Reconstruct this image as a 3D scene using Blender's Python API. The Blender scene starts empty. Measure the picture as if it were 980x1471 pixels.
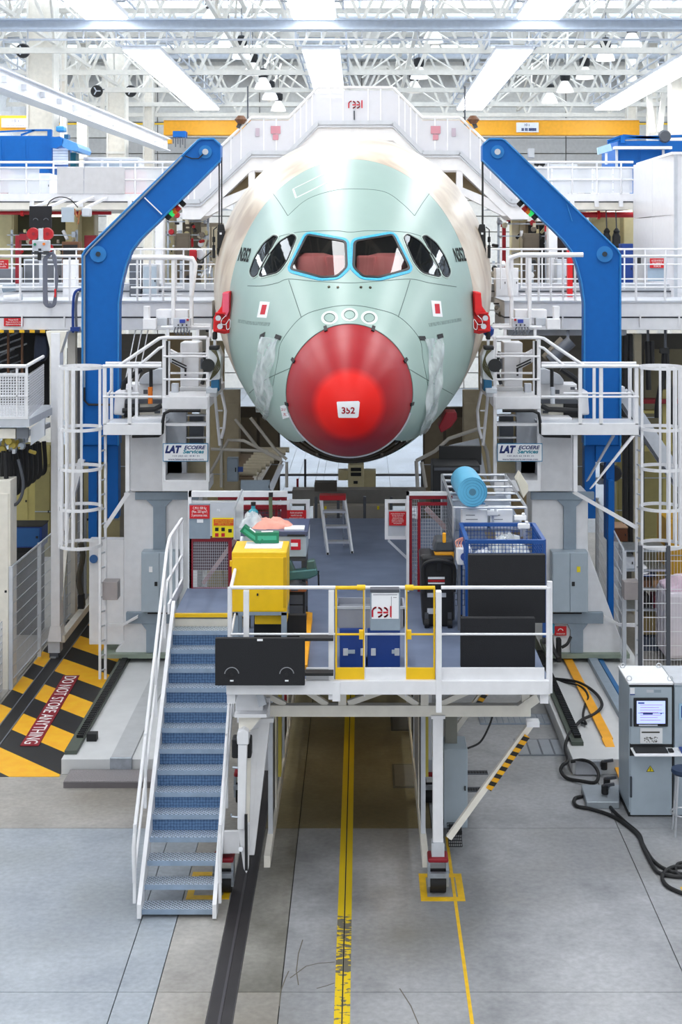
import bpy, bmesh, math, random
from mathutils import Vector, Matrix
from mathutils.bvhtree import BVHTree

SC = bpy.context.scene
COL = SC.collection
PI = math.pi
random.seed(7)

# ------------------------------------------------------------------ camera, world, exposure
F, PX0, PY0, CZ = 2100.0, 520.0, 360.0, 8.1       # focal length in px (980x1471), vanishing point, eye height
cam = bpy.data.cameras.new('camera')
cam.sensor_fit = 'VERTICAL'
cam.sensor_height = 36.0
cam.lens = F / 1471 * 36.0
cam.shift_x = -(PX0 - 490) / 1471
cam.shift_y = -(735.5 - PY0) / 1471
cam.clip_end = 400
co = bpy.data.objects.new('camera', cam)
co.location = (0, 0, CZ)
co.rotation_euler = (PI / 2, 0, 0)
COL.objects.link(co)
SC.camera = co
SC.view_settings.view_transform = 'Standard'
SC.view_settings.look = 'None'
SC.view_settings.gamma = 1
SC.view_settings.exposure = 0.16
w = bpy.data.worlds.new('world')
SC.world = w
w.use_nodes = True
bg = w.node_tree.nodes['Background']
bg.inputs[0].default_value = (0.93, 0.97, 1.0, 1)
bg.inputs[1].default_value = 0.7
SC.cycles.max_bounces = 6
SC.cycles.diffuse_bounces = 3
SC.cycles.glossy_bounces = 3
SC.cycles.transmission_bounces = 4
SC.cycles.transparent_max_bounces = 12
SC.cycles.sample_clamp_indirect = 6
PANEL_E = 9.0

# ------------------------------------------------------------------ helpers
def X(px, Y): return (px - PX0) * Y / F
def Z(py, Y): return CZ - (py - PY0) * Y / F
def P(px, py, Y): return Vector((X(px, Y), Y, Z(py, Y)))
def FY(py, z=0.0): return F * (CZ - z) / (py - PY0)
def FL(px, py, z=0.0):
    Y = FY(py, z)
    return Vector((X(px, Y), Y, z))

def lin(h):
    h = h.lstrip('#')
    o = []
    for i in (0, 2, 4):
        v = int(h[i:i + 2], 16) / 255
        o.append(v / 12.92 if v <= 0.04045 else ((v + 0.055) / 1.055) ** 2.4)
    return (o[0], o[1], o[2], 1)

MATS = {}
def mat(name, col, rough=0.5, metal=0.0, var=0.06, scale=6.0, bump=0.0, coat=0.0, emit=None, es=1.0, alpha=None, spec=0.5):
    if name in MATS: return MATS[name]
    m = bpy.data.materials.new(name)
    m.use_nodes = True
    nt = m.node_tree
    b = nt.nodes['Principled BSDF']
    c = lin(col) if isinstance(col, str) else col
    b.inputs['Roughness'].default_value = rough
    b.inputs['Metallic'].default_value = metal
    b.inputs['Specular IOR Level'].default_value = spec
    b.inputs['Coat Weight'].default_value = coat
    b.inputs['Coat Roughness'].default_value = 0.08
    if var > 0:
        tc = nt.nodes.new('ShaderNodeTexCoord')
        n = nt.nodes.new('ShaderNodeTexNoise')
        n.inputs['Scale'].default_value = scale
        n.inputs['Detail'].default_value = 4
        r = nt.nodes.new('ShaderNodeValToRGB')
        r.color_ramp.elements[0].position = 0.3
        r.color_ramp.elements[1].position = 0.7
        r.color_ramp.elements[0].color = (c[0] * (1 - var), c[1] * (1 - var), c[2] * (1 - var), 1)
        r.color_ramp.elements[1].color = (min(1, c[0] * (1 + var)), min(1, c[1] * (1 + var)), min(1, c[2] * (1 + var)), 1)
        nt.links.new(tc.outputs['Object'], n.inputs['Vector'])
        nt.links.new(n.outputs['Fac'], r.inputs['Fac'])
        nt.links.new(r.outputs['Color'], b.inputs['Base Color'])
        if bump > 0:
            bp = nt.nodes.new('ShaderNodeBump')
            bp.inputs['Strength'].default_value = bump
            bp.inputs['Distance'].default_value = 0.02
            nt.links.new(n.outputs['Fac'], bp.inputs['Height'])
            nt.links.new(bp.outputs['Normal'], b.inputs['Normal'])
    else:
        b.inputs['Base Color'].default_value = c
    if emit:
        b.inputs['Emission Color'].default_value = lin(emit)
        b.inputs['Emission Strength'].default_value = es
    if alpha is not None:
        b.inputs['Alpha'].default_value = alpha
    MATS[name] = m
    return m

W = mat('white_paint', '#e9eaee', 0.4, var=0.04)
W2 = mat('warm_white_paint', '#e6e2d8', 0.45, var=0.05)
LG = mat('light_grey_paint', '#c3c8d0', 0.45)
MG = mat('blue_grey_paint', '#8e9dab', 0.45)
DG = mat('dark_grey_paint', '#4c5058', 0.5)
CAB = mat('cabinet_grey', '#a9b7c3', 0.42, var=0.03)
BLUE = mat('crane_blue', '#005fb0', 0.5, var=0.04, spec=0.3)
DBLUE = mat('dark_blue_plastic', '#123c8a', 0.45)
BLK = mat('black_rubber', '#17181b', 0.6)
FOAM = mat('black_foam', '#202125', 0.85, var=0.15, scale=90, bump=0.2)
RED = mat('red_paint', '#b3121f', 0.42)
DRED = mat('dark_red_paint', '#8c0f22', 0.45)
BRED = mat('bright_red_paint', '#e0141a', 0.38)
YEL = mat('yellow_paint', '#f2c40c', 0.4, var=0.04)
YG = mat('crane_yellow', '#f5ac1c', 0.45)
CREAM = mat('cream_paint', '#cfc6ad', 0.5)
TAN = mat('tan_board', '#a99570', 0.6)
OLIVE = mat('olive_cream', '#b3a868', 0.55)
STEEL = mat('galvanised_steel', '#aeb6c0', 0.38, metal=0.75, var=0.12, scale=14)
ALU = mat('aluminium', '#d3d6dc', 0.28, metal=0.8)
TREAD = mat('tread_steel', '#9fb2c8', 0.4, metal=0.55, var=0.1)
RISER = mat('riser_steel', '#54718f', 0.5, metal=0.3, var=0.25, scale=30)
DECK = mat('deck_blue_grey', '#6d7a94', 0.55, var=0.14, scale=2.2)
CARD = mat('cardboard', '#a9825c', 0.8)
BROWN = mat('brown_box', '#6d4a33', 0.7)
GREEN = mat('green_box', '#0f7a57', 0.4)
TEAL = mat('teal_metal', '#4f7a7c', 0.35, metal=0.4)
LBLUE = mat('light_blue_film', '#5fb2d8', 0.42)
NAVY = mat('navy_cloth', '#1b2437', 0.8)
PAPER = mat('white_paper', '#eef0f4', 0.7, var=0.02)
PINK = mat('pink_cloth', '#e9a493', 0.8)
ORG = mat('orange_plastic', '#e2781a', 0.5)
SIGNY = mat('sign_yellow', '#f4df1c', 0.5, var=0.02)
SIGNR = mat('sign_red', '#cf1420', 0.5, var=0.02)
TXW = mat('letter_white', '#f4f4f4', 0.6, var=0)
TXK = mat('letter_black', '#131313', 0.6, var=0)
TXR = mat('letter_red', '#c60f2a', 0.6, var=0)
TXN = mat('letter_navy', '#16296b', 0.6, var=0)
TXT = mat('letter_teal', '#15859c', 0.6, var=0)
DARK = mat('deep_black', '#0c0c0e', 0.8)  # plain near-black for the stripe groove, bay liner and pit wall
PVC = mat('grey_pipe', '#6f747d', 0.4)
EARTH = mat('dark_olive', '#45452f', 0.7)

class MB:
    """collects shapes in world coordinates; build() links them as one mesh object"""
    def __init__(s): s.v = []; s.f = []
    def add(s, vs, fs):
        o = len(s.v)
        s.v += [tuple(v) for v in vs]
        s.f += [tuple(i + o for i in f) for f in fs]
        return s
    def box(s, x0, x1, y0, y1, z0, z1):
        if x0 > x1: x0, x1 = x1, x0
        if y0 > y1: y0, y1 = y1, y0
        if z0 > z1: z0, z1 = z1, z0
        return s.add([(x0, y0, z0), (x1, y0, z0), (x1, y1, z0), (x0, y1, z0), (x0, y0, z1), (x1, y0, z1), (x1, y1, z1), (x0, y1, z1)],
                     [(0, 3, 2, 1), (4, 5, 6, 7), (0, 1, 5, 4), (1, 2, 6, 5), (2, 3, 7, 6), (3, 0, 4, 7)])
    def pbox(s, a, b, c, d, Y, dep):
        """px rectangle a,b - c,d at depth Y, going dep back"""
        return s.box(X(a, Y), X(c, Y), Y, Y + dep, Z(d, Y), Z(b, Y))
    def bar(s, p, q, wd, h=None, up=(0, 0, 1)):
        p = Vector(p); q = Vector(q); h = h or wd
        d = (q - p).normalized(); u = Vector(up)
        if abs(d.dot(u)) > 0.98: u = Vector((0, 1, 0))
        r = d.cross(u).normalized() * wd / 2; u = r.cross(d).normalized() * h / 2
        vs = []
        for c in (p, q): vs += [c - r - u, c + r - u, c + r + u, c - r + u]
        return s.add(vs, [(0, 1, 2, 3), (7, 6, 5, 4), (0, 4, 5, 1), (1, 5, 6, 2), (2, 6, 7, 3), (3, 7, 4, 0)])
    def tube(s, p, q, r, n=8, r2=None):
        p = Vector(p); q = Vector(q); r2 = r if r2 is None else r2
        d = (q - p).normalized(); u = Vector((0, 0, 1))
        if abs(d.dot(u)) > 0.95: u = Vector((0, 1, 0))
        a = d.cross(u).normalized(); b = d.cross(a)
        vs = []
        for c, rr in ((p, r), (q, r2)):
            vs += [c + (a * math.cos(2 * PI * i / n) + b * math.sin(2 * PI * i / n)) * rr for i in range(n)]
        fs = [(i, i + n, (i + 1) % n + n, (i + 1) % n) for i in range(n)]
        fs += [tuple(range(n)), tuple(reversed(range(n, 2 * n)))]
        return s.add(vs, fs)
    def path(s, pts, r, n=7, closed=False):
        pts = [Vector(p) for p in pts]; m = len(pts)
        vs = []; a = None
        for i, p in enumerate(pts):
            if closed: t = pts[(i + 1) % m] - pts[i - 1]
            else: t = pts[min(i + 1, m - 1)] - pts[max(i - 1, 0)]
            t.normalize()
            if a is None:
                u = Vector((0, 0, 1)) if abs(t.z) < 0.9 else Vector((0, 1, 0))
                a = t.cross(u).normalized()
            a = (a - t * a.dot(t))
            a = a.normalized() if a.length > 1e-5 else t.orthogonal().normalized()
            b = t.cross(a)
            vs += [p + (a * math.cos(2 * PI * k / n) + b * math.sin(2 * PI * k / n)) * r for k in range(n)]
        fs = []
        for i in range(m if closed else m - 1):
            j = (i + 1) % m
            fs += [(i * n + k, i * n + (k + 1) % n, j * n + (k + 1) % n, j * n + k) for k in range(n)]
        if not closed: fs += [tuple(reversed(range(n))), tuple(range((m - 1) * n, m * n))]
        return s.add(vs, fs)
    def prism(s, outl, d, t):
        """outline of 3-D points pushed by vector d*t"""
        o = [Vector(p) for p in outl]; d = Vector(d) * t; n = len(o)
        return s.add(o + [p + d for p in o], [tuple(range(n)), tuple(reversed(range(n, 2 * n)))] + [(i, i + n, (i + 1) % n + n, (i + 1) % n) for i in range(n)])
    def pprism(s, outl, Y, t):
        return s.prism([P(a, b, Y) for a, b in outl], (0, 1, 0), t)
    def disc(s, c, ax, r, t, n=20):
        c = Vector(c); ax = Vector(ax).normalized()
        return s.tube(c, c + ax * t, r, n)
    def lathe(s, c, prof, n=20, ax='Z'):
        vs = []
        for r, h in prof:
            for i in range(n):
                a = 2 * PI * i / n
                if ax == 'Z': vs.append((c[0] + r * math.cos(a), c[1] + r * math.sin(a), c[2] + h))
                elif ax == 'Y': vs.append((c[0] + r * math.cos(a), c[1] + h, c[2] + r * math.sin(a)))
                else: vs.append((c[0] + h, c[1] + r * math.cos(a), c[2] + r * math.sin(a)))
        fs = []
        for j in range(len(prof) - 1):
            fs += [(j * n + i, j * n + (i + 1) % n, (j + 1) * n + (i + 1) % n, (j + 1) * n + i) for i in range(n)]
        fs += [tuple(reversed(range(n))), tuple(range((len(prof) - 1) * n, len(prof) * n))]
        return s.add(vs, fs)
    def frame(s, x0, x1, y, z0, z1, wd, t=None):
        t = t or wd
        s.box(x0, x1, y, y + t, z0, z0 + wd); s.box(x0, x1, y, y + t, z1 - wd, z1)
        s.box(x0, x0 + wd, y, y + t, z0 + wd, z1 - wd); s.box(x1 - wd, x1, y, y + t, z0 + wd, z1 - wd)
        return s
    def wires(s, o, u, v, nu, nv, r=0.004):
        """grid of thin square wires spanning vectors u, v from corner o"""
        o = Vector(o); u = Vector(u); v = Vector(v)
        for i in range(nu + 1):
            s.bar(o + u * i / nu, o + u * i / nu + v, r, r, u)
        for j in range(nv + 1):
            s.bar(o + v * j / nv, o + v * j / nv + u, r, r, v)
        return s
    def build(s, name, m, parent=None, smooth=False, bevel=0.0, kind=None, sharp=None):
        vs = s.v
        if parent is not None: off = root_loc(parent)
        else:
            xs = [v[0] for v in vs]; ys = [v[1] for v in vs]; zs = [v[2] for v in vs]
            off = Vector(((min(xs) + max(xs)) / 2, (min(ys) + max(ys)) / 2, min(zs)))
        me = bpy.data.meshes.new(name)
        me.from_pydata([(v[0] - off[0], v[1] - off[1], v[2] - off[2]) for v in vs], [], s.f)
        bm = bmesh.new(); bm.from_mesh(me); bmesh.ops.recalc_face_normals(bm, faces=bm.faces); bm.to_mesh(me); bm.free()
        me.materials.append(m)
        if smooth:
            me.polygons.foreach_set('use_smooth', [True] * len(me.polygons))
            me.set_sharp_from_angle(angle=sharp or 0.7)
        o = bpy.data.objects.new(name, me)
        COL.objects.link(o)
        if parent is not None: o.parent = parent
        else: o.location = off
        if bevel:
            b = o.modifiers.new('edge', 'BEVEL'); b.width = bevel; b.segments = 2; b.limit_method = 'ANGLE'
        if kind: o['kind'] = kind
        return o

def root_loc(o):
    while o.parent is not None: o = o.parent
    return o.location.copy()
def tag(o, label, cat, group=None):
    o['label'] = label; o['category'] = cat
    if group: o['group'] = group
    return o
def thing(name, label, cat, loc, group=None):
    o = bpy.data.objects.new(name, None)
    o.empty_display_size = 0.1
    COL.objects.link(o)
    o.location = loc
    return tag(o, label, cat, group)
def structure(o):
    o['kind'] = 'structure'; return o

FACE = Matrix(((1, 0, 0), (0, 0, -1), (0, 1, 0)))       # text x,y -> X,Z facing the -Y side
def textmesh(s, size, align='CENTER', shear=0.0, bold=0.0, space=1.0):
    c = bpy.data.curves.new('t', 'FONT')
    c.body = s; c.size = size; c.align_x = align; c.align_y = 'CENTER'; c.shear = shear; c.offset = bold; c.space_line = space
    c.resolution_u = 3; c.extrude = 0.0015
    o = bpy.data.objects.new('t', c)
    COL.objects.link(o)
    dg = bpy.context.evaluated_depsgraph_get()
    me = bpy.data.meshes.new_from_object(o.evaluated_get(dg))
    bpy.data.objects.remove(o); bpy.data.curves.remove(c)
    return me
def text(parent, s, pos, size, m, rot=FACE, name='lettering', sx=1.0, **k):
    me = textmesh(s, size, **k)
    off = root_loc(parent)
    pos = Vector(pos)
    for v in me.vertices:
        v.co = rot @ Vector((v.co.x * sx, v.co.y, v.co.z)) + pos - off
    me.materials.clear(); me.materials.append(m)
    o = bpy.data.objects.new(name, me); COL.objects.link(o); o.parent = parent
    return o
def textfit(parent, s, pos, wd, ht, m, **k):
    """text scaled to a width and a height"""
    sp = k.pop('space', 1.0)
    me = textmesh(s, 1.0, space=sp, shear=k.get('shear', 0), bold=k.get('bold', 0))
    xs = [v.co.x for v in me.vertices]; ys = [v.co.y for v in me.vertices]
    cx, cy = (min(xs) + max(xs)) / 2, (min(ys) + max(ys)) / 2
    fx, fy = wd / (max(xs) - min(xs)), ht / (max(ys) - min(ys))
    rot = k.get('rot', FACE); off = root_loc(parent); pos = Vector(pos)
    for v in me.vertices: v.co = rot @ Vector(((v.co.x - cx) * fx, (v.co.y - cy) * fy, v.co.z)) + pos - off
    me.materials.clear(); me.materials.append(m)
    o = bpy.data.objects.new('lettering', me); COL.objects.link(o); o.parent = parent
    return o
def dup(o, dv):
    """copy a thing with its parts and sub-parts, moved by dv"""
    r = o.copy(); COL.objects.link(r); r.location = o.location + Vector(dv)
    for c in list(o.children):
        d = c.copy(); COL.objects.link(d); d.parent = r
        for e in list(c.children):
            g = e.copy(); COL.objects.link(g); g.parent = d
    return r
def clone_part(src, parent, dv):
    """another part sharing mesh data, moved by dv inside the same thing"""
    o = src.copy(); COL.objects.link(o); o.parent = parent; o.location = src.location + Vector(dv); return o
# ------------------------------------------------------------------ floor
def concrete(name, c1, c2, dirt):
    m = bpy.data.materials.new(name); m.use_nodes = True
    nt = m.node_tree; b = nt.nodes['Principled BSDF']
    g = nt.nodes.new('ShaderNodeNewGeometry')
    n1 = nt.nodes.new('ShaderNodeTexNoise'); n1.inputs['Scale'].default_value = 0.9; n1.inputs['Detail'].default_value = 7; n1.inputs['Roughness'].default_value = 0.65
    n2 = nt.nodes.new('ShaderNodeTexNoise'); n2.inputs['Scale'].default_value = 14; n2.inputs['Detail'].default_value = 5
    n3 = nt.nodes.new('ShaderNodeTexNoise'); n3.inputs['Scale'].default_value = 0.45; n3.inputs['Detail'].default_value = 3
    for n in (n1, n2, n3): nt.links.new(g.outputs['Position'], n.inputs['Vector'])
    r = nt.nodes.new('ShaderNodeValToRGB'); r.color_ramp.elements[0].position = 0.32; r.color_ramp.elements[1].position = 0.68
    r.color_ramp.elements[0].color = lin(c1); r.color_ramp.elements[1].color = lin(c2)
    nt.links.new(n1.outputs['Fac'], r.inputs['Fac'])
    r3 = nt.nodes.new('ShaderNodeValToRGB'); r3.color_ramp.elements[0].position = 0.5; r3.color_ramp.elements[1].position = 0.75
    r3.color_ramp.elements[0].color = (1, 1, 1, 1); r3.color_ramp.elements[1].color = lin(dirt)
    nt.links.new(n3.outputs['Fac'], r3.inputs['Fac'])
    mx = nt.nodes.new('ShaderNodeMixRGB'); mx.blend_type = 'MULTIPLY'; mx.inputs[0].default_value = 1
    nt.links.new(r.outputs[0], mx.inputs[1]); nt.links.new(r3.outputs[0], mx.inputs[2])
    mx2 = nt.nodes.new('ShaderNodeMixRGB'); mx2.blend_type = 'OVERLAY'; mx2.inputs[0].default_value = 0.28
    nt.links.new(mx.outputs[0], mx2.inputs[1]); nt.links.new(n2.outputs['Fac'], mx2.inputs[2])
    nt.links.new(mx2.outputs[0], b.inputs['Base Color'])
    mr = nt.nodes.new('ShaderNodeMapRange'); mr.inputs[3].default_value = 0.24; mr.inputs[4].default_value = 0.46
    nt.links.new(n1.outputs['Fac'], mr.inputs[0]); nt.links.new(mr.outputs[0], b.inputs['Roughness'])
    bp = nt.nodes.new('ShaderNodeBump'); bp.inputs['Strength'].default_value = 0.08; bp.inputs['Distance'].default_value = 0.02
    nt.links.new(n2.outputs['Fac'], bp.inputs['Height']); nt.links.new(bp.outputs[0], b.inputs['Normal'])
    return m
C_BLUE = concrete('concrete_blue_grey', '#8b939d', '#a9b1b9', '#c3c3bf')
C_WARM = concrete('concrete_warm_grey', '#8b8883', '#b5b2ad', '#aea79a')
C_STAIN = concrete('concrete_stained', '#68665f', '#a3a19b', '#75705f')
C_GREY = concrete('concrete_grey', '#85878a', '#b2b4b8', '#aba89f')
C_OLIVE = concrete('concrete_olive', '#6f6648', '#958b6c', '#857b60')
C_FAR = concrete('concrete_far', '#87929f', '#a9b3bf', '#cfcfcf')

fl = structure(MB().box(-45, 45, -12, 100, -0.3, -0.03).build('floor', mat('joint_dark', '#3a3a38', 0.9)))
gap = 0.006
xs = [-45, -14, -6.5, -2.67, -2.24, -1.64, -1.36, -0.885, 0.98, 3.6, 9, 20, 45]
ys = [-12, 8, 15.97, 20.5, 27.5, 34, 42, 52, 64, 100]
for i in range(len(xs) - 1):
    for j in range(len(ys) - 1):
        if xs[i] == -1.64 and ys[j] < 34: continue
        if ys[j + 1] <= 20.5 and xs[i] == 0.98: continue
        xe = 3.6 if (ys[j + 1] <= 20.5 and xs[i] == -0.885) else xs[i + 1]
        xm, ym = (xs[i] + xe) / 2, (ys[j] + ys[j + 1]) / 2
        m = C_FAR if ym > 38 else (C_BLUE if (xm < -2.3 and ym < 20.5) else (C_OLIVE if (-1.2 < xm < 0.98 and 20.5 < ym < 34) else C_STAIN if (-1.2 < xm < 0.98 and ym > 16) else (C_GREY if xm > 0.6 and ym < 27 else C_WARM)))
        MB().box(xs[i] + gap, xe - gap, ys[j] + gap, ys[j + 1] - gap, -0.03, 0).build('slab', m, fl)

for pts in ([(402, 1446), (404, 1425), (410, 1405), (416, 1395)], [(455, 1420), (470, 1416), (482, 1412)], [(435, 1350), (430, 1370), (426, 1395), (430, 1415)], [(418, 1405), (440, 1388), (456, 1384), (482, 1382)], [(575, 1420), (590, 1445), (600, 1471)]):
    o_ = [FL(*p) + Vector((random.uniform(-.01, .01), 0, 0)) for p in pts]
    for a, b_ in zip(o_, o_[1:]): MB().bar(a, b_, .012, .003).build('crack', mat('crack_dark', '#6b665c', .9), fl)
# black rail let into the floor (left) with its centre ridge
rl = thing('floor_rail', 'long black rail strip let into the concrete left of the yellow line', 'rail', (-1.5, 20, 0))
MB().box(-1.634, -1.366, -12, 34, -0.03, 0.004).build('bed', mat('rail_black', '#2b282b', 0.5, var=0.2, scale=3), rl)
MB().box(-1.515, -1.485, -12, 34, 0.004, 0.012).build('ridge', mat('rail_ridge', '#58555a', 0.4, metal=0.5), rl)
for x in (-1.64, -1.366): MB().box(x, x + 0.008, -12, 34, -0.02, 0.006).build('edge_strip', mat('rail_edge', '#6a686b', 0.4, metal=0.6), rl)

def worn_paint(name, col, lo, hi, wear_scale=7):
    """paint that has flaked off a floor between two distances"""
    m = bpy.data.materials.new(name); m.use_nodes = True
    nt = m.node_tree; b = nt.nodes['Principled BSDF']; b.inputs['Roughness'].default_value = 0.45
    g = nt.nodes.new('ShaderNodeNewGeometry'); sp = nt.nodes.new('ShaderNodeSeparateXYZ'); nt.links.new(g.outputs['Position'], sp.inputs[0])
    mp = nt.nodes.new('ShaderNodeMapping'); mp.inputs['Scale'].default_value = (1.2, 2.6, 1)
    nt.links.new(g.outputs['Position'], mp.inputs[0])
    n = nt.nodes.new('ShaderNodeTexNoise'); n.inputs['Scale'].default_value = wear_scale; n.inputs['Detail'].default_value = 5
    nt.links.new(mp.outputs[0], n.inputs['Vector'])
    r = nt.nodes.new('ShaderNodeValToRGB'); e = r.color_ramp.elements
    e[0].position = 0; e[0].color = (0.0, 0, 0, 1); e[1].position = 1; e[1].color = (0, 0, 0, 1)
    for p, v in ((0.05, 0.0), (0.31, 0.2), (0.37, 0.28), (0.43, 0.22), (0.45, 0.42), (0.52, 0.3), (0.56, 0.45), (0.6, 0.0)):
        q = e.new(p); q.color = (v, v, v, 1)
    mr = nt.nodes.new('ShaderNodeMapRange'); mr.inputs[1].default_value = lo; mr.inputs[2].default_value = hi
    nt.links.new(sp.outputs['Y'], mr.inputs[0]); nt.links.new(mr.outputs[0], r.inputs['Fac'])
    ad = nt.nodes.new('ShaderNodeMath'); ad.operation = 'ADD'
    nt.links.new(n.outputs['Fac'], ad.inputs[0]); nt.links.new(r.outputs[0], ad.inputs[1])
    gt = nt.nodes.new('ShaderNodeMath'); gt.operation = 'GREATER_THAN'; gt.inputs[1].default_value = 0.83
    nt.links.new(ad.outputs[0], gt.inputs[0])
    mx = nt.nodes.new('ShaderNodeMixRGB'); mx.inputs[1].default_value = lin(col); mx.inputs[2].default_value = lin('#6d6a5e')
    nt.links.new(gt.outputs[0], mx.inputs[0]); nt.links.new(mx.outputs[0], b.inputs['Base Color'])
    return m
yl = thing('floor_line', 'wide yellow double stripe flaking away along the hall centre line', 'floor marking', (-0.21, 18, 0))
wp = worn_paint('worn_yellow', '#e3c318', 12, 22)
for x0, x1 in ((-0.295, -0.218), (-0.202, -0.125)): MB().box(x0, x1, 8, 40, 0, 0.003).build('stripe', wp, yl)
MB().box(-0.216, -0.204, 8, 40, 0, 0.002).build('groove', DARK, yl)
FYEL = mat('floor_yellow', '#e8ba1e', 0.45, var=0.1, scale=10)
tl = MB().prism([(1.118, 8, 0), (1.155, 8, 0), (1.19, 20.2, 0), (1.15, 20.2, 0)], (0, 0, 1), 0.003)
tag(tl.build('floor_line', FYEL), 'thin yellow line on the floor right of the wide double stripe', 'floor marking')
def square_mark(x0, x1, y0, y1, label):
    t = thing('floor_square', label, 'floor marking', ((x0 + x1) / 2, (y0 + y1) / 2, 0))
    b = 0.085
    for a in ((x0, x1, y0, y0 + b * 1.3), (x0, x1, y1 - b * 1.3, y1), (x0, x0 + b, y0 + b * 1.3, y1 - b * 1.3), (x1 - b, x1, y0 + b * 1.3, y1 - b * 1.3)):
        MB().box(*a, 0, 0.0045).build('band', FYEL, t)
square_mark(0.737, 1.29, 18.2, 19.0, 'yellow square painted round the caster of the right front leg')
square_mark(-2.2, -1.66, 18.25, 19.05, 'yellow square painted on the floor under the foot of the staircase')
square_mark(4.05, 4.75, 17.6, 18.6, 'yellow square painted on the floor near the cabinet cables, cut by the frame')

# hazard-striped floor strip at the left with its warning text
def stripes(name, period, slope, c1, c2, phase=0.0, axis='XY'):
    m = bpy.data.materials.new(name); m.use_nodes = True
    nt = m.node_tree; b = nt.nodes['Principled BSDF']; b.inputs['Roughness'].default_value = 0.5
    g = nt.nodes.new('ShaderNodeNewGeometry'); sp = nt.nodes.new('ShaderNodeSeparateXYZ'); nt.links.new(g.outputs['Position'], sp.inputs[0])
    a, c = axis
    mu = nt.nodes.new('ShaderNodeMath'); mu.operation = 'MULTIPLY_ADD'; mu.inputs[1].default_value = slope
    nt.links.new(sp.outputs[a], mu.inputs[0]); nt.links.new(sp.outputs[c], mu.inputs[2])
    dv = nt.nodes.new('ShaderNodeMath'); dv.operation = 'MULTIPLY_ADD'; dv.inputs[1].default_value = 1 / period; dv.inputs[2].default_value = phase
    nt.links.new(mu.outputs[0], dv.inputs[0])
    fr = nt.nodes.new('ShaderNodeMath'); fr.operation = 'FRACT'; nt.links.new(dv.outputs[0], fr.inputs[0])
    gt = nt.nodes.new('ShaderNodeMath'); gt.operation = 'GREATER_THAN'; gt.inputs[1].default_value = 0.5; nt.links.new(fr.outputs[0], gt.inputs[0])
    n = nt.nodes.new('ShaderNodeTexNoise'); n.inputs['Scale'].default_value = 5; n.inputs['Detail'].default_value = 5; nt.links.new(g.outputs['Position'], n.inputs['Vector'])
    mx = nt.nodes.new('ShaderNodeMixRGB'); mx.inputs[1].default_value = lin(c1); mx.inputs[2].default_value = lin(c2); nt.links.new(gt.outputs[0], mx.inputs[0])
    ov = nt.nodes.new('ShaderNodeMixRGB'); ov.blend_type = 'OVERLAY'; ov.inputs[0].default_value = 0.3
    nt.links.new(mx.outputs[0], ov.inputs[1]); nt.links.new(n.outputs['Fac'], ov.inputs[2]); nt.links.new(ov.outputs[0], b.inputs['Base Color'])
    return m
HAZ = stripes('hazard_floor', 1.72, 1.0, '#1d1d20', '#f2b41a', 0.58)
hz = thing('hazard_strip', 'broad black and yellow striped floor strip along the left fence', 'floor marking', (-5.5, 26, 0))
MB().box(-6.45, -4.66, 22.5, 33.5, 0, 0.006).build('striped_paint', HAZ, hz)
MB().box(-6.16, -5.94, 22.6, 46, 0.006, 0.012).build('groove_rail', mat('groove_black', '#1a1a1c', 0.5), hz)
for x in (-6.18, -5.94): MB().box(x, x + 0.02, 22.6, 46, 0.006, 0.018).build('rail_lip', PVC, hz)
a, b_ = FL(42, 1071, .02), FL(103, 970, .02)
d = (b_ - a); L = d.length; d.normalize(); r = Vector((0, 0, 1)).cross(d) * -1
ws = 0.30
st = MB().prism([a - r * ws / 2, a + r * ws / 2, b_ + r * ws / 2, b_ - r * ws / 2], (0, 0, -1), 0.008).build('warning_band', DRED, hz)
rot = Matrix((-d, r, Vector((0, 0, 1)))).transposed()
textfit(hz, 'DO NOT STORE ANYTHING', (a + b_) / 2 + Vector((0, 0, .003)), L * 0.96, ws * 0.74, TXW, rot=rot)
tag(MB().prism([FL(955, 962), FL(985, 962), FL(990, 990), FL(962, 985)], (0, 0, 1), .004).build('floor_stripe', FYEL), 'yellow painted stripe on the floor behind the computer cabinet', 'floor marking')

# hatches and grates
def hatch(label, px0, py0, px1, py1, m, nbar, fr=STEEL):
    p, q = FL(px0, py1), FL(px1, py0)
    t = thing('floor_hatch', label, 'hatch', ((p.x + q.x) / 2, (p.y + q.y) / 2, 0))
    MB().box(p.x, q.x, p.y, q.y, 0, 0.006).build('plate', m, t)
    for i in range(nbar):
        x0 = p.x + (q.x - p.x) * (i + 0.08) / nbar; x1 = p.x + (q.x - p.x) * (i + 0.92) / nbar
        MB().box(x0, x1, p.y + .05, q.y - .05, 0.006, 0.012).build('panel', fr, t)
hatch('ribbed steel hatch plate on the floor beyond the striped brace', 745, 1062, 806, 1086, mat('hatch_frame', '#737982', 0.5, metal=.3), 4, mat('hatch_steel', '#c2c8d0', 0.3, metal=.7))
hatch('dark square hatch in the floor under the platform, nearer the stripe', 565, 1098, 600, 1132, mat('hatch_dark', '#57544c', 0.7), 1, mat('hatch_in', '#77746a', 0.6))
hatch('dark hatch in the floor under the platform, further back', 562, 1028, 598, 1050, mat('hatch_dark2', '#4b4941', 0.7), 1, mat('hatch_in2', '#5f5c54', 0.6))
hatch('blue grey floor grating behind the striped brace', 690, 1026, 786, 1041, mat('grate_blue', '#8895a6', 0.5, metal=.3), 12)
hatch('narrow slotted drain cover behind the grey leg cabinet', 672, 1107, 700, 1113, DG, 7, BLK)
hatch('second narrow slotted drain cover, nearer the leg caster', 672, 1131, 697, 1138, DG, 7, BLK)

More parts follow.
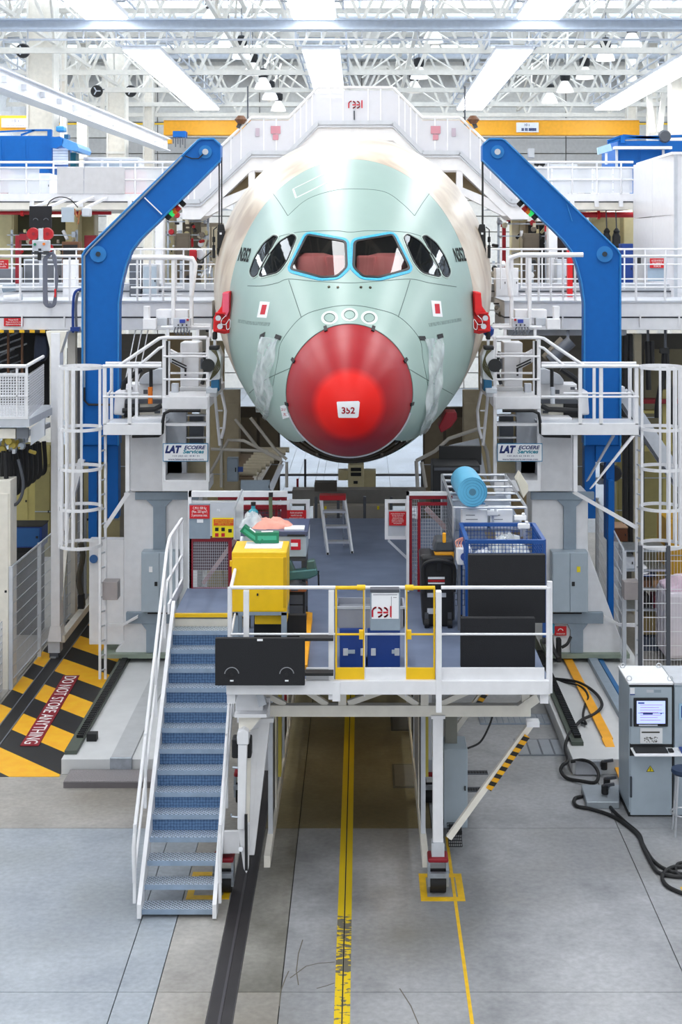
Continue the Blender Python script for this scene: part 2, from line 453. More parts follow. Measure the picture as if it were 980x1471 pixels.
# ------------------------------------------------------------------ hall shell
def corrug(name, col, sc, ax, rough=0.5):
    m = bpy.data.materials.new(name); m.use_nodes = True
    nt = m.node_tree; b = nt.nodes['Principled BSDF']; b.inputs['Roughness'].default_value = rough; b.inputs['Base Color'].default_value = lin(col)
    g = nt.nodes.new('ShaderNodeNewGeometry'); wv = nt.nodes.new('ShaderNodeTexWave'); wv.bands_direction = ax; wv.inputs['Scale'].default_value = sc
    nt.links.new(g.outputs['Position'], wv.inputs['Vector'])
    bp = nt.nodes.new('ShaderNodeBump'); bp.inputs['Strength'].default_value = 0.6; bp.inputs['Distance'].default_value = 0.05
    nt.links.new(wv.outputs['Fac'], bp.inputs['Height']); nt.links.new(bp.outputs[0], b.inputs['Normal'])
    return m
ROOFZ = 19.2
ce = structure(MB().box(-45, 45, -14, 90, ROOFZ, ROOFZ + 0.3).build('ceiling', corrug('roof_deck', '#b4b7b8', 1.2, 'X')))
# skylight bands between the trusses: daylight panes
SKYL = mat('skylight_glow', '#dfeaf5', 0.5, var=0, emit='#e4eefa', es=3.4)
for y0, y1 in ((44.5, 47.5), (51.5, 54.5), (58.5, 61.5), (65, 68), (72, 75), (79, 82)):
    x = -21.0
    while x < 21:
        MB().box(x, x + 3.3, y0, y1, ROOFZ - 0.08, ROOFZ - 0.02).build('skylight_pane', SKYL, ce); x += 3.5
wb = structure(MB().box(-45, 45, 86, 86.4, 0, ROOFZ).build('wall_back', mat('back_wall_base', '#8d8a84', 0.7)))
WP = mat('wall_panel', '#e2e0da', 0.55); WPg = mat('wall_panel_grey', '#c9c8c6', 0.55)
z = 0.0
row = 0
while z < ROOFZ - 0.5:
    hh = 0.92
    x = -24.0
    while x < 24:
        MB().box(x + .02, x + 5.96, 85.9 - 0.03 * (row % 2), 86, z + 0.03, z + hh - 0.03).build('panel', WPg if row in (14, 15, 19) else WP, wb); x += 6
    z += hh; row += 1
for sx, nm in ((-1, 'left'), (1, 'right')):
    xw = -19 if sx < 0 else 19.5
    wl = structure(MB().box(xw, xw + sx * 0.3, 40, 86, 0, ROOFZ).build('wall_' + nm, mat('side_wall', '#dcdcd8', 0.6)))
    for k in range(14):
        MB().box(xw, xw - sx * 0.04, 40.2 + 3.25 * k, 43.3 + 3.25 * k, 9.5, 18.6).build('panel', mat('side_panel', '#edf0f4', 0.5), wl)

# luminous ceiling panels, in long rows down the hall
LP = bpy.data.materials.new('luminous_panel'); LP.use_nodes = True
b = LP.node_tree.nodes['Principled BSDF']; b.inputs['Base Color'].default_value = (1, 1, 1, 1)
b.inputs['Emission Color'].default_value = (0.96, 0.98, 1.0, 1); b.inputs['Emission Strength'].default_value = PANEL_E
PZ = 15.6
rows = (-15.6, -8.3, -1.55, 5.75, 13.1)
nm_row = ('the row outside the left columns', 'the row above the left platforms', 'the row on the nose centre line', 'the row right of the nose', 'the row above the right cabin')
for i, x in enumerate(rows):
    for (y0, y1, k) in ((-10, 10, 'above the camera'), (14, 47.5, 'nearer segment'), (55, 78, 'far segment')):
        t = thing('ceiling_light', 'long white luminous ceiling panel, %s of %s' % (k, nm_row[i]), 'ceiling light', (x, (y0 + y1) / 2, PZ), 'luminous ceiling panels')
        MB().box(x - 0.66, x + 0.66, y0, y1, PZ, PZ + 0.05).build('diffuser', LP, t)
        MB().box(x - 0.72, x + 0.72, y0, y1, PZ + 0.05, PZ + 0.2).build('housing', W, t)
        e = MB()
        for sx in (-0.95, 0.95):
            e.bar((x + sx, y0, PZ + .35), (x + sx, y1, PZ + .35), .06); e.bar((x + sx, y0, PZ + .75), (x + sx, y1, PZ + .75), .06)
            yy = y0
            while yy <= y1: e.bar((x + sx, yy, PZ + .2), (x + sx, yy, PZ + 1.0), .05); e.bar((x + sx, yy, PZ + .2), (x, yy, PZ + .2), .05); yy += 2.4
        e.build('walkway_rail', LG, t)
        h = MB()
        for yy in (y0 + 1, y1 - 1): h.bar((x, yy, PZ + 0.2), (x, yy, ROOFZ), 0.05)
        h.build('hanger', W, t)

# roof trusses (pieces of the ceiling): chords, posts, diagonals
TZ0, TZ1 = 15.9, 18.6
for y in (20, 28, 36, 43, 50, 57, 64, 71, 78, 84):
    MB().bar((-19, y, TZ0), (19.4, y, TZ0), 0.2, 0.22).build('truss_chord', W2, ce)
    MB().bar((-19, y, TZ1), (19.4, y, TZ1), 0.2, 0.22).build('truss_chord', W2, ce)
    if y < 36: continue
    n = 16; dx = 38.0 / n
    for k in range(n):
        x = -19 + k * dx
        g = MB()
        g.bar((x, y, TZ0), (x + dx / 2, y, TZ1), 0.11); g.bar((x + dx / 2, y, TZ1), (x + dx, y, TZ0), 0.11)
        g.build('truss_diagonal', W2, ce)
for x in (-17.5, -12, -5, 2, 9, 16):
    MB().bar((x, 20, TZ0 + 0.3), (x, 84, TZ0 + 0.3), 0.14).build('purlin_chord', W2, ce)
    MB().bar((x, 20, TZ1 - 0.1), (x, 84, TZ1 - 0.1), 0.2).build('purlin_chord', W2, ce)
    g = MB(); y = 36
    while y < 84:
        g.bar((x, y, TZ0 + .3), (x + .5, y + 3.5, TZ1 - .1), 0.08); g.bar((x + .5, y + 3.5, TZ1 - .1), (x, y + 7, TZ0 + .3), 0.08)
        g.bar((x - 2, y + 2, TZ0), (x + 1.2, y + 5, TZ1), .06); g.bar((x + 2.4, y + 1, TZ0), (x - .6, y + 6, TZ1), .06); y += 7
    g.build('bracing', W2, ce, kind='stuff')
for x in (-6.2, -3.6, 0.4, 3.4, 7.6, 10.8, 15):
    for y in (57, 71): MB().box(x - .35, x + .35, y - .3, y + .3, TZ1 - .5, ROOFZ).build('gusset', W2, ce)
for k in range(3): MB().tube((-19, 66 + 6 * k, ROOFZ - .6), (19, 66 + 6 * k, ROOFZ - .6), 0.28, 10).build('air_duct', mat('duct', '#cdd4dc', .4, metal=.2), ce, smooth=True)
MB().bar((-19, 82.5, 14.3 + .95), (19, 82.5, 15.25), .09).build('yellow_pipe', YEL, ce)

# columns
def column(x, y, wd, z1=ROOFZ):
    t = structure(MB().box(x - wd * .5, x + wd * .5, y, y + wd * .9, 0, z1).build('column', mat('column_cream', '#e5ded0', 0.55)))
    for sx in (-1, 1): MB().box(x + sx * wd * .5 - .04, x + sx * wd * .5 + .04, y - .05, y + wd * .9 + .05, 0, z1).build('flange', W2, t)
    for zz in (13, 16.2): MB().box(x - wd * .56, x + wd * .56, y - .06, y, zz, zz + .12).build('collar', W2, t)
column(X(58, 60), 60, 1.05); column(X(167, 74), 74, 0.9); column(X(118, 78), 78, 0.45); column(X(91, 70), 70, .22); column(X(213, 82), 82, 0.5); column(X(938, 78), 78, .45); column(X(908, 82), 82, .5); column(X(972, 66), 66, .5)
g = structure(MB().bar(P(80, 68, 72), P(96, 150, 72), .22).bar(P(104, 80, 72), P(116, 160, 72), .22).bar(P(150, 110, 72), P(146, 170, 72), .2)
              .bar(P(925, 60, 72), P(938, 190, 72), .25).bar(P(962, 60, 72), P(948, 190, 72), .25).build('column_bracing', W2))
def beam(label, p, q, wd, h, m, nclip=0):
    t = thing('beam', label, 'beam', (Vector(p) + Vector(q)) / 2)
    MB().bar(p, q, wd, h).build('web', m, t)
    for s in (-1, 1):
        MB().bar(Vector(p) + Vector((0, 0, s * h / 2)), Vector(q) + Vector((0, 0, s * h / 2)), wd * 1.9, 0.05).build('flange', m, t)
    for k in range(nclip):
        c = Vector(p).lerp(Vector(q), (k + .5) / nclip)
        MB().box(c.x - wd, c.x + wd, c.y - .15, c.y + .15, c.z - .1, c.z + .1).build('clip', m, t)
    return t
beam('white crane runway beam slanting across the upper left', P(-20, 108, 47), P(236, 208, 77.5), .35, .62, W, 13)
t = beam('grey blue crane bridge girder spanning the hall under the roof', P(-60, 36, 48), P(1040, 36, 48), .3, .3, mat('girder_grey', '#b9c4d2', .4, metal=.2), 0)
for k in range(14): MB().bar(P(-40 + 80 * k, 42, 48), P(-40 + 80 * k, 60, 48), .04).build('hanger', LG, t)
MB().bar(P(-60, 57, 48), P(1040, 57, 48), .06).build('cable_rail', LG, t)
# yellow overhead crane at the back wall
t = thing('overhead_crane', 'orange yellow overhead crane girder across the back wall', 'crane', P(577, 195, 80))
MB().pbox(235, 172, 919, 194, 80, .8).build('girder', YG, t, bevel=.03)
MB().pbox(235, 170, 919, 172.5, 79.9, 1.0).build('rail', W2, t)
MB().pbox(742, 176, 774, 190, 79.9, .05).build('load_plate', PAPER, t)
text(t, '10 t', P(757, 179.5, 79.85), .2, TXN); textfit(t, '-- -- ------', P(760, 186, 79.85), .8, .16, TXN)
MB().pbox(-30, 166, 64, 188, 66, .6).build('girder_stub', YG, t)
MB().pbox(2, 170, 40, 183, 65.9, .05).build('load_plate', PAPER, t)
textfit(t, '10 t\n-- -- -----', P(22, 176, 65.85), .8, .3, TXN)
t = thing('hoist', 'small blue hoist with hanging chains on the yellow crane', 'hoist', P(258, 213, 79))
MB().pbox(248, 188, 267, 197, 79, .8).build('motor', BLUE, t, bevel=.04)
MB().pbox(234, 200, 246, 206, 78.6, .5).build('trolley', YG, t)
g = MB()
for k in range(6): g.bar(P(249 + 3.4 * k, 197, 78.3), P(249 + 3.4 * k, 206 + (k * 5) % 9, 78.3), .05)
g.build('chain', DG, t)

# pendant lamps
pl = [(304, 20, 55), (328, 52, 58), (347, 72, 62), (363, 96, 66), (378, 117, 70), (388, 133, 74), (400, 150, 78),
      (622, 48, 58), (602, 102, 68), (595, 122, 72), (908, 54, 58), (840, 102, 66), (812, 122, 70), (790, 138, 74), (870, 75, 62)]
BELL = mat('lamp_glass', '#eceff3', 0.25, var=0, emit='#ffffff', es=0.5)
nmr = ['left of the bridge gangway', 'right of the bridge gangway', 'far right of the hall']
p0 = None
for i, (px, py, Y) in enumerate(pl):
    c = P(px, py, Y)
    if p0 is None:
        p0 = thing('pendant_lamp', '', 'lamp', c)
        MB().lathe(c, [(.42, -.36), (.36, -.16), (.2, .1), (.15, .18)], 16).build('bell_shade', BELL, p0, smooth=True)
        MB().lathe(c, [(.2, .2), (.24, .3), (.24, .55), (.1, .62)], 14).build('ballast', BLK, p0, smooth=True)
        MB().bar((c.x, c.y, c.z + .6), (c.x, c.y, c.z + 2.2), .03).build('drop_rod', DG, p0)
        t = p0
    else: t = dup(p0, c - Vector(p0.location))
    r_ = 0 if i < 7 else (1 if i < 10 else 2)
    k = i if i < 7 else (i - 7 if i < 10 else i - 10)
    tag(t, 'bell pendant lamp with black ballast, %s from the camera, %s' % (['first', 'second', 'third', 'fourth', 'fifth', 'sixth', 'seventh'][k], nmr[r_]), 'lamp', 'bell pendant lamps under the roof')
for i, (px, py, Y, lb) in enumerate(((33, 73, 58, 'on the left column'), (139, 131, 70, 'left of the inner column'), (188, 131, 72, 'right of the inner column'))):
    c = P(px, py, Y)
    t = thing('wall_fan', 'small black round fan lamp mounted %s' % lb, 'fan', c)
    MB().lathe(c, [(.26, -.1), (.3, 0), (.26, .12)], 16, 'Y').build('housing', BLK, t, smooth=True)
    for k in range(3): MB().bar(c + Vector((0, -.12, 0)), c + Vector((.2 * math.cos(k * 2.1), -.12, .2 * math.sin(k * 2.1))), .05).build('blade', LG, t)
    MB().bar(c, c + Vector((.35, .1, .1)), .05).build('bracket', DG, t)
# ------------------------------------------------------------------ the aircraft nose section
NX, NY = -0.19, 21.0
TAB = [  # distance behind the tip, half width, top z, bottom z, widest z
    (0.0, 0.0, 5.86, 5.86, 5.86), (0.05, .22, 6.10, 5.63, 5.86), (0.18, .43, 6.33, 5.43, 5.87), (0.45, .65, 6.57, 5.24, 5.88), (0.85, .83, 6.78, 5.10, 5.90),
    (1.3, .965, 6.98, 4.96, 5.93), (2.0, 1.26, 7.42, 4.77, 6.02), (2.6, 1.46, 7.80, 4.66, 6.15), (3.6, 1.79, 8.45, 4.55, 6.4), (4.5, 2.05, 8.99, 4.50, 6.62),
    (5.3, 2.24, 9.40, 4.47, 6.8), (6.0, 2.39, 9.70, 4.45, 6.95), (7.0, 2.57, 10.02, 4.43, 7.12), (8.0, 2.73, 10.27, 4.42, 7.26), (9.0, 2.85, 10.43, 4.41, 7.36),
    (10.0, 2.93, 10.52, 4.41, 7.42), (11.5, 2.98, 10.56, 4.41, 7.46), (26.0, 2.98, 10.56, 4.41, 7.46)]
def pchip(xs, ys, x):
    n = len(xs)
    h = [xs[i + 1] - xs[i] for i in range(n - 1)]; d = [(ys[i + 1] - ys[i]) / h[i] for i in range(n - 1)]
    i = 0
    while i < n - 2 and x > xs[i + 1]: i += 1
    def sl(k):
        if k == 0: return d[0]
        if k == n - 1: return d[-1]
        if d[k - 1] * d[k] <= 0: return 0
        a, b = 2 * h[k] + h[k - 1], h[k] + 2 * h[k - 1]
        return (a + b) / (a / d[k - 1] + b / d[k])
    t = (x - xs[i]) / h[i]; m0, m1 = sl(i) * h[i], sl(i + 1) * h[i]
    return ys[i] * (2 * t ** 3 - 3 * t * t + 1) + m0 * (t ** 3 - 2 * t * t + t) + ys[i + 1] * (-2 * t ** 3 + 3 * t * t) + m1 * (t ** 3 - t * t)
TS = [r[0] for r in TAB]
def skew(s, a):
    w_ = min(1, max(0, (s - 4.9) / .35)) * min(1, max(0, (12 - s) / 5))
    return 1.05 * w_ * max(0, -math.cos(a)) ** 1.6
def ring(s, n, k=1.0):
    if s > 4.9 and s < 12:
        out = []
        for i in range(n):
            a = 2 * PI * i / n; q = s + skew(s, a)
            wd, zt, zb, zc = [pchip(TS, [r[c] for r in TAB], q) for c in (1, 2, 3, 4)]
            c = -math.cos(a)
            out.append(Vector((NX + wd * math.sin(a) * k, NY + q, zc + (zt - zc if c > 0 else zc - zb) * c * k)))
        return out
    if s < 1.3:          # blunt tip: interpolate against sqrt(s)
        q = [math.sqrt(v) for v in TS[:7]]; ss = math.sqrt(s)
        wd, zt, zb, zc = [pchip(q, [r[c] for r in TAB[:7]], ss) for c in (1, 2, 3, 4)]
    else: wd, zt, zb, zc = [pchip(TS, [r[c] for r in TAB], s) for c in (1, 2, 3, 4)]
    out = []
    for i in range(n):
        a = 2 * PI * i / n          # 0 at the bottom, going to +x
        x = wd * math.sin(a); c = -math.cos(a)
        out.append(Vector((NX + x * k, NY + s, zc + (zt - zc if c > 0 else zc - zb) * c * k)))
    return out
def shell(s_list, n, keep=None, cap=False, k=1.0):
    m = MB(); rs = [ring(s, n, k) for s in s_list]; vs = [p for r in rs for p in r]; fs = []
    for j in range(len(rs) - 1):
        for i in range(n):
            q = (j * n + i, j * n + (i + 1) % n, (j + 1) * n + (i + 1) % n, (j + 1) * n + i)
            if keep is None or keep(sum((vs[t] for t in q), Vector()) / 4, s_list[j], i / n): fs.append(q)
    m.add(vs, fs)
    return m
def span(a, b, d): n = max(1, round((b - a) / d)); return [a + (b - a) * i / n for i in range(n + 1)]
full = shell([0.0004, .01, .03] + span(.05, 1.3, .05) + span(1.35, 6, .06) + span(6.2, 14, .3) + [26], 160)
BV = BVHTree.FromPolygons(full.v, full.f)
EYE = Vector((0, 0, CZ))
def hit(px, py):
    """point of the fuselage skin seen at a pixel, with its outward normal"""
    d = Vector(((px - PX0) / F, 1, -(py - PY0) / F)).normalized()
    p, n, i, q = BV.ray_cast(EYE, d)
    if p is None:
        p, n, i, q = BV.find_nearest(EYE + d * 27.5)
        n = (p - Vector((NX, p.y, 7))).normalized(); return p, n
    if n.dot(d) > 0: n = -n
    return p, n
def near(p):
    q, n, i, d = BV.find_nearest(p)
    if n.dot(q - Vector((NX, q.y + 1.5, 6.8))) < 0: n = -n
    return q, n
def resample(pts, step, closed=False):
    o = []; n = len(pts)
    for i in range(n if closed else n - 1):
        a, b = pts[i], pts[(i + 1) % n]
        L = math.hypot(b[0] - a[0], b[1] - a[1]); k = max(1, round(L / step))
        o += [(a[0] + (b[0] - a[0]) * t / k, a[1] + (b[1] - a[1]) * t / k) for t in range(k)]
    if not closed: o.append(pts[-1])
    return o
def rounded(pts, r, n=4):
    """polygon with its corners rounded"""
    o = []; m = len(pts)
    for i in range(m):
        p = Vector(pts[i]); a = Vector(pts[i - 1]) - p; b = Vector(pts[(i + 1) % m]) - p
        k = min(r, a.length * .45, b.length * .45)
        a = p + a.normalized() * k; b = p + b.normalized() * k
        for t in range(n + 1):
            u = t / n; q = a * (1 - u) ** 2 + p * 2 * u * (1 - u) + b * u * u
            o.append((q.x, q.y))
    return o
def catmull(pts, k=8):
    o = []; n = len(pts); V = [Vector(p) for p in pts]
    for i in range(n - 1):
        a, b, c, d = V[max(i - 1, 0)], V[i], V[i + 1], V[min(i + 2, n - 1)]
        for t in range(k):
            u = t / k
            o.append(0.5 * (2 * b + (c - a) * u + (2 * a - 5 * b + 4 * c - d) * u * u + (3 * b - a - 3 * c + d) * u ** 3))
    o.append(V[-1]); return o
def ribbon(mb, px, wd, lift, closed=False, thick=0.006):
    """raised strip lying on the skin along a pixel path"""
    pts = []
    for a, b in resample(px, 3.0, closed):
        p, n = hit(a, b)
        if p is not None: pts.append((p, n))
    m = len(pts); vs = []
    for i in range(m):
        p, n = pts[i]
        t = (pts[(i + 1) % m][0] - pts[i - 1][0]) if closed else (pts[min(i + 1, m - 1)][0] - pts[max(i - 1, 0)][0])
        s = n.cross(t).normalized() * wd / 2
        vs += [p - s - n * .01, p - s + n * lift, p + s + n * lift, p + s - n * .01]
    fs = []
    for i in range(m if closed else m - 1):
        j = (i + 1) % m
        fs += [(i * 4 + k, i * 4 + (k + 1) % 4, j * 4 + (k + 1) % 4, j * 4 + k) for k in range(4)]
    mb.add(vs, fs)
def patch(poly, lift, sub=3):
    """polygon of pixels laid onto the skin"""
    bm = bmesh.new()
    vs = [bm.verts.new((a, b, 0)) for a, b in poly]
    f = bm.faces.new(vs)
    bmesh.ops.triangulate(bm, faces=[f])
    for _ in range(sub):
        L = [e for e in bm.edges if e.calc_length() > 6]
        if L: bmesh.ops.subdivide_edges(bm, edges=L, cuts=1); bmesh.ops.triangulate(bm, faces=bm.faces[:])
    bm.verts.index_update()
    m = MB(); vv = []
    for v in bm.verts:
        p, n = hit(v.co.x, v.co.y)
        if p is None: p, n = Vector((NX, NY + 5, 7)), Vector((0, -1, 0))
        vv.append(p + n * lift)
    m.add(vv, [tuple(v.index for v in f.verts) for f in bm.faces]); bm.free()
    return m
def inpoly(x, y, poly):
    c = False; n = len(poly)
    for i in range(n):
        x1, y1 = poly[i]; x2, y2 = poly[i - 1]
        if (y1 > y) != (y2 > y) and x < (x2 - x1) * (y - y1) / (y2 - y1) + x1: c = not c
    return c
def proj(p): return (PX0 + F * p[0] / p[1], PY0 + F * (CZ - p[2]) / p[1])
mir = lambda poly, ax=1006.0: [(ax - a, b) for a, b in poly]
FW = rounded([(417.4, 386.5), (441.7, 337.5), (496.6, 347.3), (498.2, 384.5), (484.5, 397.2), (460.7, 398.5)], 5)
SW1 = rounded([(426, 341), (421, 336.5), (402, 347), (381.6, 373.3), (371.5, 398.6), (400, 391.6), (411.7, 376.4), (421.2, 354.3)], 7)
SW2 = rounded([(399.5, 340), (394, 338.5), (379, 350), (365.8, 371), (358.9, 390.7), (363, 398.6), (369, 395.4), (381.6, 373.3), (394.3, 349)], 6)
WINS = [FW, mir(FW), SW1, mir(SW1), SW2, mir(SW2)]
# skin pieces
SAGE = mat('primer_sage', '#98b1aa', 0.42, var=0.035, scale=1.3, coat=0.12)
MATS['primer_sage'].node_tree.nodes['Principled BSDF'].inputs['Coat Roughness'].default_value = .3
SKIN = bpy.data.materials.new('bare_fuselage'); SKIN.use_nodes = True
nt = SKIN.node_tree; b = nt.nodes['Principled BSDF']; b.inputs['Roughness'].default_value = .36; b.inputs['Coat Weight'].default_value = .35; b.inputs['Coat Roughness'].default_value = .3
n = nt.nodes.new('ShaderNodeTexNoise'); n.inputs['Scale'].default_value = 1.1; n.inputs['Detail'].default_value = 3; n.inputs['Distortion'].default_value = .6
r = nt.nodes.new('ShaderNodeValToRGB'); e = r.color_ramp.elements
e[0].position = .3; e[0].color = lin('#b39d85'); e[1].position = .72; e[1].color = lin('#e6dccb'); q = e.new(.5); q.color = lin('#d3c2aa')
tc = nt.nodes.new('ShaderNodeTexCoord'); nt.links.new(tc.outputs['Object'], n.inputs['Vector']); nt.links.new(n.outputs['Fac'], r.inputs['Fac']); nt.links.new(r.outputs[0], b.inputs['Base Color'])
bp = nt.nodes.new('ShaderNodeBump'); bp.inputs['Strength'].default_value = .12; bp.inputs['Distance'].default_value = .1; nt.links.new(n.outputs['Fac'], bp.inputs['Height']); nt.links.new(bp.outputs[0], b.inputs['Normal'])
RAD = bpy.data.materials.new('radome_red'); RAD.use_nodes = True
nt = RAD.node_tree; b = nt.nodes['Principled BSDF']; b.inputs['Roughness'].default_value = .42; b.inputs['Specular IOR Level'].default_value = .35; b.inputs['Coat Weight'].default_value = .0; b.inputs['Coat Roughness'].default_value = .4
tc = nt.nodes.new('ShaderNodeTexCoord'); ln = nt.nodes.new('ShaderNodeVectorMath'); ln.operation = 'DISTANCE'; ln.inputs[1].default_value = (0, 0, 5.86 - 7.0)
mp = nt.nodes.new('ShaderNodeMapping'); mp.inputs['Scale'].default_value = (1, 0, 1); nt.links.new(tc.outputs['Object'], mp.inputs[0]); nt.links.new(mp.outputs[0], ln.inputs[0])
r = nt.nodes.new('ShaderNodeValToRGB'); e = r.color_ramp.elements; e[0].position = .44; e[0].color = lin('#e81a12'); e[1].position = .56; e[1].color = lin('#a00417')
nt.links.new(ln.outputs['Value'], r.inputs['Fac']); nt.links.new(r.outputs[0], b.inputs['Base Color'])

ac = thing('aircraft', 'unpainted airliner nose section with sage green primer and a red radome', 'aircraft', (NX, NY + 3, 7.0))
SB = 5.25                                     # primer ends here, bare cream skin behind
def keep_sage(c, s, u):
    if s < 2.9 and (u < .118 or u > .882): return False
    if 2.2 < s < 5.2 and c.z > 7.4:
        x, y = proj(c)
        for wn in WINS:
            if inpoly(x, y, wn): return False
    return True
sg = shell(span(1.31, 2.3, .09) + span(2.32, 4.9, .026) + span(4.95, SB, .1), 360, keep_sage)
sage = sg.build('primed_skin', SAGE, ac, smooth=True, sharp=1.2)
bare = shell(span(SB + .012, 14, .25) + [26], 128).build('bare_skin', SKIN, ac, smooth=True, sharp=1.2)
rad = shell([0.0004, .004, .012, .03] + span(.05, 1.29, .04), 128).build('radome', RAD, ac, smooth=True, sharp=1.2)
# open bay below the radome, with its liner and frames
shell(span(1.2, 4.2, .2), 90, lambda c, s, u: u < .17 or u > .83, k=.93).build('nose_bay_liner', DARK, ac, smooth=True)
bk = MB().prism(ring(1.32, 48, .985), (0, 1, 0), .03)
bk.build('radome_bulkhead', mat('bulkhead', '#22201e', .6), ac)
g = MB()
for s_ in (1.7, 2.1, 2.5):
    pts = [p for i, p in enumerate(ring(s_, 90, .975)) if i < 11 or i > 79]
    pts = pts[11:] + pts[:11] if len(pts) == 21 else pts
    g.path(sorted(pts, key=lambda p: p.x), .03, 5)
for x in (-.5, -.17, .17, .5): g.bar((NX + x, NY + 1.4, 4.98), (NX + x, NY + 3, 4.72), .04)
g.build('bay_frames', mat('bay_frame', '#3d3528', .5), ac)
sl = MB(); sl.path(ring(1.3, 120, 1.0), .011, 6, True); sl.build('radome_seal', mat('seal_grey', '#5d6a66', .5), ac, smooth=True)
g = MB(); g.path([p for p in ring(1.3, 120, 1.008) if p.z < 5.6 and True][0:0] or [ring(1.3, 120, 1.012)[i % 120] for i in range(-24, 25)], .016, 6); g.build('radome_lip', LG, ac, smooth=True)
# radome latches
for a in (-22, 22, -62, 62, -100, 100):
    rr = ring(1.22, 360); i = int(round(180 - a)) % 360
    p = rr[i]; q = ring(1.36, 360)[i]
    MB().bar(p + (p - Vector((NX, p.y, 5.93))).normalized() * .012, q + (q - Vector((NX, q.y, 5.93))).normalized() * .012, .05, .02, (p - Vector((NX, p.y, 5.93)))).build('latch', BLK, ac)
# flight deck seen through the panes
disc_ = MB().prism(ring(4.88, 60, .97), (0, 1, 0), .05).build('flight_deck_bulkhead', mat('flight_deck_dark', '#2a2724', .8), ac)
MB().box(NX - 1.0, NX + 1.0, NY + 3.1, NY + 4.85, 7.28, 7.34).build('flight_deck_floor', mat('flight_deck_floor', '#33251f', .8), ac)
RC = mat('red_seat_cover', '#ff8f8c', .7)
for s in (-1, 1):
    m = MB(); m.lathe((NX + s * .62, NY + 3.75, 7.34), [(.46, 0), (.5, .2), (.46, .5), (.4, .66), (.16, .72)], 14)
    m.build('red_cover', RC, ac, smooth=True)
    MB().box(NX + s * .1, NX + s * .42, NY + 3.35, NY + 3.5, 7.34, 8.02).build('red_panel', RC, ac, bevel=.04)
MB().box(NX - .09, NX + .09, NY + 3.2, NY + 3.5, 7.3, 7.74).build('centre_pedestal', BLK, ac)
GLASS = bpy.data.materials.new('cockpit_glass'); GLASS.use_nodes = True
nt = GLASS.node_tree; b = nt.nodes['Principled BSDF']; nt.nodes.remove(b)
tr = nt.nodes.new('ShaderNodeBsdfTransparent'); tr.inputs[0].default_value = (.82, .85, .85, 1)
gl = nt.nodes.new('ShaderNodeBsdfGlossy'); gl.inputs['Roughness'].default_value = .03
lw = nt.nodes.new('ShaderNodeFresnel'); lw.inputs[0].default_value = 1.6
mx = nt.nodes.new('ShaderNodeMixShader'); nt.links.new(lw.outputs[0], mx.inputs[0]); nt.links.new(tr.outputs[0], mx.inputs[1]); nt.links.new(gl.outputs[0], mx.inputs[2])
nt.links.new(mx.outputs[0], nt.nodes['Material Output'].inputs[0])
GLASS2 = GLASS.copy(); GLASS2.name = 'side_glass'
for n_ in GLASS2.node_tree.nodes:
    if n_.type == 'BSDF_TRANSPARENT': n_.inputs[0].default_value = (.3, .34, .35, 1)
    if n_.type == 'FRESNEL': n_.inputs[0].default_value = 1.4
    if n_.type == 'BSDF_GLOSSY': n_.inputs[0].default_value = (.8, .85, .9, 1)
TAPE = mat('masking_tape_blue', '#39aede', .55, var=.2, scale=30)
GASK = mat('gasket_black', '#121416', .5)
WRIM = mat('window_rim', '#aec0b8', .4)
for k, wn in enumerate(WINS):
    pane = patch(wn, .004, 3).build('window_pane', GLASS if k < 2 else GLASS2, ac, smooth=True, sharp=1.0)
    g = MB(); ribbon(g, wn, .042 if k < 2 else .018, .014, True); g.build('window_gasket', GASK, pane, smooth=True)
    c = (sum(p[0] for p in wn) / len(wn), sum(p[1] for p in wn) / len(wn))
    def grow(poly, d):
        o = []
        n = len(poly)
        for i in range(n):
            t = Vector(poly[(i + 1) % n]) - Vector(poly[i - 1]); t.normalize(); nn = Vector((t.y, -t.x))
            if nn.dot(Vector(poly[i]) - Vector(c)) < 0: nn = -nn
            o.append((poly[i][0] + nn.x * d, poly[i][1] + nn.y * d))
        return o
    g = MB()
    if k < 2: ribbon(g, grow(wn, 3.4), .055, .010, True); g.build('masking_tape', TAPE, pane, smooth=True)
    else: ribbon(g, grow(wn, 1.9), .022, .010, True); g.build('window_rim', WRIM, pane, smooth=True)
# panel seams
SEAM = mat('panel_seam', '#4e615c', .6, var=0)
def seam(pts, wd=.012, smooth=True):
    g = MB(); ribbon(g, [tuple(p) for p in (catmull([Vector(q) for q in pts], 6) if smooth else pts)], wd, .003); g.build('panel_seam', SEAM, ac)
z5 = lambda pts: [(300 + a * .4286, 190 + b * .4286) for a, b in pts]
for p in ([(215, 850), (232, 760), (245, 700), (310, 620), (390, 590), (475, 580), (560, 592), (640, 620), (705, 690), (718, 760), (735, 850)],
          [(215, 355), (300, 335), (420, 330), (475, 335), (540, 330), (660, 335), (730, 355)], [(265, 280), (330, 225), (420, 195), (500, 190), (590, 200), (650, 240), (690, 280)],
          [(215, 205), (240, 240), (265, 280)], [(740, 205), (715, 240), (690, 280)], [(268, 495), (290, 560), (310, 620)], [(675, 495), (655, 560), (635, 620)],
          [(130, 515), (180, 515), (230, 505), (268, 492), (360, 500), (475, 505), (560, 500), (675, 492), (740, 505), (830, 518)],
          [(130, 880), (190, 830), (275, 790)], [(665, 790), (750, 840), (830, 885)]):
    seam(z5(p))
g = MB()
for pl_ in ([(283, 190), (390, 138), (398, 168), (293, 220)],): ribbon(g, resample(z5(pl_), 4, True), .035, .004, True)
g.build('hatch_outline', mat('pale_seal', '#dfe6e0', .5), ac)
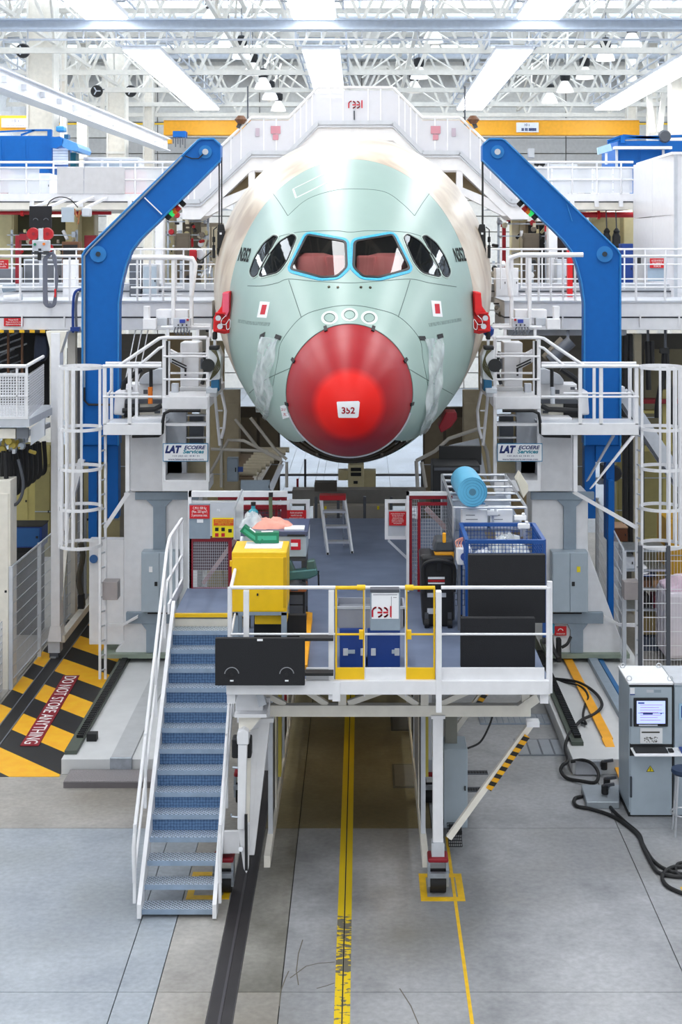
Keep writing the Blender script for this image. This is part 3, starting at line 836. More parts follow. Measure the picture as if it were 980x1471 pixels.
# decals: ring marks, red squares, stencils, labels
PALE = mat('pale_ring', '#d5e2da', .5)
for cx, cy in ((405, 622), (472, 612), (538, 622)):
    c = z5([(cx, cy)])[0]
    rg = [(c[0] + 9.7 * math.cos(a * PI / 12), c[1] + 8.2 * math.sin(a * PI / 12)) for a in range(24)]
    g = MB(); ribbon(g, rg, .055, .004, True); g.build('ring_mark', PALE, ac)
    rg = [(c[0] + 7.7 * math.cos(a * PI / 12), c[1] + 6.2 * math.sin(a * PI / 12)) for a in range(24)]
    g = MB(); ribbon(g, rg, .012, .006, True); g.build('ring_seam', SEAM, ac)
for cx, cy, k in ((185, 595, 1), (765, 592, -1)):
    c = z5([(cx, cy)])[0]; sh = 1.8 * k
    patch([(c[0] - 7 + sh, c[1] - 12), (c[0] + 7 + sh, c[1] - 11), (c[0] + 6 - sh, c[1] + 12), (c[0] - 8 - sh, c[1] + 11)], .006, 2).build('white_patch', PAPER, ac)
    patch([(c[0] - 3 + sh * .6, c[1] - 7), (c[0] + 4 + sh * .6, c[1] - 7), (c[0] + 3 - sh * .6, c[1] + 7), (c[0] - 4 - sh * .6, c[1] + 7)], .010, 2).build('red_patch', TXR, ac)
for cx, cy in ((403, 520), (433, 521), (510, 521), (541, 522)):
    p, n = hit(*z5([(cx, cy)])[0]); MB().tube(p - n * .01, p + n * .02, .022, 10).build('sensor_port', mat('bronze', '#4e4636', .4, metal=.6), ac)
def skin_text(s, cx, cy, wd, ht, m, shx=0.0, rotv=0.0):
    me = textmesh(s, 1.0, bold=.03)
    xs = [v.co.x for v in me.vertices]; ys = [v.co.y for v in me.vertices]
    mx_, my_ = (min(xs) + max(xs)) / 2, (min(ys) + max(ys)) / 2
    ax, ay = wd / (max(xs) - min(xs)), ht / (max(ys) - min(ys)); off = root_loc(ac)
    for v in me.vertices:
        u, t = (v.co.x - mx_) * ax, (v.co.y - my_) * ay
        p, n = hit(cx + u + t * shx, cy - t + u * rotv)
        if p is None: continue
        v.co = p + n * .008 - off
    me.materials.clear(); me.materials.append(m)
    o = bpy.data.objects.new('lettering', me); COL.objects.link(o); o.parent = ac
skin_text('N352', 352, 366, 15, 20, TXK, .28, .12)
skin_text('N352', 660, 366, 15, 20, TXK, -.28, -.12)
p, n = hit(500, 588)
patch([(484, 578), (485, 577), (515, 576), (517, 578), (515, 598), (513, 600), (487, 600), (486, 598)], .006, 3).build('paper_label', PAPER, ac)
skin_text('352', 500.5, 589.5, 19, 9.5, TXR)
patch([(403, 583), (411, 581), (416, 599), (407, 602)], .008, 2).build('paper_label', PAPER, ac)
skin_text('352', 408, 588, 6, 4, TXR); skin_text('352', 411, 595, 6, 4, TXR)
g = MB()
for a in ([(374, 484), (381, 480)], [(396, 483), (404, 486)], [(602, 486), (611, 486)], [(628, 484), (636, 482)]): ribbon(g, a, .07, .012)
g.build('black_tape', BLK, ac)
# scuffs (darker rubbed streaks that belong to the skin)
SC_ = mat('rub_streak', '#7f958f', .5, var=.3, scale=20)
for a in ([(342, 461), (360, 464), (388, 466)], [(616, 467), (640, 463), (663, 459)]):
    g = MB(); ribbon(g, a, .06, .002); g.build('rub_streak', SC_, ac)
# clear plastic sheets taped over the probes
FILM = bpy.data.materials.new('plastic_film'); FILM.use_nodes = True
nt = FILM.node_tree; b = nt.nodes['Principled BSDF']; b.inputs['Base Color'].default_value = (.8, .86, .88, 1); b.inputs['Roughness'].default_value = .18
n = nt.nodes.new('ShaderNodeTexNoise'); n.inputs['Scale'].default_value = 4; tc = nt.nodes.new('ShaderNodeTexCoord'); nt.links.new(tc.outputs['Object'], n.inputs['Vector'])
mr = nt.nodes.new('ShaderNodeMapRange'); mr.inputs[1].default_value = .35; mr.inputs[2].default_value = .7; mr.inputs[3].default_value = .3; mr.inputs[4].default_value = .75
nt.links.new(n.outputs['Fac'], mr.inputs[0]); nt.links.new(mr.outputs[0], b.inputs['Alpha'])
bp = nt.nodes.new('ShaderNodeBump'); bp.inputs['Strength'].default_value = .5; nt.links.new(n.outputs['Fac'], bp.inputs['Height']); nt.links.new(bp.outputs[0], b.inputs['Normal'])
for lb, L_, R_ in (('clear plastic sheet taped to the skin left of the radome', [(376, 484), (370, 520), (366, 545), (367, 580), (370, 610), (371, 637)], [(401, 487), (396, 510), (391, 540), (394, 565), (388, 590), (374, 637)]),
                   ('clear plastic sheet taped to the skin right of the radome', [(609, 488), (615, 520), (613, 548), (611, 580), (605, 605), (599, 622)], [(634, 485), (637, 515), (632, 550), (628, 580), (620, 605), (610, 630)])):
    m = MB(); vv = []; A = catmull([Vector(p) for p in L_], 5); B_ = catmull([Vector(p) for p in R_], 5); nr = min(len(A), len(B_)); nc = 7
    for i in range(nr):
        for j in range(nc):
            q = A[i].lerp(B_[i], j / (nc - 1)); p, n = hit(q.x, q.y)
            t_ = i / nr
            vv.append(p + n * (.015 + .05 * t_ * (.5 + .5 * math.sin(j * 1.7 + i * .35)) + .02 * math.sin(i * .8 + j)))
    m.add(vv, [(i * nc + j, i * nc + j + 1, (i + 1) * nc + j + 1, (i + 1) * nc + j) for i in range(nr - 1) for j in range(nc - 1)])
    tag(m.build('plastic_sheet', FILM, None, smooth=True, sharp=2), lb, 'plastic sheet')
# red jacking brackets bolted to the sides of the fuselage
for s in (-1, 1):
    side = 'left' if s < 0 else 'right'
    t = thing('jacking_bracket', 'red machined jacking bracket bolted to the %s side of the fuselage' % side, 'bracket', (NX + s * 2.3, hit(331 if s < 0 else 680, 450)[0].y, 6.3), None)
    Yb = hit(331 if s < 0 else 1011 - 331, 450)[0].y - .12
    mm = lambda pts: [((a if s < 0 else 1011 - a), b_) for a, b_ in pts]
    MB().pprism(mm([(320, 420), (331, 418), (331, 478), (322, 480), (306, 476), (307, 455), (318, 440)]), Yb + .15, .5).build('body', BRED, t, bevel=.015)
    MB().pprism(mm([(319.5, 421), (329, 420), (329, 448), (325, 456), (319.5, 448)]), Yb + .02, .12).build('cover_plate', mat('pink_plate', '#f0607a', .4) if s < 0 else BRED, t, bevel=.01)
    for yy in (450, 462, 474): MB().pprism(mm([(309, yy - 1), (324, yy - 1), (324, yy + 1), (309, yy + 1)]), Yb, .2).build('rib', BRED, t)
    for a, b_ in ((313.5, 457), (316, 469)): MB().tube(P(mm([(a, b_)])[0][0], b_, Yb + .05), P(mm([(a, b_)])[0][0], b_, Yb + .2), .05, 12).build('bolt', ALU, t)
    pts = [P(mm([(a, b_)])[0][0], b_, Yb - .03) for a, b_ in ((325, 453), (319, 459), (318, 465), (324, 466), (329, 459), (331, 462), (330, 471), (326, 473), (325, 464))]
    MB().path(catmull(pts, 5), .006, 5).build('cord', PAPER, t)
    if s > 0: MB().lathe(P(mm([(309, 476)])[0][0], 476, Yb + .3), [(.02, -.12), (.09, -.05), (.1, .04), (.04, .1)], 12).build('ball_seat', DBLUE, t, smooth=True)
# small red lug low on the right of the skin
m = MB().pprism([(641, 592), (656, 592), (657, 602), (648, 614), (634, 622), (630, 614)], 26.6, .5)
tag(m.build('lug', DRED, None, bevel=.02), 'dark red lug under the right flank of the nose', 'bracket')
# ------------------------------------------------------------------ front work platform
DZ = 2.9
FYP = 17.75                                  # front edge of the deck
XL, XR = X(326, FYP), X(788, FYP)            # -1.64 .. 2.27
pf = thing('work_platform', 'white steel work platform with blue grey deck under the aircraft nose', 'platform', (0.3, 22, 0))
MB().box(XL, XR, FYP, 28.4, DZ - .06, DZ).build('deck_plate', DECK, pf)
MB().box(X(250, 20.9), XL, 20.9, 22.6, DZ - .06, DZ).build('landing_plate', DECK, pf)
MB().box(X(246, 20.9), XL - .02, 20.84, 20.9, DZ - .03, DZ + .02).build('landing_nosing', YEL, pf)
MB().box(X(246, 20.9), XL - .02, 20.885, 21.0, DZ - .22, DZ - .061).build('landing_beam', W2, pf)
MB().box(XL, XR, FYP - .08, FYP, DZ - .17, DZ + .0).build('edge_beam', W, pf, bevel=.008)
MB().box(XL, XR, FYP - .05, FYP - .02, DZ - .02, DZ - .01).build('edge_line', LG, pf)
for x in (XL, XR - .1): MB().box(x, x + .1, FYP, 28.4, DZ - .3, DZ - .06).build('side_beam', W, pf)
MB().box(XL, XR, 28.3, 28.4, DZ - .3, DZ - .06).build('back_beam', W, pf)
for a, b, m in ((484, 524, YEL), (525, 583, W), (584, 625, YEL), (634, 782, W), (440, 480, W)):
    MB().box(X(a, FYP), X(b, FYP), FYP - .02, FYP + .01, DZ, Z(959, FYP)).build('toe_board', m, pf)
MB().box(X(478, FYP), X(489, FYP), FYP - .1, FYP - .05, Z(1004, FYP), Z(978, FYP)).build('splice_plate', W, pf)
g = [(627, 634)]
MB().box(X(626, FYP), X(634, FYP), FYP - .1, FYP - .04, Z(1020, FYP), Z(848, FYP)).build('post', W, pf)
# trusses under the deck
ZB = 2.30
for y in (18.5, 21.5, 24.5, 27.5):
    MB().box(XL + .3, X(762, 18.5), y - .06, y + .06, ZB - .08, ZB + .06).build('lower_chord', W2, pf)
    MB().box(XL + .05, XR - .05, y - .05, y + .05, DZ - .2, DZ - .06).build('upper_chord', W2, pf)
    MB().bar((X(470, 18.5), y, DZ - .1), (X(372, 18.5), y, DZ - .1), .08).build('stub', W2, pf)
    for a, b in (((380, 560), (370, 0)),): pass
    for p, q in (((500, 1010), (570, 985)), ((470, 1012), (430, 985)), ((630, 1012), (690, 985)), ((600, 1012), (560, 985)), ((360, 985), (410, 1012))):
        A = P(*p, 18.5); B = P(*q, 18.5); A.y = B.y = y
        MB().bar(A, B, .07).build('diagonal', W2, pf)
    for px in (492, 610, 755):
        MB().box(X(px, 18.5) - .05, X(px, 18.5) + .05, y - .05, y + .05, ZB, DZ - .1).build('truss_post', W2, pf)
    MB().bar(P(746, 1018, 18.5) + Vector((0, y - 18.5 - .012, 0)), P(786, 990, 18.5) + Vector((0, y - 18.5, 0)), .12).build('corner_strut', W2, pf)
    # legs on both sides
    xr = X(629, 18.5)
    MB().box(xr - .065, xr + .065, y - .06, y + .06, Z(1208, 18.5), ZB - .05).build('leg', W, pf, bevel=.008)
    MB().box(xr - .09, xr + .09, y - .09, y + .09, ZB - .1, ZB - .06).build('leg_flange', W, pf)
    xl = X(376, 18.5)
    MB().prism([P(a_, b_, 18.5) + Vector((0, y - 18.5 - .08, 0)) for a_, b_ in ((352, 1000), (389, 1000), (388, 1040), (366, 1225), (354, 1225))], (0, 1, 0), .16).build('leg', W, pf, bevel=.008)
    MB().box(xl - .3, xl + .16, y - .14, y + .14, ZB - .13, ZB - .08).build('leg_flange', W, pf)
    for xx in (xr, X(322, 18.5)):
        MB().box(xx - .08, xx + .08, y - .08, y + .08, Z(1230, 18.5) if xx > 0 else .5, Z(1208, 18.5) if xx > 0 else .72).build('caster_head', LG, pf)
        MB().box(xx - .13, xx + .13, y - .13, y + .13, .4, .46).build('caster_collar', DRED, pf, bevel=.02)
        c = MB()
        for s in (-1, 1): c.box(xx + s * .115 - .015, xx + s * .115 + .015, y - .12, y + .08, .1, .42)
        c.build('caster_fork', STEEL, pf)
        MB().tube((xx - .1, y - .02, .14), (xx + .1, y - .02, .14), .14, 20).build('caster_wheel', BLK, pf, smooth=True)
        MB().box(xx - .13, xx + .13, y - .2, y - .14, .24, .3).build('foot_brake', STEEL, pf)
    # diagonal brace with hazard tape
    A, B = P(645, 1203, 18.5), P(763, 1040, 18.5); A.y = B.y = y
    MB().bar(A, B, .075).build('brace', W2, pf)
    tA, tB = A.lerp(B, .45), A.lerp(B, .92)
    MB().bar(tA + Vector((.03, -.05, -.02)), tB + Vector((.03, -.05, -.02)), .02, .075).build('hazard_tape', stripes('hazard_brace', .115, .3, '#1d1a17', '#e6a714', 0, 'XZ'), pf)
    MB().box(B.x - .06, B.x + .1, y - .07, y + .07, B.z - .02, B.z + .05).build('brace_shoe', W, pf)
for s, xx in ((-1, X(383, 18.5)), (1, X(612, 18.5))):
    MB().box(xx - .04, xx + .04, 18.6, 28, .25, .4).build('longitudinal_beam', W2, pf)
    for k, y in enumerate((19.3, 20.2, 22.2, 23.4, 25.6)):
        MB().box(xx - .03, xx + .03, y, y + .14, .4, ZB + .5).build('side_post', W2 if k % 2 else LG, pf)
    for k, (y0, y1) in enumerate(((19.5, 20.1), (20.5, 22.0), (22.5, 23.3), (23.8, 25.4))):
        MB().box(xx - .02, xx + .01, y0, y1, .45, 2.7).build('side_panel', LG if k % 2 else mat('panel_dark', '#2b2d31', .6), pf)
    MB().box(xx + .06, xx + .1, 20, 20.2, .9, 2.7).build('yellow_strip', mat('pale_yellow', '#d9c95a', .6), pf)
MB().path(catmull([(X(403, 20.5), 20.4, 2.1), (X(410, 20.5), 20.4, 2.0), (X(410, 20.5), 20.4, 1.7), (X(403, 20.5), 20.4, 1.6)], 4), .02, 5).build('pull_handle', RED, pf)
MB().bar(P(389, 1130, 20), P(389, 1160, 20), .03).build('locking_pin', PAPER, pf)
MB().bar(P(389, 1125, 20), P(389, 1131, 20), .06).build('pin_collar', RED, pf)
# left front corner: bracket plates above the folding outrigger
MB().pprism([(338, 985), (378, 985), (378, 1025), (372, 1028), (338, 1028)], 18.1, .3).build('corner_bracket', W, pf, bevel=.01)
MB().pprism([(337, 1026), (383, 1026), (383, 1031), (337, 1031)], 17.95, .5).build('corner_plate', W, pf)
MB().pprism([(343, 1031), (375, 1031), (358, 1052), (343, 1052)], 18.05, .25).build('corner_gusset', W2, pf)
MB().pprism([(366, 990), (376, 990), (383, 1012), (372, 1016)], 18, .1).build('corner_brace', LG, pf)
MB().pprism([(318, 1195), (344, 1195), (344, 1226), (322, 1226)], 18.35, .06).build('stair_link', W, pf)
MB().pprism([(360, 1050), (372, 1046), (362, 1200), (357, 1225)], 18.4, .1).build('rear_stay', W, pf)
MB().pprism([(352, 1088), (360, 1092), (358, 1190), (352, 1200)], 18.25, .08).build('guide_plate', W2, pf)
# handrails
rails = thing('guard_rail', 'white tube guard rail along the front and right edge of the work platform', 'railing', (0.3, FYP, DZ))
zt, zm = Z(844, FYP), Z(911, FYP)
def rtube(p, q, nm, m=W, r=.022): return MB().tube(p, q, r, 10).build(nm, m, rails, smooth=True)
for a, b, m in ((332, 482, W), (524, 583, W), (634, 786, W)):
    rtube((X(a, FYP), FYP, zt), (X(b, FYP), FYP, zt), 'top_rail', m); rtube((X(a, FYP), FYP, zm), (X(b, FYP), FYP, zm), 'mid_rail', m, .014)
for a, b, n_ in ((482, 524, 0), (583, 625, 1)):
    rtube((X(a, FYP), FYP - .01, zt), (X(b, FYP), FYP - .01, zt), 'gate_top_rail', YEL); rtube((X(a, FYP), FYP - .01, zm), (X(b, FYP), FYP - .01, zm), 'gate_mid_rail', YEL, .013)
    for px in (a + 1, b - 1): rtube((X(px, FYP), FYP - .012, Z(975, FYP)), (X(px, FYP), FYP - .012, zt), 'gate_upright', YEL, .012)
    px = 519 if n_ == 0 else 588
    MB().tube((X(px - 6, FYP), FYP, zt), (X(px + 6, FYP), FYP, zt), .034, 10).build('gate_sleeve', YEL, rails, smooth=True)
    MB().box(X(px - 3, FYP), X(px + 3, FYP), FYP - .05, FYP + .03, zm - .05, zm + .05).build('gate_latch', YEL, rails)
for px in (523.5, 583): rtube((X(px, FYP), FYP - .01, Z(1000, FYP)), (X(px, FYP), FYP - .01, zt), 'thin_upright', W, .012)
for px in (354, 476, 630): MB().box(X(px - 4, FYP), X(px + 4, FYP), FYP - .04, FYP + .02, Z(1004, FYP) if px > 400 else DZ, zt - .03).build('post', W, rails, bevel=.006)
rtube((XR, FYP, Z(996, FYP)), (XR, FYP, zt), 'post', W, .028)
MB().box(XR - .01, XR + .05, FYP, FYP + .06, Z(996, FYP), Z(836, FYP)).build('post', W, rails)
# left return of the rail by the stair
xs_ = X(322, FYP + .3)
rtube((X(332, FYP), FYP, zt), (xs_, 20.8, zt), 'side_rail', W)
rtube((X(332, FYP), FYP, zm), (xs_, 20.8, zm), 'side_rail', W, .014)
for yy in (FYP + .02, 20.8): rtube((X(330, FYP) if yy < 18 else xs_, yy, DZ), (X(330, FYP) if yy < 18 else xs_, yy, zt), 'post', W, .028)

# ------------------------------------------------------------------ staircase
GRT = bpy.data.materials.new('tread_grating'); GRT.use_nodes = True
nt = GRT.node_tree; b = nt.nodes['Principled BSDF']; b.inputs['Roughness'].default_value = .42; b.inputs['Metallic'].default_value = .45
g_ = nt.nodes.new('ShaderNodeNewGeometry'); vo = nt.nodes.new('ShaderNodeTexVoronoi'); vo.voronoi_dimensions = '2D'; vo.inputs['Scale'].default_value = 26; vo.inputs['Randomness'].default_value = .1
mp = nt.nodes.new('ShaderNodeMapping'); mp.inputs['Rotation'].default_value = (0, 0, .785); nt.links.new(g_.outputs['Position'], mp.inputs[0]); nt.links.new(mp.outputs[0], vo.inputs['Vector'])
r = nt.nodes.new('ShaderNodeValToRGB'); e = r.color_ramp.elements; e[0].position = .3; e[0].color = lin('#3d4a5a'); e[1].position = .4; e[1].color = lin('#d3e0ee')
nt.links.new(vo.outputs['Distance'], r.inputs[0]); nt.links.new(r.outputs[0], b.inputs['Base Color'])
RSR = bpy.data.materials.new('riser_diamond'); RSR.use_nodes = True
nt = RSR.node_tree; b = nt.nodes['Principled BSDF']; b.inputs['Roughness'].default_value = .5; b.inputs['Metallic'].default_value = .2
g_ = nt.nodes.new('ShaderNodeNewGeometry'); ck = nt.nodes.new('ShaderNodeTexVoronoi'); ck.voronoi_dimensions = '2D'; ck.inputs['Scale'].default_value = 26; ck.inputs['Randomness'].default_value = .2
mp = nt.nodes.new('ShaderNodeMapping'); mp.inputs['Rotation'].default_value = (PI / 2, 0, 0); nt.links.new(g_.outputs['Position'], mp.inputs[0]); nt.links.new(mp.outputs[0], ck.inputs['Vector'])
r = nt.nodes.new('ShaderNodeValToRGB'); e = r.color_ramp.elements; e[0].position = .25; e[0].color = lin('#6283ab'); e[1].position = .6; e[1].color = lin('#3d5a80')
nt.links.new(ck.outputs['Distance'], r.inputs[0]); nt.links.new(r.outputs[0], b.inputs['Base Color'])
stz = thing('staircase', 'steep white and galvanised steel staircase of fourteen treads up to the platform', 'staircase', (-2.25, 19, 0))
SX0, SX1 = X(204, 17.75), X(306, 17.75)
yy = [1312, 1279, 1245, 1211, 1178, 1145, 1114, 1084, 1053, 1024, 995, 967, 939, 911]
NT = 14; Yb, Yt = 17.75, 20.62
h0, h1 = CZ - (1312 - PY0) * Yb / F, CZ - (911 - PY0) * Yt / F
for i in range(NT):
    u = i / (NT - 1); y = Yb + (Yt - Yb) * u; zz = h0 + (h1 - h0) * u
    t = MB().box(SX0, SX1, y, y + .25, zz, zz + .045).build('tread', GRT, stz)
    MB().box(SX0, SX1, y - .012, y, zz - .01, zz + .05).build('nosing', TREAD, t)
    if 3 <= i < NT - 1: MB().box(SX0, SX1, y + .24, y + .25, zz + .045, zz + .045 + (h1 - h0) / 13 - .05).build('riser', RSR, t)
    else: MB().box(SX0, SX1, y + .24, y + .25, zz - .02, zz + .03).build('back_edge', TREAD, t)
for s, x in ((-1, SX0), (1, SX1)):
    x0, x1 = (x - .05, x) if s < 0 else (x, x + .05)
    MB().prism([(x0, Yb - .08, h0 - .03), (x0, Yb - .08, h0 + .14), (x0, Yt + .3, h1 + .40), (x0, Yt + .42, h1 + .2), (x0, Yt + .3, h1 - .06), (x0, Yb + .12, h0 - .03)], (1, 0, 0), .05).build('stringer', W, stz)
    dz = h1 - h0; dy = Yt - Yb
    xx = x0 - .05 if s < 0 else x1 + .03
    pts = [(xx, Yb + .05, h0 + .35), (xx, Yb - .02, h0 + .8), (xx, Yb + .12, h0 + 1.02), (xx, Yt + .15, h1 + 1.16), (xx, Yt + .45, h1 + 1.28)]
    if s < 0: pts += [(xx, 22.5, h1 + 1.28)]
    MB().path(pts, .024, 10).build('handrail', W, stz, smooth=True)
    MB().path([(xx, Yb + .1, h0 + .5), (xx, Yt + .2, h1 + .7)], .016, 8).build('knee_rail', W, stz, smooth=True)
    for u in (.02, .33, .66, .97):
        y = Yb + dy * u; zz = h0 + dz * u
        MB().bar((xx, y, zz + .05), (xx, y + .02, zz + 1.0), .035, .05).build('baluster', W, stz)
    if s < 0:
        for y in (21.2, 21.9, 22.5): MB().bar((xx, y, DZ), (xx, y, h1 + 1.28), .04).build('landing_post', W, stz)
        MB().bar((xx, Yt + .2, h1 + .7), (xx, 22.5, h1 + .72), .03).build('landing_knee_rail', W, stz)
        MB().box(xx - .01, xx + .02, 20.9, 22.5, DZ, DZ + .15).build('landing_toe_board', W, stz)
# outrigger arm folded down beside the stair
og = thing('outrigger', 'white hinged outrigger arm folded down beside the staircase', 'outrigger', P(354, 1250, 18.0))
Y0 = 17.95
MB().pprism([(341, 1052), (350, 1047), (357, 1052), (357, 1070), (341, 1070)], Y0 - .02, .3).build('hinge_block', W, og, bevel=.01)
MB().pprism([(342, 1070), (355, 1070), (352, 1192), (341, 1192)], Y0, .12).build('arm', W, og, bevel=.01)
MB().pprism([(342, 1192), (358, 1185), (357, 1248), (354, 1255), (350, 1248)], Y0 + .04, .1).build('toe', W, og, bevel=.006)
MB().bar(P(353.5, 1170, Y0 - .03), P(354, 1250, Y0 - .03), .035).build('slot', BLK, og)
MB().tube(P(346, 1220, Y0 + .02), P(346, 1220, Y0 - .02), .03, 8).build('pin', ALU, og)
MB().tube(P(341, 1060, Y0 + .1), P(358, 1060, Y0 + .1), .07, 14).build('hinge_pin', ALU, og, smooth=True)
MB().pbox(333, 1062, 361, 1090, Y0 + .14, .2).build('motor', BLK, og, bevel=.02)
MB().path([P(342, 1174, Y0), P(333, 1173, Y0), P(332, 1169, Y0)], .012, 6).build('crank', STEEL, og)
MB().path([P(342, 1103, Y0), P(334, 1102, Y0)], .014, 6).build('stop_pin', STEEL, og)

# control cabinet by the right leg
def cabinet(label, px0, py0, px1, py1, Y, dep, m=CAB, cat='cabinet', name='control_cabinet', doors=1, hinge=True, stand=0.0, top=None):
    t = thing(name, label, cat, P((px0 + px1) / 2, py1, Y))
    MB().pbox(px0, py0, px1, py1, Y + .02, dep).build('body', m, t, bevel=.012)
    wd = (px1 - px0) / doors
    for k in range(doors):
        a, b_ = px0 + wd * k + .6, px0 + wd * (k + 1) - .6
        d_ = MB().pbox(a, py0 + 1.2, b_, py1 - 1.2, Y, .02).build('door', m, t, bevel=.006)
        hx = b_ - 3 if k == 0 else a + 2
        if hinge: MB().pbox(hx - .8, (py0 + py1) / 2 - 3, hx + .8, (py0 + py1) / 2 + 3, Y - .03, .03).build('handle', BLK, d_)
    return t
t = cabinet('grey electric cabinet mounted behind the right front platform leg', 637, 1076, 672, 1190, 20.2, .55)
MB().pbox(633, 1082, 637, 1089, 20.2, .08).build('hinge_bracket', BLK, t); MB().pbox(633, 1178, 637, 1186, 20.2, .08).build('hinge_bracket', BLK, t)
MB().pbox(660, 1180, 664, 1184, 20.17, .03).build('warning_label', SIGNY, t)
MB().pbox(640, 1020, 657, 1076, 20.45, .3).build('duct', mat('duct_grey', '#8d8e88', .5), t)
MB().path(catmull([P(672, 1075, 20.5), P(690, 1066, 20.6), P(702, 1045, 20.7), P(708, 1028, 20.8)], 6), .014, 6).build('cable', BLK, t)
g = MB().pbox(646, 1194, 664, 1199, 19.9, .25); g.wires(P(645, 1216, 19.6), (.18, 0, 0), (0, .4, .16), 7, 8, .008)
tag(g.build('cable_basket', BLK, None, kind=None), 'black wire cable basket on the floor behind the right leg', 'basket')

# ------------------------------------------------------------------ things on the platform
def black_panel(label, px0, py0, px1, py1, Y, arcs=True, t_=.07):
    t = thing('foam_panel', label, 'panel', P((px0 + px1) / 2, py1, Y))
    MB().pbox(px0, py0, px1, py1, Y, t_).build('board', FOAM, t, bevel=.008)
    if arcs:
        for cx in (px0 + 24, px1 - 26):
            c = P(cx, py1 - 16, Y - .006)
            MB().path([c + Vector((.085 * math.cos(a), 0, .085 * math.sin(a))) for a in [PI * k / 12 + .15 for k in range(12)]], .006, 6).build('finger_ring', mat('ring_grey', '#8b8d92', .5), t)
            MB().tube(c + Vector((0, 0, .0)), c + Vector((0, -.01, 0)), .022, 10).build('knob', BLK, t)
            MB().pbox(cx - 2.5, py1 - 8, cx + 2.5, py1 - 6, Y - .006, .006).build('label_tab', PAPER, t)
        MB().pbox((px0 + px1) / 2 - 4, py0 + 1, (px0 + px1) / 2 + 4, py0 + 4, Y - .006, .006).build('label_tab', PAPER, t)
    return t
t = black_panel('black padded panel with two finger rings, hung on the platform front', 309, 917, 438, 985, 17.52)
for yy_ in (919, 969):
    MB().pbox(430, yy_ - 2, 479, yy_ + 2, 17.56, .16).build('slotted_rail', BLK, t)
t = black_panel('tall black foam board standing upright at the platform right end', 673, 797, 784, 895, 18.75, False, .1)
MB().pbox(673, 838, 784, 840, 18.745, .02).build('seam', BLK, t)
t = black_panel('lower black foam board leaning in front of the taller one', 662, 888, 769, 966, 18.25, False, .1)
MB().pbox(662, 913, 769, 915, 18.245, .02).build('seam', BLK, t)
# yellow safety cabinet on its stand
Y1 = 18.75
t = thing('safety_cabinet', 'yellow steel safety cabinet on a grey stand behind the platform rail', 'cabinet', P(372, 944, Y1))
MB().pbox(333, 793, 412, 880, Y1, .72).build('body', YEL, t, bevel=.012)
MB().pbox(330, 806, 334, 814, Y1 + .3, .05).build('hinge_barrel', YEL, t)
d_ = MB().pbox(335, 801, 408, 878, Y1 - .015, .015).build('door', YEL, t, bevel=.004)
MB().pbox(407, 801, 411, 873, Y1 - .02, .02).build('door_edge', mat('yellow_dark', '#c79d0a', .4), d_)
MB().pbox(369, 853, 371, 856, Y1 - .04, .03).build('lock', BLK, d_)
for px in (338, 408):
    for dy in (0, .62): MB().box(X(px, Y1) - .035, X(px, Y1) + .035, Y1 + dy, Y1 + dy + .06, DZ, Z(880, Y1)).build('stand_leg', MG, t)
MB().pbox(334, 879, 412, 884, Y1, .68).build('stand_frame', MG, t)
MB().pbox(366, 884, 412, 897, Y1 + .15, .4).build('drip_tray', YEL, t, bevel=.01)
MB().pbox(365, 884, 440, 930, Y1 + .5, .1).build('splash_screen', BLK, t)
sh = MB().box(X(352, Y1 + .3), X(405, Y1 + .3), Y1 + .2, Y1 + .62, Z(793, Y1) + .001, Z(793, Y1) + .012)
tag(sh.build('paper_sheet', PAPER), 'white sheet of paper lying on top of the yellow safety cabinet', 'paper')
def carton(label, c, sz, m, rz=0.0, tilt=0.0, txt=None, name='glove_box'):
    t = thing(name, label, 'box', c)
    a, b_, h = sz
    MB().add([(c[0] + x, c[1] + y, c[2] + z) for x, y, z in ((-a, -b_, 0), (a, -b_, 0), (a, b_, 0), (-a, b_, 0), (-a, -b_, h), (a, -b_, h), (a, b_, h), (-a, b_, h))], [(0, 3, 2, 1), (0, 1, 5, 4), (1, 2, 6, 5), (2, 3, 7, 6), (3, 0, 4, 7), (4, 5, 6, 7)]).build('body', m, t, bevel=.004)
    MB().add([(c[0] + x, c[1] + y, c[2] + h + .003) for x, y in ((-a * .5, -b_ * .5), (a * .5, -b_ * .5), (a * .5, b_ * .5), (-a * .5, b_ * .5))], [(0, 1, 2, 3)]).build('opening', PAPER, t)
    MB().box(c[0] - a * .8, c[0] + a * .8, c[1] - b_ - .002, c[1] - b_, c[2] + h * .3, c[2] + h * .7).build('label_band', mat('pale_green', '#3aa583', .5), t)
    if tilt or rz: t.rotation_euler = (0, tilt, rz)
    return t
ztop = Z(793, Y1) + .004
carton('dark green glove box standing upright on the yellow cabinet', (X(386, 19.6), 19.3, ztop + .012), (.155, .07, .14), GREEN, .05)
carton('green glove box tipped on its side on the yellow cabinet', (X(362, 19.6), 19.3, ztop + .07), (.16, .06, .1), GREEN, -.1, .62)
def crumple(label, c, sx, sy, h, m, seed, name, cat):
    rr = random.Random(seed); mb = MB(); n = 11; vs = []
    for j in range(n):
        for i in range(n):
            u, v = i / (n - 1) * 2 - 1, j / (n - 1) * 2 - 1
            f = max(0, 1 - max(abs(u), abs(v)) ** 3)
            vs.append((c[0] + u * sx * (1 + .15 * rr.uniform(-1, 1)), c[1] + v * sy * (1 + .15 * rr.uniform(-1, 1)), c[2] + h * f * (.45 + .55 * rr.random())))
    mb.add(vs, [(j * n + i, j * n + i + 1, (j + 1) * n + i + 1, (j + 1) * n + i) for j in range(n - 1) for i in range(n - 1)])
    return tag(mb.build(name, m, None, smooth=True, sharp=2), label, cat)
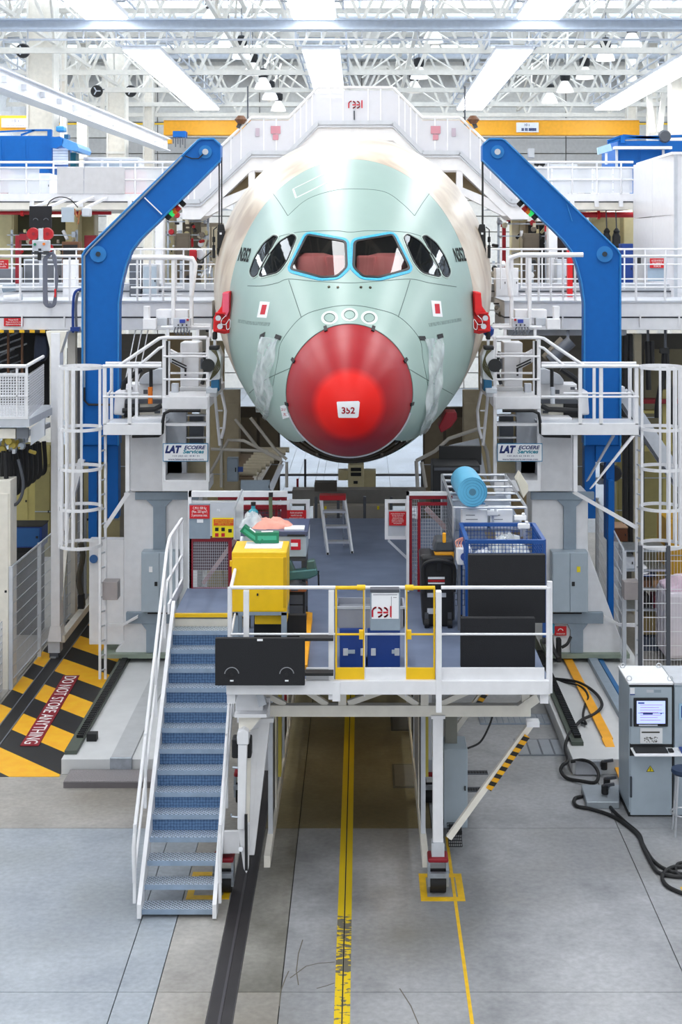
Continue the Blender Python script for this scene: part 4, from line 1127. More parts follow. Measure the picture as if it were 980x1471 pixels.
# workbench behind the yellow cabinet
Y2 = 20.1
t = thing('workbench', 'grey wheeled workbench with a red badge behind the yellow cabinet', 'workbench', P(400, 900, Y2))
MB().box(X(350, Y2), X(440, Y2), Y2, Y2 + .9, Z(800, Y2), Z(770, Y2)).build('drawer_block', CAB, t, bevel=.01)
MB().box(X(346, Y2), X(442, Y2), Y2 - .02, Y2 + .95, Z(770, Y2), Z(763, Y2)).build('bench_top', mat('bench_top', '#4e5876', .4), t, bevel=.006)
MB().pbox(413, 768, 438, 770.5, Y2 - .03, .03).build('handle_slot', BLK, t)
MB().pbox(418, 775, 432, 790, Y2 - .015, .015).build('red_badge', TXR, t, bevel=.004)
MB().pbox(418, 780, 428, 785, Y2 - .02, .01).build('badge_window', PAPER, t)
MB().pbox(352, 800, 440, 806, Y2 + .05, .8).build('lower_frame', DG, t)
for px in (356, 436):
    for dy in (.08, .8): MB().box(X(px, Y2) - .03, X(px, Y2) + .03, Y2 + dy, Y2 + dy + .06, DZ + .12, Z(800, Y2)).build('leg', DG, t); MB().tube((X(px, Y2) - .03, Y2 + dy, DZ + .06), (X(px, Y2) + .03, Y2 + dy, DZ + .06), .06, 12).build('wheel', BLK, t)
zb = Z(763, Y2)
crumple('crumpled pink and white cloth on the workbench behind the glove boxes', (X(392, 20.4), 20.45, zb), .26, .2, .14, PINK, 3, 'cloth', 'cloth')
crumple('crumpled clear plastic bag at the left end of the workbench', (X(362, 20.4), 20.5, zb), .16, .15, .22, FILM, 5, 'plastic_bag', 'bag')
MB_ = MB().box(X(408, Y2), X(437, Y2), Y2 + .05, Y2 + .3, zb, zb + .025)
tag(MB_.build('document_folder', PAPER, bevel=.004), 'white folder lying on the right end of the workbench', 'folder')
t = thing('spray_bottle', 'teal plastic canister standing on the workbench', 'canister', (X(364, 20.8), 20.8, zb))
MB().lathe((X(364, 20.8), 20.8, zb), [(.065, 0), (.07, .03), (.07, .15), (.03, .19), (.03, .23)], 14).build('body', mat('teal_can', '#2f93a4', .4), t, smooth=True)
MB().lathe((X(364, 20.8), 20.8, zb + .23), [(.035, 0), (.035, .05)], 12).build('cap', BLK, t)
# bench vice
Y3 = 20.0
t = thing('bench_vice', 'teal green cast bench vice bolted to the end of the workbench', 'vice', P(425, 845, Y3))
MB().pprism([(405, 822), (455, 817), (457, 826), (445, 832), (405, 835)], Y3, .16).build('body', TEAL, t, bevel=.02)
MB().pprism([(405, 808), (418, 806), (425, 822), (405, 824)], Y3 + .02, .13).build('fixed_jaw', mat('vice_green', '#54706c', .35, metal=.4), t, bevel=.015)
MB().pprism([(441, 806), (452, 804), (456, 822), (440, 822)], Y3 + .02, .13).build('moving_jaw', mat('vice_green', '#54706c', .35), t, bevel=.02)
MB().tube(P(430, 826, Y3 + .08), P(459, 823, Y3 + .08), .025, 12).build('screw', ALU, t, smooth=True)
MB().tube(P(457.5, 820, Y3 + .05), P(458, 846, Y3 + .05), .012, 8).build('handle', BLK, t)
MB().lathe(P(424, 842, Y3 + .1), [(.16, -.03), (.16, .03), (.1, .06), (.08, .12)], 18).build('swivel_base', DG, t, smooth=True)
t = thing('vice_pedestal', 'brown topped pedestal cupboard under the bench vice', 'cupboard', P(425, 905, Y3))
MB().pbox(404, 846, 440, 850, Y3 - .05, .45).build('top', mat('wood_brown', '#9a5a34', .5), t)
MB().pbox(406, 850, 438, 905, Y3, .4).build('body', BLK, t, bevel=.01)
MB().pbox(409, 855, 435, 868, Y3 - .015, .015).build('drawer', DG, t)
MB().pbox(409, 870, 435, 902, Y3 - .015, .015).build('door', DG, t)
# yellow kick plate bracket on the deck
m = MB().bar((X(445, 20.5), 20.6, DZ + .05), (X(440, 18.6), 18.0, DZ + .05), .07, .1); m.bar((X(445, 20.5), 20.6, DZ + .05), (X(438, 20.5), 20.6, DZ + .05), .07, .1)
tag(m.build('stop_bar', YG), 'yellow stop bar bolted along the deck beside the pedestal', 'bar')
# blue transit cases, grey tote, rail-mounted control box with the logo
Y4 = 18.25
for k, (a, b_, lb) in enumerate(((488, 526, 'blue plastic case behind the left yellow gate'), (528, 575, 'blue plastic case under the grey control box'))):
    t = thing('transit_case', lb, 'case', P((a + b_) / 2, 966, Y4))
    MB().pbox(a, 905, b_, 962, Y4, .5).build('body', DBLUE, t, bevel=.015)
    MB().pbox(a, 903, b_, 910, Y4 - .01, .52).build('lid', DBLUE, t, bevel=.01)
    for px in (a + 5, b_ - 8): MB().pbox(px, 932, px + 7, 942, Y4 - .025, .025).build('latch', LG, t, bevel=.004)
    MB().pbox(a + 10 if k == 0 else b_ - 12, 934, a + 22 if k == 0 else b_ - 2, 939, Y4 - .02, .02).build('clasp', CAB, t)
Y5 = 18.5
t = thing('storage_tote', 'shallow grey plastic tote resting on the blue cases', 'tote', P(530, 905, Y5))
zt_ = Z(903, Y4); x0, x1 = X(483, Y5), X(581, Y5)
MB().box(x0, x1, Y4 + .02, Y4 + .5, zt_, zt_ + .02).build('base', mat('tote_grey', '#8d919d', .5), t)
for q in ((x0, x1, Y4 + .02, Y4 + .04), (x0, x1, Y4 + .48, Y4 + .5), (x0, x0 + .02, Y4 + .02, Y4 + .5), (x1 - .02, x1, Y4 + .02, Y4 + .5)): MB().box(*q, zt_ + .02, zt_ + .27).build('side', mat('tote_grey', '#8d919d', .5), t)
MB().frame(x0 - .015, x1 + .015, Y4, zt_ + .245, zt_ + .275, .012, .012).build('rim', LG, t)
MB().box(x0 + .02, x1 - .02, Y4 + .04, Y4 + .48, zt_ + .02, zt_ + .2).build('stored_cloth', PVC, t, bevel=.03)
def reel(parent, c, ht, m):
    """the lettering of the maker: r, two turned e shapes, l"""
    w_ = ht * .16; U = ht
    def arc(cx, cz, r_, a0, a1, n=10): return [Vector((c[0] + cx + r_ * math.cos(math.radians(a0 + (a1 - a0) * k / n)), c[1], c[2] + cz + r_ * math.sin(math.radians(a0 + (a1 - a0) * k / n)))) for k in range(n + 1)]
    mb = MB(); tt = .004
    def stroke(pts):
        for a, b_ in zip(pts, pts[1:]):
            dd = (b_ - a).normalized() * w_ * .15; mb.bar(a - dd, b_ + dd, tt, w_, (0, 0, 1)) if abs((b_ - a).normalized().z) < .9 else mb.box(a.x - w_ / 2, a.x + w_ / 2, a.y - tt / 2, a.y + tt / 2, min(a.z, b_.z), max(a.z, b_.z))
    V_ = lambda x, z: Vector((c[0] + x * U, c[1], c[2] + z * U))
    stroke([V_(-.92, -.5), V_(-.92, .05)]); stroke(arc(-.52 * U, .03 * U, .4 * U, 178, 95))
    for ox in (-.42, .14):
        stroke(arc((ox + .02) * U, .02 * U, .38 * U, 82, 5)); stroke([V_(ox + .0, -.06), V_(ox + .42, -.06)]); stroke(arc((ox + .02) * U, -.06 * U, .42 * U, -25, -85))
    stroke([V_(.84, -.5), V_(.84, .56)])
    mb.build('logo', m, parent)
t = thing('control_box', 'grey rail mounted control box with a white sheet and red logo', 'control box', P(553, 907, 17.6))
MB().pbox(532, 849, 575, 906, 17.6, .14).build('body', MG, t, bevel=.01)
MB().pbox(532, 847, 574, 851, 17.58, .16).build('lid', DG, t)
MB().pbox(534, 852, 573, 889, 17.585, .012).build('sheet', PAPER, t)
reel(t, P(549, 879, 17.58), .125, TXR)
g = MB()
g.pbox(536, 854, 571, 854.7, 17.583, .002); g.pbox(562, 857, 562.6, 888, 17.583, .002); g.pbox(565, 858, 570, 858.6, 17.583, .002); g.build('printed_lines', DG, t)
m = MB().bar(P(482, 868, 18.4), P(500, 866, 18.4), .03)

# black and orange cleaning machine
Y6 = 20.2
t = thing('floor_machine', 'black wheeled vacuum machine with an orange top and loop handle', 'machine', P(630, 905, Y6))
MB().pprism([(606, 800), (652, 800), (652, 850), (650, 900), (608, 900), (605, 850)], Y6, .5).build('body', BLK, t, bevel=.03)
MB().pprism([(603, 797), (622, 796), (622, 850), (606, 850)], Y6 + .1, .45).build('side_tank', mat('tank_black', '#2a2a2d', .4), t, bevel=.03)
MB().pprism([(624, 792), (653, 792), (651, 816), (626, 814)], Y6 + .12, .4).build('hopper', YG, t, bevel=.03)
MB().pprism([(626, 776), (650, 776), (654, 793), (622, 793)], Y6 + .1, .42).build('hood', mat('hood_grey', '#42474e', .4), t, bevel=.03)
MB().pprism([(636, 766), (641, 766), (641, 780), (636, 780)], Y6 + .08, .06).build('lever', YG, t, bevel=.01)
MB().path(catmull([P(609, 852, Y6 - .05), P(608, 818, Y6 - .05), P(614, 808, Y6 - .08), P(630, 805, Y6 - .1), P(646, 808, Y6 - .08), P(653, 818, Y6 - .05), P(652, 850, Y6 - .05)], 6), .028, 10).build('loop_handle', BLK, t, smooth=True)
MB().bar(P(631, 806, Y6 - .07), P(631, 820, Y6 - .05), .06).build('handle_stem', BLK, t)
for a, b_, c_, d_, m in ((615, 829, 639, 832, PAPER), (615, 833, 639, 836, RED), (615, 837, 639, 839, PAPER), (614, 852, 641, 858, LG), (614, 874, 630, 882, LG)):
    MB().pbox(a, b_, c_, d_, Y6 - .012, .012).build('sticker', m, t)
for px in (613, 646): MB().tube((X(px, Y6) - .03, Y6 - .05, DZ + .06), (X(px, Y6) + .03, Y6 - .05, DZ + .06), .06, 14).build('wheel', BLK, t); MB().bar((X(px, Y6), Y6, DZ + .06), (X(px, Y6), Y6, DZ + .2), .05).build('wheel_fork', DG, t)

# chrome tube rack and what lies on it
Yr0, Yr1 = 20.6, 23.6
t = thing('tube_rack', 'chrome tube rack with wire sides at the right of the platform', 'rack', (X(705, 21.5), 21.5, DZ))
xa, xb = X(652, 20.6), X(756, 20.6); zr = Z(729, Yr0)
for x in (xa, xb):
    MB().tube((x, Yr0, zr), (x, Yr1, zr), .022, 8).build('side_tube', ALU, t, smooth=True)
    for y in (Yr0, Yr1): MB().tube((x, y, DZ), (x, y, zr), .022, 8).build('post', ALU, t, smooth=True)
    MB().tube((x, Yr0, DZ + .35), (x, Yr1, DZ + .35), .018, 8).build('side_tube', ALU, t, smooth=True)
for k in range(6):
    y = Yr0 + (Yr1 - Yr0) * k / 5
    MB().tube((xa, y, zr), (xb, y, zr), .02, 8).build('rung', ALU, t, smooth=True)
MB().box(xa, xb, Yr0 + .1, Yr1, zr - .35, zr - .33).build('shelf', mat('shelf_grey', '#6d7788', .5), t)
MB().wires((xa, Yr0, DZ + .2), (0, 3.0, 0), (0, 0, zr - DZ - .2), 24, 12, .008).build('wire_side', PVC, t, kind='stuff')
MB().wires((xa, Yr0, DZ + .2), (xb - xa, 0, 0), (0, 0, .5), 20, 6, .008).build('wire_front', PVC, t, kind='stuff')
for a, b_, lb in ((664, 700, 'left of two white printed boxes on the tube rack shelf'), (704, 736, 'right of two white printed boxes on the tube rack shelf')):
    zz = zr - .33
    tt_ = thing('printed_box', lb, 'box', (X((a + b_) / 2, 20.8), 20.9, zz))
    MB().box(X(a, 20.8), X(b_, 20.8), 20.75, 21.1, zz, zz + .27).build('body', PAPER, tt_, bevel=.005)
    g = MB()
    for k in range(3): g.box(X(a + 5, 20.8), X(b_ - 10 - 4 * k, 20.8), 20.744, 20.75, zz + .07 + .06 * k, zz + .08 + .06 * k)
    g.build('printed_lines', PVC, tt_)
# blue roll
c0, c1 = P(679, 696, 20.55), P(668, 676, 21.6)
c0.z = c1.z = zr + .225
t = thing('film_roll', 'large light blue film roll lying across the chrome rack', 'roll', (c0.x, 21, zr))
MB().tube(c0, c1, .21, 32).build('roll', LBLUE, t, smooth=True)
MB().tube(c0 + (c0 - c1).normalized() * .002, c0 - (c0 - c1).normalized() * .1, .035, 14).build('core_hole', BLK, t)
for r_ in (.09, .13, .17, .2): MB().path([c0 + (c0 - c1).normalized() * .002 + Vector((r_ * math.cos(k * PI / 16), 0, r_ * math.sin(k * PI / 16))) for k in range(32)], .004, 4, True).build('winding_edge', mat('film_edge', '#3f8fb8', .5), t)
MB().tube(c0 + (c0 - c1).normalized() * .004, c0, .05, 18).build('core_tube', mat('core_grey', '#4c7d96', .6), t)
MB().bar(c0 + Vector((.13, .02, -.17)), c1 + Vector((.13, 0, -.17)), .1, .012).build('loose_end', mat('film_dark', '#2d6fa0', .5), t)
t = MB().pprism([(742, 690), (748, 679), (759, 697), (759, 706), (752, 716)], 21.6, .3)
tag(t.build('bent_board', mat('board_cream', '#d8d2c2', .6), None, bevel=.01), 'bent cream board leaning on the right side of the rack', 'board')
# blue wire basket with bags
Y7 = 19.3
xa, xb = X(671, Y7), X(782, Y7); zr2 = Z(778, Y7)
t = thing('wire_basket', 'blue steel mesh basket trolley behind the black foam boards', 'basket', ((xa + xb) / 2, Y7 + .6, DZ))
BB = mat('basket_blue', '#1d4f97', .4)
for q in (((xa, Y7, zr2), (xb, Y7, zr2)), ((xa, Y7 + 1.2, zr2), (xb, Y7 + 1.2, zr2)), ((xa, Y7, zr2), (xa, Y7 + 1.2, zr2)), ((xb, Y7, zr2), (xb, Y7 + 1.2, zr2))): MB().bar(*q, .05).build('rim', BB, t)
for x in (xa, xb):
    for y in (Y7, Y7 + 1.2): MB().bar((x, y, DZ + .1), (x, y, zr2), .045).build('post', BB, t); MB().tube((x - .02, y, DZ + .05), (x + .02, y, DZ + .05), .05, 12).build('caster', BLK, t)
MB().box(xa, xb, Y7, Y7 + 1.2, zr2 - .42, zr2 - .4).build('tray', mat('tray_blue', '#30568a', .5), t)
g = MB(); g.wires((xa, Y7, zr2 - .4), (xb - xa, 0, 0), (0, 0, .4), 22, 8, .007); g.wires((xa, Y7 + 1.2, zr2 - .4), (xb - xa, 0, 0), (0, 0, .4), 22, 8, .007); g.wires((xa, Y7, zr2 - .4), (0, 1.2, 0), (0, 0, .4), 22, 8, .007); g.wires((xb, Y7, zr2 - .4), (0, 1.2, 0), (0, 0, .4), 22, 8, .007)
g.build('wire_mesh', BB, t, kind='stuff')
crumple('clear plastic bag of parts lying in the blue basket', (X(733, 19.8), 19.85, zr2 - .39), .3, .3, .42, FILM, 8, 'plastic_bag', 'bag')
crumple('grey folded sheet lying in the blue basket beside the bag', (X(694, 19.8), 19.85, zr2 - .39), .16, .3, .2, LG, 9, 'folded_sheet', 'sheet')
for k, (a, b_, y, lb) in enumerate(((708, 741, 20.7, 'white plastic spray head standing behind the blue basket'), (748, 748, 19.5, 'white clamp hooked on the right rim of the basket, upper'), (753, 760, 19.4, 'white clamp hooked on the right rim of the basket, lower'))):
    c = P(a, b_, y)
    t = thing('plastic_clamp', lb, 'clamp', c)
    MB().box(c.x - .08, c.x + .08, c.y, c.y + .06, c.z, c.z + .07).build('jaw', PAPER, t, bevel=.015)
    MB().bar((c.x, c.y + .03, c.z), (c.x + .02, c.y + .05, c.z - .22), .03).build('arm', ALU, t)
    MB().box(c.x + .02, c.x + .06, c.y, c.y + .05, c.z + .06, c.z + .1).build('tip', PAPER, t, bevel=.01)
# small white drum unit left of the basket
t = thing('cable_drum', 'white and blue cable drum unit left of the blue basket', 'drum', P(668, 905, 19.9))
MB().pbox(657, 788, 678, 812, 19.9, .3).build('body', PAPER, t, bevel=.02)
MB().tube(P(667.5, 800, 19.9), P(667.5, 800, 19.86), .055, 18).build('hub', DBLUE, t)
for px in (660, 674): MB().box(X(px, 20) - .02, X(px, 20) + .02, 20, 20.05, DZ, Z(812, 19.9)).build('leg', PVC, t)
g = MB()
for k in range(3): g.path(catmull([P(657 + 3 * k, 786, 20), P(655 + 4 * k, 778, 20), P(664 + 3 * k, 773, 20), P(672, 776 + 3 * k, 20)], 5), .012, 5)
g.build('cable_loop', PINK, t)
# black crate stack behind the rack
t = thing('tool_chest', 'black tool chest with open lid behind the chrome rack', 'chest', P(660, 720, 24.6))
MB().pbox(622, 668, 690, 745, 24.6, .8).build('body', BLK, t, bevel=.02)
MB().pbox(631, 641, 692, 668, 25.3, .08).build('lid', BLK, t, bevel=.01)
MB().pbox(624, 672, 688, 676, 24.57, .04).build('edge_trim', DG, t)
MB().pbox(640, 690, 670, 694, 24.57, .03).build('handle', DG, t)
# step ladder
Yl = 25.0
t = thing('step_ladder', 'small aluminium step ladder with a red top standing on the deck', 'ladder', P(480, 795, Yl))
for p, q in (((461, 716), (471, 797)), ((495, 716), (506, 795))): MB().bar(P(*p, Yl + .05), P(*q, Yl - .15), .035, .05).build('rail', ALU, t)
for p, q in (((463, 716), (467, 790)), ((493, 716), (494, 790))): MB().bar(P(*p, Yl + .1), P(*q, Yl + .75), .025).build('back_leg', ALU, t)
MB().pbox(459, 712, 497, 719, Yl, .25).build('top_step', RED, t, bevel=.01)
for a, b_, c_ in ((464, 497, 734), (467, 501, 756), (470, 504, 778)): MB().pbox(a, c_, b_, c_ + 3, Yl - .1, .16).build('step', ALU, t)
for px, py in ((471, 797), (506, 795)): MB().pbox(px - 1.5, py - 3, px + 1.5, py, Yl - .18, .06).build('foot', BLK, t)

# red gated cages left and right with their notices
def notice(t, px0, py0, px1, py1, Y, lines, m=SIGNR, tm=TXW, pad=.8):
    MB().pbox(px0, py0, px1, py1, Y, .012).build('notice', m, t)
    textfit(t, lines, P((px0 + px1) / 2, (py0 + py1) / 2, Y - .004), (px1 - px0) * Y / F * pad, (py1 - py0) * Y / F * pad, tm)
def mesh_gate(t, px0, py0, px1, py1, Y, m=DRED, wd=.07, nx=10, ny=10):
    x0, x1, z0, z1 = X(px0, Y), X(px1, Y), Z(py1, Y), Z(py0, Y)
    MB().frame(x0, x1, Y, z0, z1, wd, .05).build('gate_frame', m, t)
    MB().wires((x0 + wd, Y + .02, z0 + wd), (x1 - x0 - 2 * wd, 0, 0), (0, 0, z1 - z0 - 2 * wd), nx, ny, .0045).build('wire_mesh', LG, t, kind='stuff')
Yc = 22.5
t = thing('lift_gate', 'white and red mesh gate with red and yellow notices behind the stair head', 'gate', P(340, 850, Yc))
MB().pbox(271, 706, 413, 714, Yc, .08).build('header', W, t)
MB().pbox(313, 711, 410, 718, Yc + .2, .06).build('red_header', DRED, t)
MB().pbox(270, 706, 275, 850, Yc, .08).build('post', W, t)
MB().pbox(272, 720, 415, 725, Yc + .05, .06).build('mid_header', W, t)
mesh_gate(t, 272, 773, 333, 850, Yc, DRED, .055, 18, 16)
MB().pbox(272, 724, 302, 774, Yc - .03, .04).build('backing_panel', MG, t); MB().pbox(302, 722, 338, 770, Yc - .03, .04).build('backing_panel', LG, t)
notice(t, 272.5, 726, 301, 745, Yc - .05, 'C.M.U. 500 Kg\n(Max. 250 kg/m²)\n3 personnes max.')
MB().pbox(283, 746, 292, 751, Yc - .045, .01).build('small_label', PAPER, t)
MB().pbox(305, 744, 337, 772, Yc - .05, .012).build('notice', SIGNY, t)
MB().pbox(307, 746, 337, 755, Yc - .056, .01).build('notice_band', mat('sign_orange', '#e0531a', .5), t)
textfit(t, 'RISQUE DE CHUTE D\'OBJETS\nDANS LA ZONE DE TRAVAIL\nPORT DU CASQUE', P(322, 750.5, Yc - .06), .28, .07, SIGNY)
for a, b_ in ((309, 758), (318, 758), (328, 760), (309, 766), (318, 766)): MB().pbox(a, b_, a + 5, b_ + 5, Yc - .056, .008).build('pictogram', TXK if b_ < 762 else TXR, t)
text(t, 'P6', P(314, 733, Yc - .035), .055, PAPER)
MB().box(X(276, Yc + 1.3), X(410, Yc + 1.3), Yc + 1.3, Yc + 1.35, DZ, Z(735, Yc + 1.3)).build('rear_panel', mat('cage_plum', '#54404a', .6, var=.3, scale=5), t)
MB().bar(P(292, 838, Yc + .4), P(338, 775, Yc + .4), .06).build('cage_brace', mat('pale_brace', '#b79c9d', .5), t)
MB().pbox(280, 726, 415, 732, Yc + 1.0, .06).build('rear_rail', DRED, t)
MB().pbox(395, 713, 399, 770, Yc + .6, .05).build('rear_post', DRED, t)
MB().pbox(404, 713, 412, 790, Yc + .3, .08).build('rear_post', DRED, t)
MB().wires(P(370, 775, Yc + .6), (.36, 0, 0), (0, 0, .5), 6, 9, .008).build('wire_side', DRED, t, kind='stuff')
t2 = thing('folding_barrier', 'white framed barrier with a red notice left of the step ladder', 'barrier', P(426, 790, Yc + .8))
MB().frame(X(411, Yc + .8), X(445, Yc + .8), Yc + .8, Z(774, Yc + .8), Z(718, Yc + .8), .06).build('frame', W, t2)
MB().pbox(413, 752, 440, 771, Yc + .82, .02).build('panel', LG, t2)
notice(t2, 412, 733, 440, 752, Yc + .78, 'Accès strictement\ninterdit lors des\nmouvements train et\nen présence d\'aéronef')
t = thing('folding_barrier', 'white framed barrier with a red notice right of the step ladder', 'barrier', P(570, 790, Yc))
MB().frame(X(553, Yc), X(587, Yc), Yc, Z(775, Yc), Z(718, Yc), .05).build('frame', W, t)
MB().pbox(557, 733, 585, 771, Yc + .02, .02).build('panel', LG, t)
notice(t, 559, 735, 584, 755, Yc - .02, 'Accès strictement interdit\nlors des mouvements\ndu train avant et en\nprésence de charge.\nAppeler le responsable\navant toute manœuvre\nde la passerelle.')
MB().bar(P(558, 776, Yc), P(586, 803, Yc), .035).build('stay', LG, t)
t = thing('mesh_gate', 'red framed wire mesh gate right of the deck walkway', 'gate', P(625, 850, Yc - .3))
MB().pbox(584, 707, 588, 850, Yc - .3, .08).build('post', W, t); MB().pbox(584, 707, 650, 712, Yc - .3, .08).build('header', W, t)
MB().pbox(588, 711, 650, 717, Yc - .28, .06).build('red_header', DRED, t); MB().pbox(588, 718, 592, 840, Yc - .28, .06).build('red_post', DRED, t)
mesh_gate(t, 600, 722, 652, 850, Yc - .35, DRED, .045, 12, 24)
MB().bar(P(612, 730, Yc), P(650, 768, Yc), .07).build('cage_brace', mat('pale_brace', '#b79c9d', .5), t)
MB().wires(P(592, 840, Yc - .2), (.1, 0, 0), (0, 0, 1.3), 3, 22, .008).build('wire_side', LG, t, kind='stuff')
t = thing('safety_harness', 'olive webbing strap hung from the top of the red cage', 'strap', P(388, 755, Yc - .1))
MB().pprism([(386, 712), (391, 712), (392, 752), (387, 756)], Yc - .12, .03).build('webbing', mat('olive_web', '#5f6b4c', .7), t)
MB().pbox(386, 708, 392, 714, Yc - .13, .05).build('buckle', BLK, t)
t = thing('glass_screen', 'clear curved splash screen standing at the left of the workbench', 'screen', P(342, 775, 21.2))
m = MB(); m.prism([P(337, 730, 21.2), P(348, 704, 21.2), P(350, 706, 21.2), P(350, 775, 21.2), P(337, 775, 21.2)], (0, 1, 0), .01)
m.build('sheet', FILM, t)
MB().path([P(337, 775, 21.2), P(337, 729, 21.2), P(348, 703, 21.2)], .014, 6).build('frame', ALU, t)

# warm tube lamp under the deck
t = thing('tube_lamp', 'warm tube lamp fixed under the deck of the work platform', 'lamp', (.45, 23, 2.55))
MB().tube((.45, 22.3, 2.62), (.45, 23.7, 2.62), .03, 10).build('tube', mat('warm_tube', '#ffe9b0', .4, var=0, emit='#ffd98a', es=17), t, smooth=True)
MB().box(.38, .52, 22.25, 23.75, 2.66, 2.72).build('housing', W, t)
MB().bar((.45, 22.5, 2.7), (.45, 22.5, 2.85), .04).build('hanger', W, t)
# ------------------------------------------------------------------ side bases, masts, access platforms, blue arms
CXW = -0.2
def tower(s):
    side = 'left' if s < 0 else 'right'
    AX = 505.0
    def q(px): return px if s < 0 else 2 * AX - px             # left pixel columns mirrored about the aircraft axis
    def rect(m, a, b, c, d, Y, dep):
        a, c = q(a), q(c)
        return m.pbox(min(a, c), b, max(a, c), d, Y, dep)
    def bx(nm, m, t, a, b, c, d, Y, dep, bevel=0.0): return rect(MB(), a, b, c, d, Y, dep).build(nm, m, t, bevel=bevel)
    def poly(nm, m, t, pts, Y, dep, bevel=0.0): return MB().pprism([(q(a), b) for a, b in pts], Y, dep).build(nm, m, t, bevel=bevel)
    def tb(nm, m, t, pts, Y, r=.028, dY=0.0):
        return MB().path([P(q(a), b, Y) + Vector((0, dY, 0)) for a, b in pts], r, 8).build(nm, m, t, smooth=True)
    # ---- blue lifting arm
    Ya = 29.0
    t = thing('jib_crane', 'tall blue cranked lifting arm on the %s side of the aircraft nose' % side, 'crane arm', P(q(144), 745, Ya))
    outl = [(118, 640), (118, 366), (123, 358), (284, 201), (289, 199), (307, 199), (317, 208), (317, 230), (228, 318), (214, 331), (200, 345), (188, 361), (180, 383), (174, 407), (170, 436), (170, 640)]
    poly('arm_body', BLUE, t, outl, Ya, .42, .02)
    poly('lower_post', BLUE, t, [(154, 640), (170, 640), (170, 745), (154, 745)], Ya + .1, .3, .01)
    bx('lower_bracket', BLUE, t, 118, 640, 154, 664, Ya + .05, .3, .01)
    poly('base_post', BLUE, t, [(127, 664), (139, 664), (139, 775), (127, 775)], Ya + .2, .3)
    edge = [(118.5, 640), (118.5, 366), (123, 358.5), (284.5, 201.5), (289, 199.5), (307, 199.5), (316.5, 208)]
    MB().path([P(q(a), b, Ya - .03) for a, b in edge], .022, 5).build('edge_flange', mat('blue_edge', '#2a7fc4', .35), t)
    edge2 = [(170, 640), (170, 436), (174, 407), (180, 383), (188, 361), (200, 345), (214, 331), (228, 318), (317, 230)]
    MB().path([P(q(a), b, Ya - .02) for a, b in edge2], .02, 5).build('edge_flange', mat('blue_edge', '#2a7fc4', .35), t)
    bt = MB().tube(P(q(141), 365, Ya), P(q(141), 365, Ya - .06), .16, 28).build('pivot_cap', mat('blue_cap', '#1673bb', .35), t, smooth=True)
    MB().tube(P(q(141), 365, Ya - .06), P(q(141), 365, Ya - .1), .05, 14).build('bolt', mat('bolt_dark', '#1c2c3a', .5), bt)
    bt = MB().tube(P(q(295), 218, Ya), P(q(295), 218, Ya - .05), .13, 26).build('pulley_cap', mat('blue_cap', '#1673bb', .35), t, smooth=True)
    MB().tube(P(q(295), 218, Ya - .05), P(q(295), 218, Ya - .09), .06, 14).build('bolt', ALU, bt)
    if s < 0:
        tb('conduit', mat('conduit_grey', '#7d8b9a', .4), t, [(122, 575), (122, 368), (128, 360), (262, 226)], Ya, .02, -.05)
        poly('joint_plate', BLUE, t, [(207, 283), (233, 309), (231, 311), (205, 285)], Ya - .03, .03)
        tb('joint_line', PAPER, t, [(208, 284), (233, 308)], Ya, .012, -.04)
        tb('cable', BLK, t, [(266, 224), (276, 228), (286, 228), (292, 222)], Ya, .012, -.06)
        tb('drop_conduit', BLK, t, [(122, 556), (122, 575), (128, 581), (160, 581)], Ya, .022, -.05)
    else:
        tb('joint_line', mat('blue_edge', '#2a7fc4', .35), t, [(196, 293), (188, 318)], Ya, .01, -.02)
        bx('grey_box', LG, t, 242, 213, 250, 226, Ya - .2, .2)
    # ---- beacon lights under the arm
    t = thing('signal_lamp', 'slanted stack of red, amber and green signal lamps under the %s blue arm' % side, 'lamp', P(q(253), 303, 29.3))
    for k, (a, b, m) in enumerate(((262, 292, BLK), (255, 299, RED), (251, 302.5, ORG), (247, 306, mat('lamp_green', '#18a04c', .3, emit='#30e070', es=.6)), (241, 311, BLK))):
        d_ = Vector((.07, 0, .07)) if s < 0 else Vector((-.07, 0, .07))
        c = P(q(a), b, 29.3); MB().tube(c - d_ * .5, c + d_ * .5, .07, 12).build('lens' if 0 < k < 4 else 'end_cap', m, t, smooth=True)
    # ---- hook on its cables
    t = thing('lifting_hook', 'black lifting link hanging on cables from the %s blue arm' % side, 'hook', P(q(317), 372, 29.2))
    Yh = 29.2
    for a in ((315, 318.5) if s < 0 else (316.5,)): MB().tube(P(q(a), 226, Yh), P(q(a), 326, Yh), .02 if s > 0 else .014, 6).build('cable', BLK, t)
    poly('block', BLK, t, [(313, 322), (321, 322), (323, 332), (312, 332)], Yh - .05, .12, .02)
    bx('tag', PAPER, t, 315.5, 334, 318.5, 337, Yh - .1, .03)
    o_ = rounded([(312, 331), (323.5, 331), (323.5, 370), (312, 370)], 5)
    poly('link_body', BLK, t, [(312, 331), (323.5, 331), (323.5, 357), (312, 357)], Yh - .06, .12, .02)
    MB().path([P(q(a), b, Yh) for a, b in [(313.7, 356), (313.7, 364), (315, 368), (317.8, 369.4), (320.5, 368), (322, 364), (322, 356)]], .028, 8).build('link_eye', BLK, t, smooth=True)
    t2 = thing('chain_pendant', 'short black pendant control hanging beside the %s lifting link' % side, 'pendant', P(q(307), 370, 29.3))
    bx('grip', BLK, t2, 305, 352, 309, 371, 29.3, .08, .01); bx('grip_top', BLK, t2, 305, 340, 309, 348, 29.3, .08, .01)
    tb('wire', BLK, t2, [(307, 352), (307, 330), (312, 326)], 29.3, .012)
    # ---- raised base slab with rails
    SLAB = mat('slab_paint', '#cfd1d3', .5, var=.06, scale=2)
    x0, x1 = (-4.65, -3.0) if s < 0 else (3.26, 5.3)
    yf = 22.6
